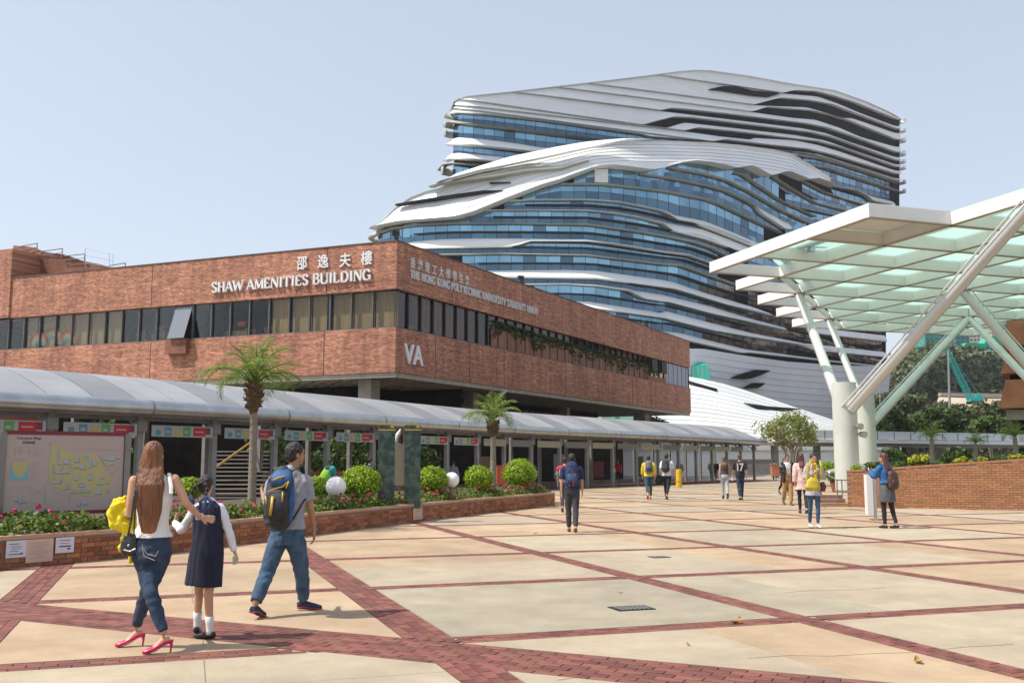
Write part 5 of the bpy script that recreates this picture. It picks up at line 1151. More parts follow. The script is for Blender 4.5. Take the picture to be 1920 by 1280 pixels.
# few steps and dark railing left of the wall
stp_ = empty('stairs', g(1560, 948), 'short brick steps with dark railing and yellow edge left of the tan wall', 'stairs')
a = g(1548, 951); b = g(1588, 950)
for k in range(3):
    mb = MB(); mb.box((a + b) / 2 + Vector((0, .3 + .34 * k, .06 + .13 * k)), ((b - a).length, .36, .125)); mb.build('step', mat('brick_step', (.26, .14, .10), .8, col2=(.32, .19, .14), scale=5), stp_)
mb = MB(); mb.box((a + b) / 2 + Vector((0, .0, .008)), ((b - a).length * 1.0, .28, .014)); mb.build('tactile_strip', mat('yellow_tactile_strip', (.55, .36, .07), .7), stp_)
rail = empty('railing', g(1570, 949), 'thin dark railing posts at the short brick steps', 'railing')
for px in (1571, 1580):
    p = g(px, 949); mb = MB(); mb.tube([p, p + Vector((0, 0, .92))], .022, 8); mb.build('post', M['steel_dark'], rail)
mb = MB(); p = g(1571, 949) + Vector((0, 0, .9)); q = g(1592, 949) + Vector((0, 0, .9)); mb.tube([p, q], .02, 8); mb.tube([p, p + Vector((.1, 2.5, .35))], .02, 8); mb.build('handrail', M['steel_dark'], rail)
# flowerpot
c = g(1567, 922); pot = empty('flower_pot', c, 'small red flower pot with a leafy plant by the concrete column', 'plant pot')
mb = MB(); mb.tube([c, c + Vector((0, 0, .42)), c + Vector((0, 0, .5))], [.17, .25, .28], 14); mb.build('pot', mat('red_pot', (.30, .07, .04), .6), pot)
P_, N_ = blob_points([(c + Vector((0, 0, .75)), (.42, .42, .28))], 700, .2); quads_object('foliage', P_, N_, .08, M['leaf_mid'], pot)
# signboard the woman photographs
a = g(1633, 978); sb = empty('signboard', a, 'narrow white standing signboard seen edge-on beside the woman in the blue jacket', 'signboard')
mb = MB(); dd = Vector((.30, .95, 0)).normalized(); p0 = g(1626, 975); zt_ = 1.53 - (890 - 865) * p0.y / F
p1 = p0 + Vector((.20, -.02, 0))
mb.box((p0 + p1) / 2 + Vector((0, 0, .07 + zt_ / 2)), (.16, .02, zt_ - .12), 0); mb.box((p0 + p1) / 2 + Vector((.03, .3, .07 + zt_ / 2)), (.05, .6, zt_ - .12), -.2); mb.build('panel', M['white'], sb)
mb = MB(); mb.box(p1 + Vector((0.02, 0, zt_ / 2 - .02)), (.06, .08, zt_ + .04)); mb.build('post', M['steel'], sb)
# ================================================================ off-frame campus blocks (what the tower's glass mirrors) and the brick block at the right edge
M['campus'] = brickmat('campus_brick', (.26, .085, .04), (.36, .13, .06), (.18, .10, .07))
M['campus_plain'] = mat('campus_brick_plain', (.38, .18, .11), .85, col2=(.48, .25, .16), scale=.15)
def block(x, y, w, d_, h_, rz, lab, seedv):
    r = random.Random(seedv); e = empty('brick_block', (x, y, 0), lab, 'building', rz=rz)
    def bx(name, c, s, m):
        mb = MB(); mb.box(c, s); o = bpy.data.objects.new(name, mb.mesh(name, m)); put(o, e, False); return o
    fl = int(h_ / 3.6)
    bx('body', (0, 0, h_ / 2), (w - 1.2, d_ - 1.2, h_), M['darkwall'])
    for k in range(fl): bx('wall_band', (0, 0, k * 3.6 + 2.7), (w, d_, 1.9), M['campus_plain'])
    bx('parapet', (0, 0, h_ + .4), (w, d_, 2.2), M['campus_plain'])
block(192, 275, 44, 70, 62, .3, 'tall brick campus block with dark window bands standing far off to the right', 1)
block(170, 195, 40, 36, 30, .3, 'lower brick campus block with dark window bands off to the right', 2)
# brick block that enters the frame at the right edge: stacked projecting floors with dark recesses between
M['rbrick'] = mat('plain_red_brick', (.36, .13, .07), .85, col2=(.46, .18, .10), scale=.8, bump=.2)
rb_ = empty('brick_tower_block', (at(1915, 800, 78).x + 4, 80, 0), 'red brick block with dark recesses cut by the right edge of the picture', 'building')
ex = Vector((.52, .85, 0)).normalized(); ey = Vector((.85, -.52, 0)).normalized()
for k, (y0, y1, px) in enumerate(((598, 648, 1896), (660, 700, 1890), (712, 765, 1884))):
    c = at(px, 700, 78); zt_, zb2 = at(px, y0, 78).z, at(px, y1, 78).z; c.z = 0
    sh = Vector((0, 0, 0))
    for q, (d_, n_) in enumerate(((ey, 'wall_panel'),)):
        a = c; b = c + ey * 14; e = b + ex * 14; f_ = c + ex * 14
        lean = Vector((-.55, .1, 0))
        mb = MB(); mb.add([Vector((p.x, p.y, zb2)) for p in (a + lean, b, e, f_ + lean)] + [Vector((p.x, p.y, zt_)) for p in (a, b, e, f_)], [(3, 2, 1, 0), (4, 5, 6, 7), (0, 1, 5, 4), (1, 2, 6, 5), (2, 3, 7, 6), (3, 0, 4, 7)]); mb.build(n_, M['rbrick'], rb_)
c = at(1893, 700, 79.5); c.z = 0; mb = MB(); mb.prism([Vector((p.x, p.y, 4.2)) for p in (c, c + ey * 12, c + ey * 12 + ex * 11, c + ex * 11)], (0, 0, at(1900, 600, 80).z - 4.4)); mb.build('core', M['darkwall'], rb_)
c = at(1886, 768, 78.5); mb = MB(); mb.prism([c + Vector((0, 0, .0)), c + ey * 14, c + ey * 14 + ex * 14, c + ex * 14], (0, 0, -.8)); mb.build('soffit', M['soffit'], rb_)
for q in range(3): p = c + ey * (3 + 5 * q) + ex * 3; mb = MB(); mb.box((p.x, p.y, 2), (.8, .8, 4.2)); mb.build('column', M['soffit'], rb_)
# ================================================================ planting and furniture in the planter
def frond_mesh(length, droop, nl=21, lw=.021, ll=.36, curl=1.0):
    mb = MB(); pts = []
    n = 12
    for i in range(n + 1):
        t = i / n; a = math.radians(62) - droop * t ** 1.3
        if i == 0: p = Vector((0, 0, 0))
        else: p = pts[-1] + Vector((math.cos(a), 0, math.sin(a))) * length / n
        pts.append(p)
    mb.tube(pts, [.022 * (1 - .8 * i / n) * length for i in range(n + 1)], 4)
    for k in range(nl):
        t = .12 + .88 * (k + .5) / nl; f = t * n; i = min(int(f), n - 1); p = pts[i].lerp(pts[i + 1], f - i); ax = (pts[i + 1] - pts[i]).normalized()
        l = ll * length * (math.sin(math.pi * min(1, t * .92 + .12)) ** .6) * random.uniform(.85, 1.15)
        for s in (-1, 1):
            d = (ax * .75 + Vector((0, s * .85, random.uniform(-.12, .12))) + Vector((0, 0, .18))).normalized()
            q = p + d * l * .5; e = q + (d + Vector((0, 0, -.75 * curl))).normalized() * l * .5; w = lw * length; u = ax * w * .5
            mb.add([p - u * .4, p + u * .4, q + u, q - u, e], [(0, 1, 2, 3), (3, 2, 4)])
    return mb.mesh('frond', M['leaf_palm'])
random.seed(11)
FR = [frond_mesh(1.5, 1.5), frond_mesh(1.6, 2.0), frond_mesh(1.45, 2.5), frond_mesh(1.3, .9), frond_mesh(1.5, 2.9)]
def palm(pos, h, scale, lab, nf=26, grp='palms in the planter', tr=.085, boots=True, seed=1):
    r = random.Random(seed); root = empty('palm_tree', pos, lab, 'palm tree', grp)
    mb = MB(); n = 26; lean = r.uniform(-.05, .05)
    mb.tube([pos + Vector((lean * (i / n) ** 2 * 1.0, 0, h * i / n)) for i in range(n + 1)], [tr * (1.15 - .25 * i / n) * (1 + .045 * (i % 2)) * (1.35 if i == 0 else 1) for i in range(n + 1)], 12); mb.build('trunk', M['palmtrunk'], root)
    top = pos + Vector((lean, 0, h))
    if boots:
        mb = MB(); mb.tube([top + Vector((0, 0, z)) for z in (-.62 * scale, -.4 * scale, -.15 * scale, .08 * scale)], [tr * .9, tr * 1.7, tr * 2.3, tr * 1.6], 12)
        for k in range(90):
            a = r.uniform(0, 6.28); z = r.uniform(-.5, .06) * scale; rr = tr * (1.5 if z < -.35 * scale else 2.1); p = top + Vector((math.cos(a) * rr * .8, math.sin(a) * rr * .8, z))
            mb.tube([p, p + Vector((math.cos(a) * .10, math.sin(a) * .10, .10 + r.uniform(-.12, .05)))], [.028, .012], 4)
        mb.build('boots', M['boots'], root)
    for k in range(nf):
        t = k / nf; o = bpy.data.objects.new('frond', FR[3] if t < .2 else FR[0] if t < .42 else FR[1] if t < .68 else FR[2] if t < .88 else FR[4])
        o.location = top - pos + Vector((0, 0, .02)); o.rotation_euler = (r.uniform(-.15, .15), r.uniform(-.12, .2) - (.55 if t < .2 else .2 if t < .4 else 0), k * 2.399 + r.uniform(-.2, .2)); s = scale * r.uniform(.85, 1.12); o.scale = (s, s, s); put(o, root, False)
    return root
c1 = at(472, 940, 22.5); c1.z = .38
palm(c1, 2.82, .98, 'feathery palm with a thin pale trunk standing behind the schoolgirl and the man', 21, seed=3)
c2 = at(925, 905, 37); c2.z = .38
palm(c2, 2.62, .92, 'shorter feathery palm in the planter beside the orange panel', 21, tr=.1, seed=8)
def topiary(px, py, wpx, Y, lab, hf=.85):
    c = at(px, py, Y); rw = wpx / 2 * Y / F * 1.04; rh = rw * hf; root = empty('topiary_bush', (c.x, c.y, .38), lab, 'bush', 'clipped round bushes in the planter')
    mb = MB(); mb.tube([Vector((c.x, c.y, .36)), Vector((c.x, c.y, c.z - rh * .4))], .05, 8); mb.build('trunk', M['bark'], root)
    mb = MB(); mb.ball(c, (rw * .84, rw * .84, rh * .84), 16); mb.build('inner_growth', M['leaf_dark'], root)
    cl = [(c + Vector((math.cos(a) * math.cos(b) * rw * .80, math.sin(a) * math.cos(b) * rw * .80, math.sin(b) * rh * .80)), (rw * .27, rw * .27, rh * .27)) for a, b in ((rs.uniform(0, 6.3), math.asin(rs.uniform(-.8, 1))) for _ in range(46))]
    P1, N1 = blob_points(cl, 5200, .5)
    P2, N2 = blob_points([(c, (rw * .93, rw * .93, rh * .93))], 3600, .93)
    quads_object('foliage', np.vstack([P1, P2]), np.vstack([N1, N2]), .042, M['leaf_ball'], root, aspect=1.4)
topiary(355, 915, 44, 24, 'clipped round bush half hidden behind the schoolgirl and palm')
topiary(592, 915, 46, 24, 'clipped round bush just right of the man with the backpack')
topiary(677, 904, 68, 24.5, 'large clipped round bush left of the marble pylons')
topiary(811, 899, 54, 28, 'clipped round bush right of the marble pylons')
topiary(898, 896, 50, 31, 'clipped round bush between the white globe and the second palm')
topiary(975, 887, 58, 34, 'clipped round bush at the far end of the planter')
def globe(px, py, d_, Y, lab):
    c = at(px, py, Y); r = d_ / 2 * Y / F; root = empty('globe_lamp', (c.x, c.y, .38), lab, 'globe lamp', 'white globe lamps in the planter')
    mb = MB(); mb.ball(c, r, 28); mb.build('globe', M['globe'], root, smooth=True)
    mb = MB(); mb.tube([Vector((c.x, c.y, .36)), Vector((c.x, c.y, c.z - r * .93))], .045, 10); mb.tube([Vector((c.x, c.y, c.z - r * 1.06)), Vector((c.x, c.y, c.z - r * .9))], .09, 12); mb.build('post', M['steel_dark'], root)
globe(630, 912, 38, 23.6, 'white globe lamp left of the largest round bush')
globe(847, 899, 28, 28.3, 'white globe lamp between two round bushes right of the pylons')
globe(993, 890, 27, 35, 'white globe lamp mostly hidden behind the farthest round bush')
# marble pylons
for (px, Y, yt, w, lab) in ((723.5, 25.2, 797, 31, 'left dark green marble pylon with a gold cap'), (772.5, 25.6, 797, 30, 'right dark green marble pylon with a gold cap')):
    c = at(px, 940, Y); zt_ = at(px, yt, Y).z; ww = w * Y / F; root = empty('marble_pylon', (c.x, c.y, .36), lab, 'pylon', 'green marble pylons in the planter')
    mb = MB(); mb.box((c.x, c.y, (.36 + zt_) / 2), (ww, ww * .55, zt_ - .36), .12); mb.build('shaft', M['marble'], root, bevel=.012)
    mb = MB(); mb.box((c.x, c.y, zt_ - .12), (ww * 1.03, ww * .58, .03), .12); mb.box((c.x - ww * .1, c.y, zt_ + .03), (ww * .7, ww * .4, .035), .12); mb.box((c.x + ww * .32, c.y - .02, zt_ - .04), (ww * .22, ww * .45, .05), .12); mb.build('gold_cap', M['gold'], root)
c = at(748.5, 900, 25.9); root = empty('notice_panel', (c.x, c.y, .4), 'tall blank beige panel standing between the two marble pylons', 'sign panel')
mb = MB(); mb.box((c.x, c.y, at(748, 869, 25.9).z), (.25, .06, 80 * 25.9 / F), .12); mb.build('panel', mat('beige_panel', (.40, .34, .25), .6), root)
mb = MB(); mb.tube([Vector((c.x, c.y + .05, .36)), Vector((c.x, c.y + .05, 1.0))], .03, 8); mb.build('post', M['steel_dark'], root)
c = at(749, 820, 25.7); rt = empty('crest_ornament', c, 'small white and dark crest ornament on top of the panel between the pylons', 'ornament')
mb = MB(); mb.tube([c + Vector((-.1, 0, -.1)), c + Vector((-.04, 0, .08)), c + Vector((.03, 0, .22))], [.03, .06, .015], 8); mb.build('figure', M['white'], rt)
mb = MB(); mb.tube([c + Vector((.03, .02, -.15)), c + Vector((.06, 0, .08))], [.07, .04], 8); mb.build('stand', M['black'], rt)
c = at(748, 918, 25.8); mb = MB(); mb.box((c.x, c.y, .46), (1.25, .5, .2), .1); mb.box((c.x, c.y - .1, .58), (.95, .35, .08), .1); tag(mb.build('stone_base', M['coping']), 'pale stone base under the marble pylons in the planter', 'stone base')
# orange panel and things near the second palm
mb = MB(); c = at(943, 890, 40); mb.box(c, (.55, .3, .75), .2); mb.box(c + Vector((0, 0, .36)), (.6, .34, .04), .2); mb.box(c - Vector((0, .15, .05)), (.5, .02, .03), .2); tag(mb.build('orange_box', mat('orange_panel', (.42, .08, .03), .6)), 'orange red box behind the planter next to the second palm', 'box')
# campus map board
mL, mR_ = at(8, 890, 15.9), at(229, 890, 17.1); mroot = empty('map_board', (mL.x, mL.y, .4), 'large campus map board with maroon rails behind the pink flowers', 'map board')
mt = (mR_ - mL); mt.z = 0; mw = mt.length; mt.normalize(); mn = Vector((mt.y, -mt.x, 0))
zt_ = H + 49 * 16.5 / F; zb_ = H - 90 * 16.5 / F; rz = math.atan2(mt.y, mt.x); mc = (mL + mR_) / 2; mc.z = (zt_ + zb_) / 2; mh = zt_ - zb_
M['mapface'] = mat('pinkish_map_face', (.40, .315, .29), .5); M['maroon'] = mat('maroon_rail', (.14, .012, .02), .5)
mb = MB(); mb.box(mc, (mw, .06, mh), rz); mb.build('map_panel', M['mapface'], mroot)
for z in (zt_ + .03, zb_ - .03): mb = MB(); mb.box(Vector((mc.x, mc.y, z)), (mw + .06, .09, .06), rz); mb.build('rail', M['maroon'], mroot)
for s in (-1, 1):
    c = mc + mt * s * (mw / 2 + .06); mb = MB(); mb.box(Vector((c.x, c.y, (.36 + zt_) / 2)), (.1, .13, zt_ - .30), rz); mb.build('post', M['steel_dark'], mroot)
def mp2(u, v, o=.033): return mc + mt * (u - .5) * mw + Vector((0, 0, (v - .5) * mh)) + mn * o
def mpoly(pts, m, o, name): mb = MB(); mb.prism([mp2(u, v, o) for u, v in pts], mn * .0015); return mb.build(name, m, mroot)
mpx = lambda X, Y: ((X - 20) / 1040, 1 - (Y - 128) / 660)   # read off the enlarged photograph
def MP(l): return [mpx(*p) for p in l]
M['mapyellow'] = mat('map_yellow', (.42, .37, .17), .6); M['mapgrey'] = mat('map_grey', (.35, .37, .41), .6); M['mapshadow'] = mat('map_shadow_grey', (.14, .16, .19), .6); M['mapblue'] = mat('map_blue', (.17, .36, .44), .6); M['mapgreen'] = mat('map_green', (.25, .33, .15), .6)
mpoly(MP([(395, 205), (430, 210), (565, 285), (780, 290), (820, 320), (880, 420), (935, 500), (960, 560), (940, 640), (880, 670), (700, 665), (600, 645), (480, 590), (400, 550), (385, 430), (395, 300)])[::-1], M['mapyellow'], .0335, 'map_area')
mpoly(MP([(850, 335), (1010, 345), (980, 395), (900, 395)])[::-1], M['mapyellow'], .0335, 'map_area')
mpoly(MP([(68, 362), (212, 362), (212, 520), (62, 520)])[::-1], M['mapblue'], .0335, 'map_area'); mpoly(MP([(70, 362), (212, 362), (200, 430), (180, 480), (140, 500), (95, 470), (75, 410)])[::-1], M['mapyellow'], .0355, 'map_area')
mpoly(MP([(690, 312), (740, 312), (735, 348), (695, 348)])[::-1], M['mapblue'], .036, 'map_area')
BL = [(455, 245, 12, 120), (455, 365, 40, 18), (510, 335, 50, 45), (415, 385, 14, 75), (440, 445, 60, 18), (500, 440, 70, 22), (560, 370, 14, 70), (490, 385, 12, 55), (420, 475, 14, 65), (430, 530, 70, 18), (490, 490, 12, 50), (605, 315, 44, 50), (600, 408, 45, 8), (660, 385, 45, 42), (735, 355, 22, 60), (770, 355, 40, 40), (760, 345, 14, 20), (610, 485, 40, 38), (735, 480, 36, 40), (750, 462, 12, 30), (845, 485, 34, 24), (655, 540, 40, 16), (660, 560, 50, 20), (530, 550, 18, 50), (560, 545, 18, 55), (590, 620, 180, 12), (720, 595, 40, 30), (600, 595, 30, 20), (660, 600, 30, 14), (820, 550, 55, 14), (820, 600, 45, 50), (900, 530, 26, 24), (905, 590, 20, 45), (800, 620, 20, 30), (870, 320, 50, 22), (920, 300, 60, 50), (975, 315, 50, 16), (925, 360, 40, 30), (115, 680, 40, 14), (150, 665, 18, 50), (170, 690, 40, 14), (655, 715, 25, 30), (708, 712, 32, 28), (985, 710, 28, 18)]
for (x, y, w, h_) in BL:
    mpoly(MP([(x + 4, y + 6), (x + w + 4, y + 6), (x + w + 4, y + h_ + 6), (x + 4, y + h_ + 6)])[::-1], M['mapshadow'], .0365, 'map_shadow'); mpoly(MP([(x, y), (x + w, y), (x + w, y + h_), (x, y + h_)])[::-1], M['mapgrey'], .0385, 'map_building')
mb = MB(); add_text(mb, 'Campus Map', mp2(*mpx(103, 168), .0345), mt, UP, .052, .0005, .0012, fit=mw * 205 / 1040); mb.build('map_title', M['ink'], mroot)
mb = MB(); add_text(mb, '校園地圖', mp2(*mpx(150, 206), .0345), mt, UP, .046, .0005, .0008, fit=mw * 105 / 1040); mb.build('map_title', M['ink'], mroot)
mb = MB()
def mline(p, q, w=.004): mb.bar(mp2(*mpx(*p), .0345), mp2(*mpx(*q), .0345), w, .002, up=tuple(mn))
for p, q in (((80, 345), (205, 345)), ((90, 235), (90, 310)), ((135, 235), (135, 310)), ((215, 235), (215, 315)), ((90, 270), (215, 270)), ((90, 235), (215, 235)), ((100, 580), (220, 575)), ((220, 575), (340, 640)), ((360, 560), (370, 710)), ((345, 700), (400, 700)), ((580, 655), (575, 715)), ((560, 700), (600, 700)), ((240, 640), (350, 600)), ((590, 240), (1000, 260)), ((390, 185), (390, 225)), ((375, 205), (405, 205)), ((800, 262), (835, 266)), ((430, 590), (480, 650)), ((820, 300), (960, 480)), ((950, 490), (1020, 400)), ((250, 720), (340, 725)), ((480, 650), (600, 660))): mline(p, q)
for k in range(9): mline((232, 372 + 16 * k), (310 - (k % 3) * 20, 372 + 16 * k), .003)
for k in range(5): mline((245, 240 + 17 * k), (320 - (k % 2) * 25, 240 + 17 * k), .003)
mb.build('map_lines', M['ink_soft'], mroot)
for k, (px, w) in enumerate(((158, 60), (196, 40))):
    c = at(px, 951, 17.4); mb = MB(); mb.box(c, (w * 17.4 / F, .3, .13), .1); mb.box(c + Vector((.05, -.16, -.02)), (w * 9 / F, .02, .06), .1); tag(mb.build('yellow_crate', mat('yellow_crate_paint', (.62, .46, .03), .5)), 'yellow crate under the map board, the %s one' % ('larger left' if k == 0 else 'smaller right'), 'crate', 'yellow crates under the map board')
# yellow bollard
c = g(1273, 913); mb = MB(); zz = (913 - 880) * c.y / F
mb.tube([c, c + Vector((0, 0, zz * .98)), c + Vector((0, 0, zz))], [.19, .16, .10], 16); bo = tag(mb.build('bollard', mat('yellow_bollard', (.72, .42, .01), .5), smooth=False), 'stout yellow bollard at the edge of the walkway', 'bollard')
mb = MB(); mb.tube([c + Vector((0, 0, zz * .3)), c + Vector((0, 0, zz * .36))], .193, 16); mb.build('ring', mat('bollard_ring', (.6, .3, .01), .5), bo)
# ================================================================ trees
def tree(px, ybase, Y, wpx, ytop, ycrown, lab, leaf='leaf_mid', n=3000, size=.22, group=None, zbase=0.0, multi=1, shellf=.35, cat='tree', clumps=16):
    c = at(px, ybase, Y); c.z = zbase; zt_ = at(px, ytop, Y).z; zc_ = at(px, ycrown, Y).z; r = wpx / 2 * Y / F
    root = empty('tree', c, lab, cat, group); zm = (zt_ + zc_) / 2; rh = (zt_ - zc_) / 2
    mb = MB(); ends = []
    for k in range(multi + 4):
        a = k * 2.4 + rs.uniform(-.4, .4); e = Vector((c.x + math.cos(a) * r * .55, c.y + math.sin(a) * r * .55, zm + rh * rs.uniform(-.2, .5)))
        s_ = c + (Vector((rs.uniform(-.3, .3), 0, 0)) if multi > 1 else Vector((0, 0, 0))); m_ = s_.lerp(e, .5) + Vector((0, 0, .15 * r)); m_.x = (m_.x + s_.x) / 2
        w0 = .05 * r ** .5 + .05
        mb.tube([s_, m_, e], [w0 * (1 if k < multi else .6), w0 * .55, w0 * .15], 7)
    if multi == 1: mb.tube([c, Vector((c.x, c.y, zc_ + rh * .3))], [.09 * r ** .5 + .05, .06], 8)
    mb.build('trunk', M['bark'], root)
    cl = []
    for _ in range(clumps):
        d = np.random.normal(size=3); d /= np.linalg.norm(d); q = rs.uniform(.35, .8); s = rs.uniform(.24, .42)
        cl.append((Vector((c.x + d[0] * r * q, c.y + d[1] * r * q, zm + d[2] * rh * q)), (r * s, r * s, rh * s * 1.1)))
    P_, N_ = blob_points(cl, n, shellf); quads_object('crown', P_, N_, size, M[leaf], root)
    return root
tree(1490, 886, 64, 132, 764, 850, 'airy small tree with several thin stems in front of the white mound', 'leaf_airy', 2000, .14, multi=4, shellf=.05, clumps=34)
DT = [(1660, 132, 80, 756, 'leftmost dark tree behind the white footbridge'), (1712, 138, 84, 770, 'dark bushy tree below the beige clearing'), (1765, 128, 88, 764, 'dense dark tree directly behind the tall lamp pole'), (1822, 134, 78, 778, 'dark tree left of the bright green shrub'), (1872, 130, 80, 776, 'green tree next to the red brick block'), (1920, 128, 70, 782, 'pale green tree under the red brick block at the right edge')]
for k, (px, Y, w, yt, lab) in enumerate(DT): tree(px, 860, Y, w * 1.25, yt, 822, lab, 'leaf_dark' if k % 3 != 1 else 'leaf_mid', 5200, .36, 'dark trees behind the footbridge', shellf=.5, clumps=26)
for k, (px, Y, w, yt, yc, lab) in enumerate(((1690, 170, 110, 735, 790, 'olive brown shrubby tree on the left below the hill'), (1790, 180, 100, 752, 795, 'olive brown tree mass beside the lamp pole'), (1860, 175, 90, 748, 800, 'olive tree below the construction crane'), (1655, 176, 70, 738, 790, 'grey green tree beside the concrete column'))):
    tree(px, 850, Y, w, yt, yc, lab, 'leaf_olive', 3800, .5, 'olive trees below the hill', shellf=.4, clumps=24)
# shrubs and small palms over the right hand wall
def shrub(px, py, wpx, hpx, Y, leaf, lab, n=1400, size=.09, grp='shrubs above the tan wall'):
    c = at(px, py, Y); r = wpx / 2 * Y / F; rh = hpx / 2 * Y / F; root = empty('shrub', (c.x, c.y, c.z - rh), lab, 'shrub', grp)
    cl = [(c + Vector((rs.uniform(-.6, .6) * r, rs.uniform(-.5, .5) * r, rs.uniform(-.4, .45) * rh)), (r * .42, r * .42, rh * .5)) for _ in range(10)]
    P_, N_ = blob_points(cl, n, .3); quads_object('foliage', P_, N_, size, M[leaf], root)
    mb = MB(); mb.tube([c - Vector((0, 0, rh + .5)), c], [.04, .02], 6); mb.build('stem', M['bark'], root)
shrub(1722, 861, 44, 26, 37, 'leaf_yellow', 'round yellow green shrub above the wall right of the woman photographing')
shrub(1640, 874, 50, 18, 40, 'leaf_mid', 'low green hedge shrub between the column and the woman in blue')
shrub(1606, 877, 24, 16, 44, 'leaf_ball', 'small bright green shrub against the concrete column')
shrub(1686, 872, 26, 18, 39, 'leaf_mid', 'small green shrub just right of the dark red haired woman')
shrub(1806, 863, 30, 15, 42, 'leaf_yellow', 'yellow green shrub left of the middle of the wall top')
shrub(1841, 862, 20, 13, 44, 'leaf_yellow', 'small yellow green shrub in the middle of the wall top')
shrub(1872, 860, 30, 16, 44, 'leaf_mid', 'green shrub right of the middle of the wall top')
shrub(1905, 858, 30, 14, 42, 'leaf_yellow', 'yellow green shrub at the right end of the wall top')
shrub(1546, 874, 46, 20, 60, 'leaf_ball', 'bright green hedge left of the concrete column', grp='hedges beyond the plaza')
for k, (px, yc, Y, yb, lab) in enumerate(((1748, 822, 62, 866, 'small palm with a pale trunk right of the round yellow shrub'), (1906, 820, 60, 860, 'small palm near the right edge above the wall'), (1830, 832, 66, 862, 'low palm in the middle above the wall'))):
    c = at(px, yb, Y); z_ = at(px, yc, Y).z - c.z; palm(c, z_, .85 if k != 2 else .7, lab, 16, 'small palms above the tan wall', tr=.13, boots=False, seed=20 + k)
# dark ground cover and podium planters far right
P_ = []; N_ = []
for _ in range(9000):
    px = rs.uniform(1650, 1990); Y = rs.uniform(84, 100); z = rs.random() ** .7 * 2.7 * (.7 + .3 * math.sin(px * .05)); P_.append(((px - 960) / F * Y, Y, z)); N_.append((rs.gauss(0, 1), rs.gauss(-.3, 1), rs.gauss(.3, 1)))
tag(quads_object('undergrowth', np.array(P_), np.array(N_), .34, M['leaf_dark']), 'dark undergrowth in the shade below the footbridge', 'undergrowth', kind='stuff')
# ================================================================ footbridge, low walls, hoarding
fb0, fb1 = at(1440, 828, 92), at(1990, 826, 112); fdir = Vector((fb1.x - fb0.x, fb1.y - fb0.y, 0)); fL = fdir.length; fdir.normalize(); frz = math.atan2(fdir.y, fdir.x)
fbr = empty('footbridge', (fb0.x, fb0.y, 0), 'long low white footbridge with glass balustrade crossing behind the columns', 'footbridge')
def fb(px, y): return at(px, y, fb0.y + (fb1.y - fb0.y) * (px - 1440) / 550)
zd = fb(1800, 833).z; zr = fb(1800, 813).z
mid = (fb0 + fb1) / 2
mb = MB(); mb.box((mid.x, mid.y + 1.5, zd + .18), (fL, 3.4, .36), frz); mb.build('deck', M['white'], fbr)
mb = MB(); mb.box((mid.x, mid.y + 1.5, zd - .16), (fL, 2.8, .3), frz); mb.build('soffit', M['steel_dark'], fbr)
k = 0; M['balglass'] = mat('frosted_balustrade', (.70, .74, .80), .25, spec=.6)
while k * 2.35 < fL:
    p = Vector((fb0.x, fb0.y, 0)) + fdir * (k * 2.35 + 1.17); mb = MB(); mb.box((p.x, p.y - .2, (zd + .4 + zr) / 2), (2.27, .04, zr - zd - .42), frz); mb.build('glass_panel', M['balglass'], fbr)
    p2 = p - fdir * 1.17; mb = MB(); mb.box((p2.x, p2.y - .2, (zd + .36 + zr) / 2), (.07, .09, zr - zd - .36), frz); mb.build('post', M['frame_grey'], fbr); k += 1
mb = MB(); mb.box((mid.x, mid.y - .2, zr + .03), (fL, .14, .07), frz); mb.build('handrail', M['white'], fbr)
for px in (1460, 1540, 1690, 1800, 1900, 1760): p = fb(px, 833); mb = MB(); mb.box((p.x, p.y + 1.5, (zd - .3) / 2), (.5, .5, zd - .3), frz); mb.build('column', M['col_grey'], fbr)
def lowwall(name, px0, px1, y0, y1, Y, m, lab, cat='wall', th=.4):
    a, b = at(px0, y0, Y), at(px1, y0, Y); z0 = max(0, at(px0, y1, Y).z); mb = MB(); mb.box(((a.x + b.x) / 2, Y + th / 2, (a.z + z0) / 2), (b.x - a.x, th, a.z - z0)); r = tag(mb.build(name, m), lab, cat)
    mb = MB(); mb.box(((a.x + b.x) / 2, Y + th / 2, a.z + .04), (b.x - a.x + .1, th + .1, .08)); mb.build('coping', M['col_grey'], r); return r
lowwall('parapet_wall', 1365, 1446, 862, 890, 88, M['steel_dark'], 'low dark grey parapet at the end of the covered walkway')
lowwall('brick_wall', 1447, 1470, 871, 892, 72, M['rbrick'], 'short red brick wall piece left of the man in the black jacket')
lowwall('brick_wall', 1528, 1572, 887, 896, 62, M['rbrick'], 'low red brick wall below the bright green hedge')
lowwall('dark_building', 1480, 1700, 838, 868, 125, M['darkwall'], 'dark low building in the shade under the footbridge', 'building', 6)
w_ = lowwall('ticket_machine', 1556, 1571, 868, 888, 61, M['white'], 'pale notice cabinet beside the concrete column', 'cabinet')
hd = empty('site_hoarding', at(1180, 790, 118), 'teal and white construction hoarding seen under the end of the brick building', 'hoarding')
hd.location.z = 0; WM[hd.name] = Matrix.Translation(hd.location)
M['teal'] = mat('teal_hoarding', (.04, .42, .33), .6); M['teal_pale'] = mat('pale_teal_hoarding', (.38, .62, .55), .6)
for k in range(9):
    a = at(1128 + k * 8.5, 779, 118); mb = MB(); mb.box((a.x + .26, 118, (a.z + 5) / 2), (.53, .1, a.z - 5)); mb.build('panel', M['teal'] if k in (3, 7) else M['teal_pale'], hd)
tree(1215, 815, 112, 70, 780, 812, 'thin bush growing behind the far end of the covered walkway', 'leaf_olive', 1500, .22, clumps=14, shellf=.1)
nt_ = empty('netted_box', at(1312, 712, 150), 'teal netted construction box standing on the white mound', 'netted box')
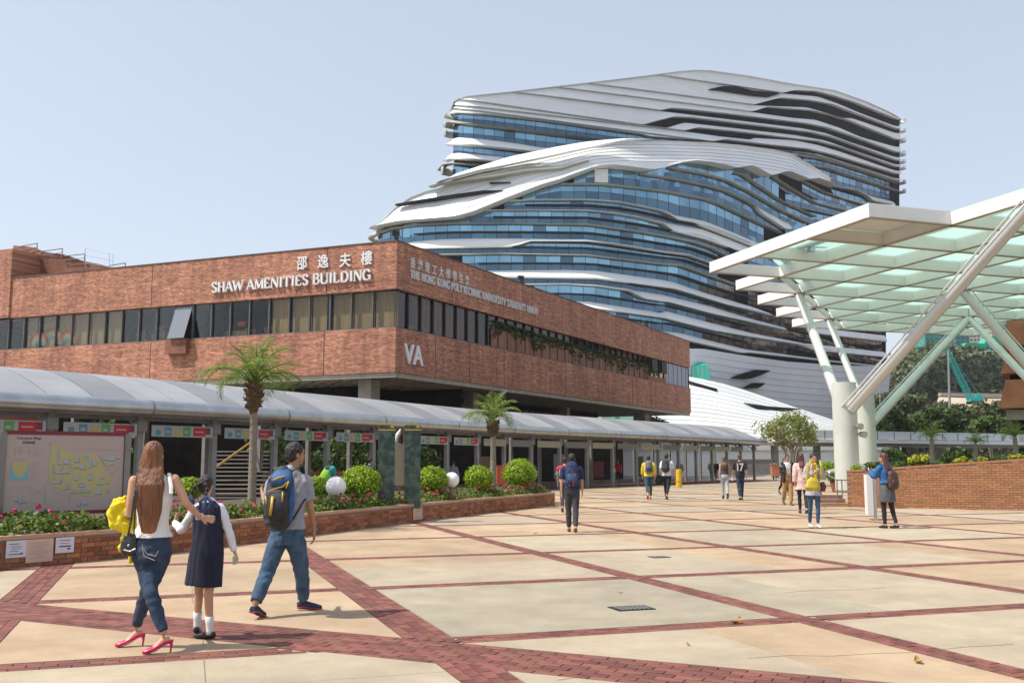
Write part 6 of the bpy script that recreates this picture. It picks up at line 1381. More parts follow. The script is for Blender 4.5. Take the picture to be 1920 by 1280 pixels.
mb = MB(); c = at(1312, 699, 150); mb.box(c, (2.7, 2, 2.1)); mb.build('net_body', M['teal'], nt_)
mb = MB(); mb.ball(c + Vector((0, 0, .9)), (1.3, .9, .7), 10); mb.build('net_top', M['teal'], nt_)
mb = MB()
for k in range(4): mb.box(c + Vector((-1.2 + .75 * k, -1.02, .3 * (k % 2))), (.09, .04, 1.4))
mb.build('strap', M['mapyellow'], nt_)
# ================================================================ hill, clearing, crane, far buildings
hx = [1380, 1560, 1640, 1690, 1730, 1780, 1850, 1900, 2000, 2300, 2800]; hy = [780, 740, 716, 682, 668, 670, 676, 664, 660, 680, 720]
mb = MB(); rows = []
for f_, Y in ((0, 380), (.12, 350), (.4, 310), (.68, 280), (.9, 255), (1, 225)):
    rows.append([Vector(((x - 960) / F * Y, Y, max(0, (at(x, y, 380).z) * (1 - f_) ** 1.0 + (math.sin(x * .05 + f_ * 9) * 1.2 if 0 < f_ < 1 else 0)))) for x, y in zip(hx, hy)])
n_ = len(hx); mb.add([p for r in rows for p in r], [(i * n_ + j, (i + 1) * n_ + j, (i + 1) * n_ + j + 1, i * n_ + j + 1) for i in range(5) for j in range(n_ - 1)])
hill = tag(mb.build('hill', mat('hill_soil', (.04, .05, .025), .95, col2=(.08, .08, .045), scale=.1)), kind='structure')
cl = []
for _ in range(520):
    px = rs.uniform(1540, 2150); f_ = rs.random(); Y = 380 - 150 * f_; z = at(px, ipol(list(zip(hx, hy)), px), 380).z * (1 - f_)
    r = rs.uniform(3.5, 7); cl.append((Vector(((px - 960) / F * Y, Y, z + r * .35)), (r, r, r * .8)))
P_, N_ = blob_points(cl, 52000, .75)
tag(quads_object('hillside_wood', P_, N_, 1.25, M['leaf_hill']), 'dark wooded hillside rising behind the crane', 'woodland', kind='stuff')
M['clearing'] = mat('bare_earth', (.38, .28, .18), .9, col2=(.50, .42, .32), scale=.12, bump=.3)
mb = MB(); mb.prism([at(1752, 764, 214), at(1880, 768, 214), at(1890, 748, 222), at(1760, 744, 222)], (0, 0, -3)); tag(mb.build('earth_terrace', M['clearing']), kind='structure')
mb = MB(); mb.prism([at(1764, 742, 226), at(1880, 746, 226), at(1880, 738, 226), at(1764, 736, 226)][::-1], (0, 1.5, 0)); rw = tag(mb.build('retaining_wall', mat('pale_site_wall', (.50, .44, .38), .8, col2=(.40, .33, .27), scale=.3)), 'pale retaining wall behind the teal crane on the clearing', 'wall')
crane = empty('crawler_crane', at(1828, 752, 212), 'teal crawler crane with a raised lattice boom on the earth clearing', 'crane')
M['cranepaint'] = mat('teal_crane_paint', (.015, .40, .36), .5)
cc = at(1828, 748, 212); mb = MB(); mb.box(cc + Vector((0, 0, -.1)), (2.8, 2.0, .9)); mb.box(cc + Vector((.6, 0, .55)), (1.3, 1.6, .7)); mb.build('cab', M['cranepaint'], crane)
for s in (-1, 1): mb = MB(); mb.box(cc + Vector((0, s * 1.2, -.75)), (2.6, .5, .55)); mb.build('crawler_track', M['black'], crane)
b0, b1 = at(1819, 747, 212), at(1773, 652, 212); t = (b1 - b0).normalized(); s = Vector((t.z, 0, -t.x)) * .55
mb = MB()
for q in (-1, 1):
    for y in (-.4, .4): mb.bar(b0 + s * q + Vector((0, y, 0)), b1 + s * q * .6 + Vector((0, y, 0)), .14, .14)
NB = 26
for k in range(NB):
    a = b0.lerp(b1, k / NB); b = b0.lerp(b1, (k + 1) / NB); sg = 1 if k % 2 else -1
    mb.bar(a + s * sg, b - s * sg, .10, .10); mb.bar(a + s * sg, a - s * sg, .1, .1)
mb.build('boom', M['cranepaint'], crane)
mb = MB(); mb.tube([b1, at(1768, 660, 212)], .3, 6); mb.build('boom_head', M['cranepaint'], crane)
mb = MB(); mb.tube([at(1834, 736, 212), b1], .05, 4); mb.tube([cc + Vector((.8, 0, .8)), at(1834, 736, 212)], .12, 5); mb.build('cable', M['cranepaint'], crane)
# lamp poles
for px, y0, y1, Y, rad, lab in ((1778, 650, 783, 150, .26, 'tall thin grey lamp pole in front of the wooded hill'), (1648.5, 690, 735, 150, .1, 'thin pole partly hidden left of the hill')):
    p, q = at(px + 1, 800, Y), at(px, y0, Y); po = empty('lamp_pole', (p.x, p.y, 0), lab, 'lamp pole'); mb = MB(); mb.tube([Vector((p.x, p.y, 0)), q], [rad, rad * .6], 8); mb.build('pole', M['col_grey'], po)
    mb = MB(); mb.tube([q + Vector((0, 0, 0)), q + Vector((0, 0, .5)), q + Vector((0, 0, .7))], [.5, .6, .3], 10); mb.build('lamp_head', M['steel'], po)
# far buildings
def far_building(px0, px1, yt, yb, Y, m, wm, lab, cols, rows, cat='building', grp=None):
    a, b = at(px0, yt, Y), at(px1, yt, Y); zb2 = at(px0, yb, Y).z; root = empty('far_building', ((a.x + b.x) / 2, Y, zb2), lab, cat, grp)
    mb = MB(); mb.box(((a.x + b.x) / 2, Y + 8, (a.z + zb2) / 2), (b.x - a.x, 16, a.z - zb2)); mb.build('body', m, root)
    mb = MB(); mb.box(((a.x + b.x) / 2 + 1, Y + 8, a.z + 1), ((b.x - a.x) * .5, 8, 2)); mb.build('roof_house', m, root)
    w = (b.x - a.x) / cols; hh = (a.z - zb2) / rows
    for i in range(cols):
        for j in range(rows):
            mb = MB(); mb.box((a.x + w * (i + .5), Y - .02, zb2 + hh * (j + .5)), (w * .62, .3, hh * .5)); mb.build('window', wm, root)
M['net'] = mat('dark_teal_net', (.03, .20, .19), .8, col2=(.06, .30, .27), scale=.08); M['netw'] = mat('deep_teal_net', (.03, .11, .12), .8)  # second net is a deeper teal
M['pinkblock'] = mat('pink_tower_block', (.55, .36, .34), .8); M['pinkwin'] = mat('pink_block_windows', (.30, .17, .19), .6); M['creamblock'] = mat('cream_tower_block', (.58, .48, .42), .8)
far_building(1733, 1766, 604, 656, 520, M['net'], M['netw'], 'left block of the building wrapped in teal netting', 4, 6, grp='teal netted blocks')
far_building(1766, 1788, 620, 655, 524, M['netw'], M['net'], 'lower middle block of the building wrapped in teal netting', 3, 4, grp='teal netted blocks')
far_building(1790, 1816, 602, 655, 518, M['net'], M['netw'], 'right block of the building wrapped in teal netting', 3, 6, grp='teal netted blocks')
far_building(1838, 1858, 612, 652, 640, M['pinkblock'], M['pinkwin'], 'left pink high-rise block far behind the canopy', 3, 7, grp='pink high-rise blocks')
far_building(1858, 1880, 604, 652, 636, M['pinkblock'], M['pinkwin'], 'right pink high-rise block far behind the canopy', 3, 8, grp='pink high-rise blocks')
far_building(1712, 1732, 632, 668, 600, M['creamblock'], M['pinkwin'], 'small cream block left of the teal netted building', 3, 4)
far_building(1817, 1838, 626, 655, 600, M['creamblock'], M['netw'], 'small cream block between the netted and the pink blocks', 3, 4)
M['netgreen'] = mat('green_net', (.02, .30, .17), .8, col2=(.04, .40, .25), scale=.1)
mb = MB(); mb.prism([at(1806, 652, 370), at(1850, 656, 370), at(1886, 650, 370), at(1884, 626, 370), at(1852, 632, 370), at(1846, 644, 370), at(1812, 642, 370)][::-1], (0, 6, 0)); nb = tag(mb.build('slope_net', M['netgreen']), 'bright green netting over a slope below the pink high-rises', 'netting')
mb = MB()
for k in range(9): mb.bar(at(1850 + 4 * k, 655, 369.5), at(1852 + 4 * k, 634, 369.5), .15, .15)
mb.build('net_pole', M['net'], nb)

# ---- thin summer haze over the whole place: the sky and sun lie outside it
mb = MB(); mb.box((250, 200, 55), (1400, 900, 115))
hz_ = mb.build('haze', None); hz_.data.materials.clear(); vm = bpy.data.materials.new('haze_air'); vm.use_nodes = True; vn = vm.node_tree.nodes; vn.clear(); vo = vn.new('ShaderNodeOutputMaterial'); vp = vn.new('ShaderNodeVolumePrincipled'); vp.inputs['Color'].default_value = (.92, .95, 1, 1); vp.inputs['Density'].default_value = .00017; vp.inputs['Anisotropy'].default_value = .2
vm.node_tree.links.new(vp.outputs[0], vo.inputs['Volume']); hz_.data.materials.append(vm); tag(hz_, 'thin pale haze in the air over the campus', 'haze', kind='stuff')
# ================================================================ people
def fabric(name, c, c2=None, rough=.85, scale=14, bump=.35, bs=180, stretch=(1, 1, 1)):
    return mat(name, c, rough, col2=c2 or tuple(min(1, x * 1.25 + .004) for x in c), scale=scale, bump=bump, bscale=bs, stretch=stretch)
SKIN = mat('skin', (.50, .27, .17), .5, col2=(.56, .31, .20), scale=12, spec=.35); SKIN2 = mat('skin_tan', (.36, .18, .105), .5, col2=(.42, .22, .13), scale=12, spec=.35)
HAIRB = mat('black_hair', (.010, .008, .008), .55, col2=(.03, .024, .022), scale=60, stretch=(1, 1, .08), bump=.6, bscale=120)
HAIRR = mat('auburn_hair', (.075, .022, .008), .5, col2=(.26, .095, .03), scale=34, stretch=(1, 1, .05), bump=.7, bscale=90, contrast=(.3, .7))
HAIRD = mat('dark_red_hair', (.05, .012, .010), .4, col2=(.12, .03, .02), scale=40, stretch=(1, 1, .08), bump=.6, bscale=90)
HAIRN = mat('brown_hair', (.06, .03, .015), .4, col2=(.16, .09, .045), scale=40, stretch=(1, 1, .08), bump=.6, bscale=90)
def solidify(name, mb, voxel, m, parent, smooth=3, wrinkle=0.0, wf=1.0, zs=1.0):
    me = mb.mesh(name, m); o = bpy.data.objects.new(name, me); C.objects.link(o)
    r = o.modifiers.new('r', 'REMESH'); r.mode = 'VOXEL'; r.voxel_size = voxel; r.use_smooth_shade = True
    if smooth: s = o.modifiers.new('s', 'SMOOTH'); s.iterations = smooth; s.factor = .5
    dg = bpy.context.evaluated_depsgraph_get(); ev = o.evaluated_get(dg); nm = bpy.data.meshes.new_from_object(ev)
    bpy.data.objects.remove(o); bpy.data.meshes.remove(me); nm.name = name
    if wrinkle:
        n = len(nm.vertices); co = np.empty(n * 3, np.float32); nm.vertices.foreach_get('co', co); co = co.reshape(-1, 3); no = np.empty(n * 3, np.float32); nm.vertices.foreach_get('normal', no); no = no.reshape(-1, 3)
        x, y, z = co[:, 0] * wf, co[:, 1] * wf, co[:, 2] * wf * zs
        w = np.sin(31 * z + 9 * np.sin(11 * x + 2) + 6 * y) * .5 + np.sin(17 * z - 23 * x + 5 * np.sin(13 * z) + 11 * y) * .6 + np.sin(53 * x + 21 * z + 4 * np.sin(19 * y + 7 * z)) * .3 + np.sin(71 * z + 37 * y + 3 * np.sin(29 * x)) * .2
        co += no * (w * wrinkle)[:, None]; nm.vertices.foreach_set('co', co.ravel()); nm.update()
    nm.polygons.foreach_set('use_smooth', [True] * len(nm.polygons))
    if not nm.materials: nm.materials.append(m)
    o2 = bpy.data.objects.new(name, nm); put(o2, parent); return o2
def lerp(a, b, t): return Vector(a) * (1 - t) + Vector(b) * t
def sub(P, R, t0, t1, n=6):
    """part of a limb given by points and radii, between fractions of its length"""
    L = [0]
    for a, b in zip(P, P[1:]): L.append(L[-1] + (Vector(b) - Vector(a)).length)
    out = []; rr = []
    for i in range(n + 1):
        s = (t0 + (t1 - t0) * i / n) * L[-1]
        for k in range(len(P) - 1):
            if s <= L[k + 1] + 1e-9:
                f = (s - L[k]) / max(1e-9, L[k + 1] - L[k]); out.append(lerp(P[k], P[k + 1], f)); rr.append(R[k] * (1 - f) + R[k + 1] * f); break
    return out, rr
def limb(mb, P, R, n=10):
    mb.tube(P, R, n); mb.ball(P[0], R[0] * .98, 8); mb.ball(P[-1], R[-1] * .98, 8)
def hand(mb, w, d, nrm, k=1.0, curl=.5, thumb=1):
    """palm, four unequal bent fingers and a thumb; d along the hand, nrm out of the back of the hand"""
    d = Vector(d).normalized(); nrm = (Vector(nrm) - d * Vector(nrm).dot(d)).normalized(); s = d.cross(nrm)
    mb.tube([w - d * .02 * k, w + d * .03 * k, w + d * .085 * k], [(.025 * k, .02 * k), (.036 * k, .016 * k), (.040 * k, .013 * k)], 10, side=s)
    for i, (o, l) in enumerate(((-.030, .062), (-.010, .074), (.010, .070), (.028, .055))):
        p = w + d * .08 * k + s * o * k; a = curl * .5; q = p + (d * math.cos(a) - nrm * math.sin(a)) * l * .5 * k + s * o * .25 * k; a2 = curl * 1.3; e = q + (d * math.cos(a2) - nrm * math.sin(a2)) * l * .5 * k
        mb.tube([p - d * .02 * k, p, q, e], [.0095 * k, .0095 * k, .009 * k, .007 * k], 7)
    p = w + d * .02 * k + s * thumb * -.030 * k; q = p + (d * .7 - s * thumb * .6 - nrm * .3).normalized() * .035 * k; e = q + (d * .9 - s * thumb * .15 - nrm * .4 * curl).normalized() * .032 * k
    mb.tube([p - d * .015 * k, p, q, e], [.012 * k, .0125 * k, .011 * k, .008 * k], 7)
def shoe(mb, ank, d, k, lift=0, heel=0.0, r=1.0, z0=0.0):
    """d: toe direction (level); heel: heel height"""
    d = Vector((d[0], d[1], 0)).normalized(); s = Vector((-d.y, d.x, 0)); g0 = Vector((ank.x, ank.y, 0)) - d * .03 * k
    hz = max(heel, ank.z - .085 * k - z0) if heel == 0 else heel
    hz = max(0, hz) + z0; v = .62 if (heel and r > 1) else 1; k = k * (.86 if heel else 1)
    hl = g0 - d * .03 * k; a = [hl + Vector((0, 0, hz + .035 * k * v)), g0 + d * .03 * k + Vector((0, 0, hz * .8 + .045 * k * v)), g0 + d * .12 * k + Vector((0, 0, z0 + .033 * k + hz * .18)), g0 + d * .175 * k + Vector((0, 0, z0 + .026 * k)), g0 + d * .215 * k + Vector((0, 0, z0 + .02 * k))]
    mb.tube(a, [(.030 * k * r, .034 * k * v), (.036 * k * r, .045 * k * v), (.044 * k * r, .032 * k * v), (.038 * k * r, .024 * k), (.018 * k * r, .014 * k)], 12, side=s)
    return a
def person(lab, B, h, heading=0, J=None, stride=20, phase=1, armswing=16, female=False, skin=None, voxel=.014, head_yaw=0, tilt=0, top=None, pants=None, skirt=None, dress=None, shoes=None, hair=None, arms=None, group='people crossing the plaza', coat=None, sexw=None, bare_legs=False, lean=.02, sole=None):
    """B: the spot on the ground; J: measured joints in world coordinates, else a walking pose"""
    k = h / 1.75; th = math.radians(heading); f = Vector((math.sin(th), math.cos(th), 0)); r = Vector((math.cos(th), -math.sin(th), 0)); sk = skin or SKIN
    U = Vector((0, 0, 1)); root = empty('person', (B.x, B.y, 0), lab, 'person', group)
    W_ = lambda x, y, z: Vector((B.x, B.y, 0)) + r * x * k + f * y * k + U * z * k
    if J is None:
        J = {}; a1 = math.radians(stride) * phase; hz = .90
        sw = .085
        def leg(s, a, kn):
            hip = (s * sw, 0, 0); kne = (s * sw * .95, .43 * math.sin(a), -.43 * math.cos(a)); b = a - kn; an = (s * sw * .8, kne[1] + .42 * math.sin(b), kne[2] - .42 * math.cos(b)); return hip, kne, an
        Lg = leg(-1, a1, .12 if a1 > 0 else .55 * min(1, abs(stride) / 20) + .05); Rg = leg(1, -a1, .12 if a1 <= 0 else .55 * min(1, abs(stride) / 20) + .05)
        lo = min(Lg[2][2], Rg[2][2]); hz = .085 - lo
        for nm, G in (('L', Lg), ('R', Rg)):
            for part, p in zip(('hip', 'knee', 'ank'), G): J[part + nm] = W_(p[0], p[1], hz + p[2])
        J['pel'] = W_(0, 0, hz + .03); J['waist'] = W_(0, lean * .5, hz + .20); J['chest'] = W_(0, lean * 1.2, hz + .38); J['neck'] = W_(0, lean * 1.8, hz + .56); J['head'] = W_(0, lean * 2.5 + .015, hz + .72)
        shz = hz + .505; shx = .165 if female else .185
        J['shL'] = W_(-shx, lean * 1.8, shz); J['shR'] = W_(shx, lean * 1.8, shz)
        for nm, s, ph in (('L', -1, -1), ('R', 1, 1)):
            if arms and nm in arms: e, w = arms[nm]; J['el' + nm] = W_(*e); J['wr' + nm] = W_(*w)
            else:
                a = math.radians(armswing) * ph * phase; b = a + .25
                e = (s * (shx + .045), lean * 1.8 + .29 * math.sin(a), shz - .29 * math.cos(a)); w = (s * (shx + .055), e[1] + .25 * math.sin(b), e[2] - .25 * math.cos(b)); J['el' + nm] = W_(*e); J['wr' + nm] = W_(*w)
        J['toeL'] = J['toeR'] = f
    tx = (J['shR'] - J['shL']).normalized()
    if female: TR = [(.150, .120), (.163, .125), (.118, .092), (.142, .112), (.125, .078), (.052, .055)]
    else: TR = [(.145, .115), (.158, .12), (.140, .102), (.168, .120), (.155, .088), (.062, .064)]
    shm = (J['shL'] + J['shR']) / 2
    TP = [J['pel'] - U * .07 * k, J['pel'], J['waist'], J['chest'], lerp(shm, J['neck'], .15), J['neck'] + U * .01]
    TRk = [(a * k, b * k) for a, b in TR]
    arm = {s: ([J['sh' + s], lerp(J['sh' + s], J['el' + s], .45), J['el' + s], lerp(J['el' + s], J['wr' + s], .35), J['wr' + s]], [x * k * (.88 if female else 1) for x in (.050, .044, .037, .037, .025)]) for s in 'LR'}
    lg = {s: ([J['hip' + s], lerp(J['hip' + s], J['knee' + s], .5), J['knee' + s], lerp(J['knee' + s], J['ank' + s], .32), J['ank' + s]], [x * k * (.94 if female else 1) for x in (.086, .073, .054, .052, .034)]) for s in 'LR'}
    # body: one continuous skin
    b = MB(); b.tube(TP, TRk, 18, side=tx)
    for s in 'LR':
        limb(b, *arm[s]); limb(b, *lg[s]); d = (J['wr' + s] - J['el' + s]).normalized()
        hd = J.get('hd' + s, d); nr = J.get('hn' + s, tx * (-1 if s == 'L' else 1)); hand(b, J['wr' + s] + Vector(hd).normalized() * .02 * k, hd, nr, k * (.84 if female else 1), J.get('curl' + s, .6), thumb=J.get('th' + s, 1))
        shoe(b, J['ank' + s], J['toe' + s], k * .95, heel=J.get('heel', 0), z0=J.get('lift' + s, 0))
    hy = th + math.radians(head_yaw); hf = Vector((math.sin(hy), math.cos(hy), 0)); hr = Vector((math.cos(hy), -math.sin(hy), 0)); tl_ = math.radians(tilt); hu = (U * math.cos(tl_) + hf * math.sin(tl_)); hf2 = (hf * math.cos(tl_) - U * math.sin(tl_)); hc = J['head']; HM = Matrix((hr, hf2, hu)).transposed()
    HP = lambda x, y, z: hc + HM @ (Vector((x, y, z)) * k)
    b.tube([J['neck'] - U * .03 * k, lerp(J['neck'], HP(0, -.02, -.05), .6), HP(0, -.015, -.04)], [.056 * k * (.88 if female else 1), .050 * k * (.86 if female else 1), .054 * k], 12)
    b.ball(HP(0, 0, .02), (.074 * k, .094 * k, .098 * k), 16, M=HM); b.ball(HP(0, .028, -.045), (.056 * k, .060 * k, .065 * k), 14, M=HM); b.ball(HP(0, .07, -.088), (.024 * k, .018 * k, .018 * k), 8, M=HM)
    b.tube([HP(0, .088, .012), HP(0, .108, -.028), HP(0, .094, -.036)], [.008 * k, .014 * k, .010 * k], 8)
    for s in (-1, 1): b.ball(HP(s * .076, -.008, -.008), (.010 * k, .020 * k, .030 * k), 8, M=HM)
    solidify('body', b, voxel * .75 if voxel < .01 else voxel, sk, root, smooth=2)
    # facial marks: eyes, brows, lips
    e = MB()
    for s in (-1, 1): e.ball(HP(s * .031, .084, .010), (.014 * k, .008 * k, .007 * k), 8, M=HM); e.ball(HP(s * .031, .088, .032), (.018 * k, .006 * k, .004 * k), 8, M=HM)
    e.build('eyes', HAIRB, root); e = MB(); e.ball(HP(0, .090, -.062), (.022 * k, .008 * k, .007 * k), 8, M=HM); e.build('mouth', LIPS, root)
    # hair
    hk = hair or ('short', HAIRB); m_ = MB(); st_ = hk[0]
    m_.ball(HP(0, -.016, .038), (.084 * k, .100 * k, .098 * k), 18, M=HM); m_.ball(HP(0, -.040, -.012), (.074 * k, .070 * k, .082 * k), 14, M=HM)
    if st_ in ('short', 'bun'):
        for i in range(26):
            a = i * 2.4; z = rs.uniform(-.02, .12); rr = math.sqrt(max(0, 1 - ((z - .03) / .11) ** 2)); p = HP(math.cos(a) * .078 * rr, math.sin(a) * .09 * rr - .02, z)
            if math.sin(a) > .3 and z < .06: continue
            m_.tube([p, p + HM @ Vector((math.cos(a) * .012, math.sin(a) * .012, -.02)) * k], [.014 * k, .005 * k], 5)
    if st_ == 'bun': m_.ball(HP(0, -.09, .08), .045 * k, 10)
    if st_ == 'long':
        L_ = hk[2] if len(hk) > 2 else .42; w = hk[3] if len(hk) > 3 else .10
        pts = [HP(0, -.035, .06), HP(0, -.055, -.04), HP(0, -.075, -.14) , J['neck'] - hf * .11 * k - U * .10 * k, J['neck'] - hf * .125 * k - U * (.10 + L_ * .45) * k, J['neck'] - hf * .12 * k - U * (.06 + L_) * k + hr * .02 * k]
        m_.tube(pts, [(.078 * k, .07 * k), (.09 * k, .06 * k), (w * k, .05 * k), (w * 1.08 * k, .045 * k), (w * .85 * k, .035 * k), (w * .3 * k, .014 * k)], 16, side=hr)
        for i in range(hk[4] if len(hk) > 4 else 10):
            x = rs.uniform(-1, 1); off = HM @ Vector((x * w * .95, -.018 - .03 * (1 - x * x), 0)) * k; e1 = rs.uniform(.65, 1.08); Q = [HP(x * .06, -.06 - .02 * (1 - x * x), .04), HP(x * .085, -.075, -.06), J['neck'] - hf * .108 * k - U * .09 * k + off * .95, J['neck'] - hf * .105 * k - U * (.08 + L_ * .5 * e1) * k + off * .95, J['neck'] - hf * .10 * k - U * (.04 + L_ * e1) * k + off * .55]
            m_.tube(Q, [.016 * k, .02 * k, .019 * k, .016 * k, .005 * k], 6)
    if st_ == 'ponytail': m_.tube([HP(0, -.09, .05), HP(0, -.14, 0), HP(0, -.13, -.12), HP(.01, -.12, -.24)], [.022 * k, .032 * k, .026 * k, .008 * k], 8)
    solidify('hair', m_, max(.0065, voxel * .75), hk[1], root, smooth=4 if voxel < .01 else 1, wrinkle=.0018 if voxel < .01 else 0, wf=3.6, zs=.06)
    # garments
    def torso(mm, inf, z_lo, sl, m_top=4, flare=0.0, neck=True):
        P, R = [], []
        for p, q in zip(TP, TRk):
            if p.z >= z_lo - .02: P.append(p); R.append((q[0] + inf, q[1] + inf))
        bot = Vector((J['pel'].x, J['pel'].y, z_lo)); hipw = TRk[1] if z_lo < J['waist'].z else TRk[2]
        P = [bot] + P; R = [(hipw[0] + inf + flare, hipw[1] + inf + flare)] + R
        if neck: R[-1] = (R[-1][0] - inf * .3, R[-1][1] - inf * .3); P[-1] = J['neck'] + U * .015 * k
        mm.tube(P, R, 22, side=tx)
        if sl > 0:
            for s in 'LR':
                q, rr = sub(*arm[s], 0, sl, 8); mm.tube(q, [x + inf * (1.15 if i else .6) for i, x in enumerate(rr)], 12); mm.ball(q[0], rr[0] + inf * .5, 10)
    if pants:
        mm = MB(); m1, inf, t1 = pants[:3]; bell = pants[3] if len(pants) > 3 else 0
        top_ = lerp(J['pel'], J['waist'], .62); mm.tube([J['pel'] - U * .095 * k, J['pel'] - U * .02 * k, top_], [(TRk[0][0] + inf * .5, TRk[0][1] + inf), (TRk[1][0] + inf * .7, TRk[1][1] + inf), (TRk[2][0] + inf + .012, TRk[2][1] + inf + .010)], 20, side=tx)
        for s in 'LR':
            q, rr = sub(*lg[s], 0, t1, 10); mm.tube(q, [x + inf * (.7 + bell * i / 10) for i, x in enumerate(rr)], 14); mm.ball(q[0], rr[0] + inf * .6, 12)
        solidify('trousers', mm, voxel, m1, root, smooth=2, wrinkle=.0045 if voxel < .01 else .004, wf=1.2)
    if dress or skirt:
        m1, zt1, zb1, w1, w2 = (dress or skirt)[:5]
        mm = MB(); c0 = J['waist'] if zt1 is None else Vector((J['pel'].x, J['pel'].y, zt1)); c1 = J['pel'].copy(); c1.z = min(c1.z, c0.z - .02); c2 = (J['kneeL'] + J['kneeR']) / 2; c2.z = zb1
        mm.tube([c0, c1, lerp(c1, c2, .5), c2], [(TRk[2][0] + .02, TRk[2][1] + .02), (TRk[1][0] + .025, TRk[1][1] + .025), ((TRk[1][0] + w1) / 2 + .02, (TRk[1][1] + w2) / 2 + .02), (w1, w2)], 28, side=tx)
        if dress: torso(mm, .018, c0.z - .05, 0)
        solidify('dress' if dress else 'skirt', mm, voxel, m1, root, smooth=2, wrinkle=.004, zs=.25, wf=1.6)
    for spec_, nm in ((top, 'shirt'), (coat, 'jacket')):
        if spec_:
            mm = MB(); m1, inf, hem, sl = spec_[:4]; torso(mm, inf, hem, sl, flare=spec_[4] if len(spec_) > 4 else 0); solidify(nm, mm, voxel, m1, root, smooth=2, wrinkle=.0035, wf=1.0)
    if shoes:
        for s in 'LR':
            mm = MB(); a = shoe(mm, J['ank' + s], J['toe' + s], k * 1.06, heel=J.get('heel', 0), r=1.05, z0=J.get('lift' + s, 0))
            if len(shoes) > 1: mm.tube([J['ank' + s] - U * .05 * k, J['ank' + s] + U * shoes[1] * k], [.045 * k, .046 * k], 10)
            o = solidify('shoe', mm, min(voxel, .012), shoes[0], root, smooth=1)
            if sole:
                q = MB(); q.tube([p - U * .020 * k for p in a], [(.036 * k, .012), (.040 * k, .012), (.047 * k, .012), (.042 * k, .012), (.02 * k, .01)], 10, side=Vector((-J['toe' + s][1], J['toe' + s][0], 0)).normalized() if True else None); q.build('sole', sole, o)
    return root, J, k
LIPS = mat('lips', (.35, .10, .09), .5)
def pack(B_J, k, m, lab, heading, m2=None, w=.15, hgt=.23, dep=.10, off=.17, zc=.60, trim=None):
    """rucksack on the back with two straps"""
    J = B_J; th = math.radians(heading); f = Vector((math.sin(th), math.cos(th), 0)); tx = (J['shR'] - J['shL']).normalized(); U = Vector((0, 0, 1))
    c = lerp(J['waist'], (J['shL'] + J['shR']) / 2, zc) - f * off * k; root = empty('backpack', c, lab, 'backpack', 'bags carried by people')
    mm = MB(); mm.tube([c + U * z * k + (-f) * y * k for z, y in ((-hgt, .0), (-hgt * .85, .015), (0, .02), (hgt * .75, .01), (hgt, -.02), (hgt * 1.12, -.04))], [(w * .75 * k, dep * .7 * k), (w * k, dep * k), (w * k, dep * 1.05 * k), (w * .9 * k, dep * .85 * k), (w * .7 * k, dep * .55 * k), (w * .3 * k, dep * .2 * k)], 18, side=tx)
    solidify('bag_body', mm, .012, m, root, smooth=1, wrinkle=.003)
    mm = MB(); cc = c - f * dep * .9 * k - U * hgt * .30 * k; mm.tube([cc - U * hgt * .45 * k, cc - U * hgt * .2 * k, cc + U * hgt * .3 * k, cc + U * hgt * .4 * k], [(w * .6 * k, .03 * k), (w * .72 * k, .045 * k), (w * .7 * k, .04 * k), (w * .5 * k, .015 * k)], 14, side=tx); mm.build('pocket', m2 or m, root, smooth=True)
    for s, sg in (('shL', 1), ('shR', -1)):
        p = lerp(J[s], (J['shL'] + J['shR']) / 2, .38) + U * .035 * k; mm = MB(); P = [c + U * hgt * .8 * k + tx * -sg * .07 * k, p - f * .07 * k + U * .025 * k, p + f * .03 * k + U * .03 * k, p + f * .125 * k - U * .10 * k, lerp(J['waist'], J['chest'], .5) + f * .11 * k + tx * -sg * .13 * k, c - U * hgt * .7 * k + tx * -sg * w * k]
        mm.tube(P, [(.022 * k, .009 * k)] * 6, 6, side=tx); mm.build('strap', m2 or m, root, smooth=True)
    return root, c
def G(px, y): return g(px, y)
def HT(foot, top, B): return max(1.2, min(1.9, H - (top - 865) * B.y / F / 1.0))
DENIM = fabric('blue_denim', (.030, .065, .12), (.065, .125, .21), scale=7, bs=260); DENIMD = fabric('dark_denim', (.014, .026, .055), (.035, .06, .11), scale=7, bs=260)
BLACKF = fabric('black_cloth', (.012, .012, .014)); NAVY = fabric('navy_cloth', (.008, .010, .028), (.014, .017, .045)); WHITEF = fabric('white_cloth', (.62, .61, .60), (.70, .69, .68)); GREYF = fabric('grey_cloth', (.21, .21, .22), (.27, .27, .28))
# ---- the woman with long auburn hair
Y0 = 8.35; A = lambda x, y, dy=0: at(x, y, Y0 + dy)
PINK = mat('hot_pink_shoe', (.62, .008, .10), .3); B = g(275, 1198)
J1 = dict(pel=A(284, 1030), waist=A(286, 985), chest=A(289, 932), neck=A(289, 889, .01), head=A(288, 855, .03), shL=A(251, 900), shR=A(327, 897), elL=A(241, 966, -.03), wrL=A(229, 955, .22), elR=A(350, 943, .0), wrR=A(374, 968, .13),
          hipL=A(270, 1047), kneeL=A(283, 1112, -.14), ankL=A(307, 1182, -.16), hipR=A(300, 1047), kneeR=A(274, 1116, .06), ankR=A(255, 1174, .14), toeL=Vector((-.9, -.42, 0)), toeR=Vector((-.85, -.35, 0)), heel=.075, hdR=Vector((.75, .45, -.22)), hnR=Vector((-.25, -.9, .35)), curlR=.15, thR=-1, hdL=Vector((-.3, .8, -.1)))
J1['ankL'].z = .165; J1['ankR'].z = .165
tank = fabric('white_tank_top', (.66, .63, .60), (.74, .71, .68), bs=120)
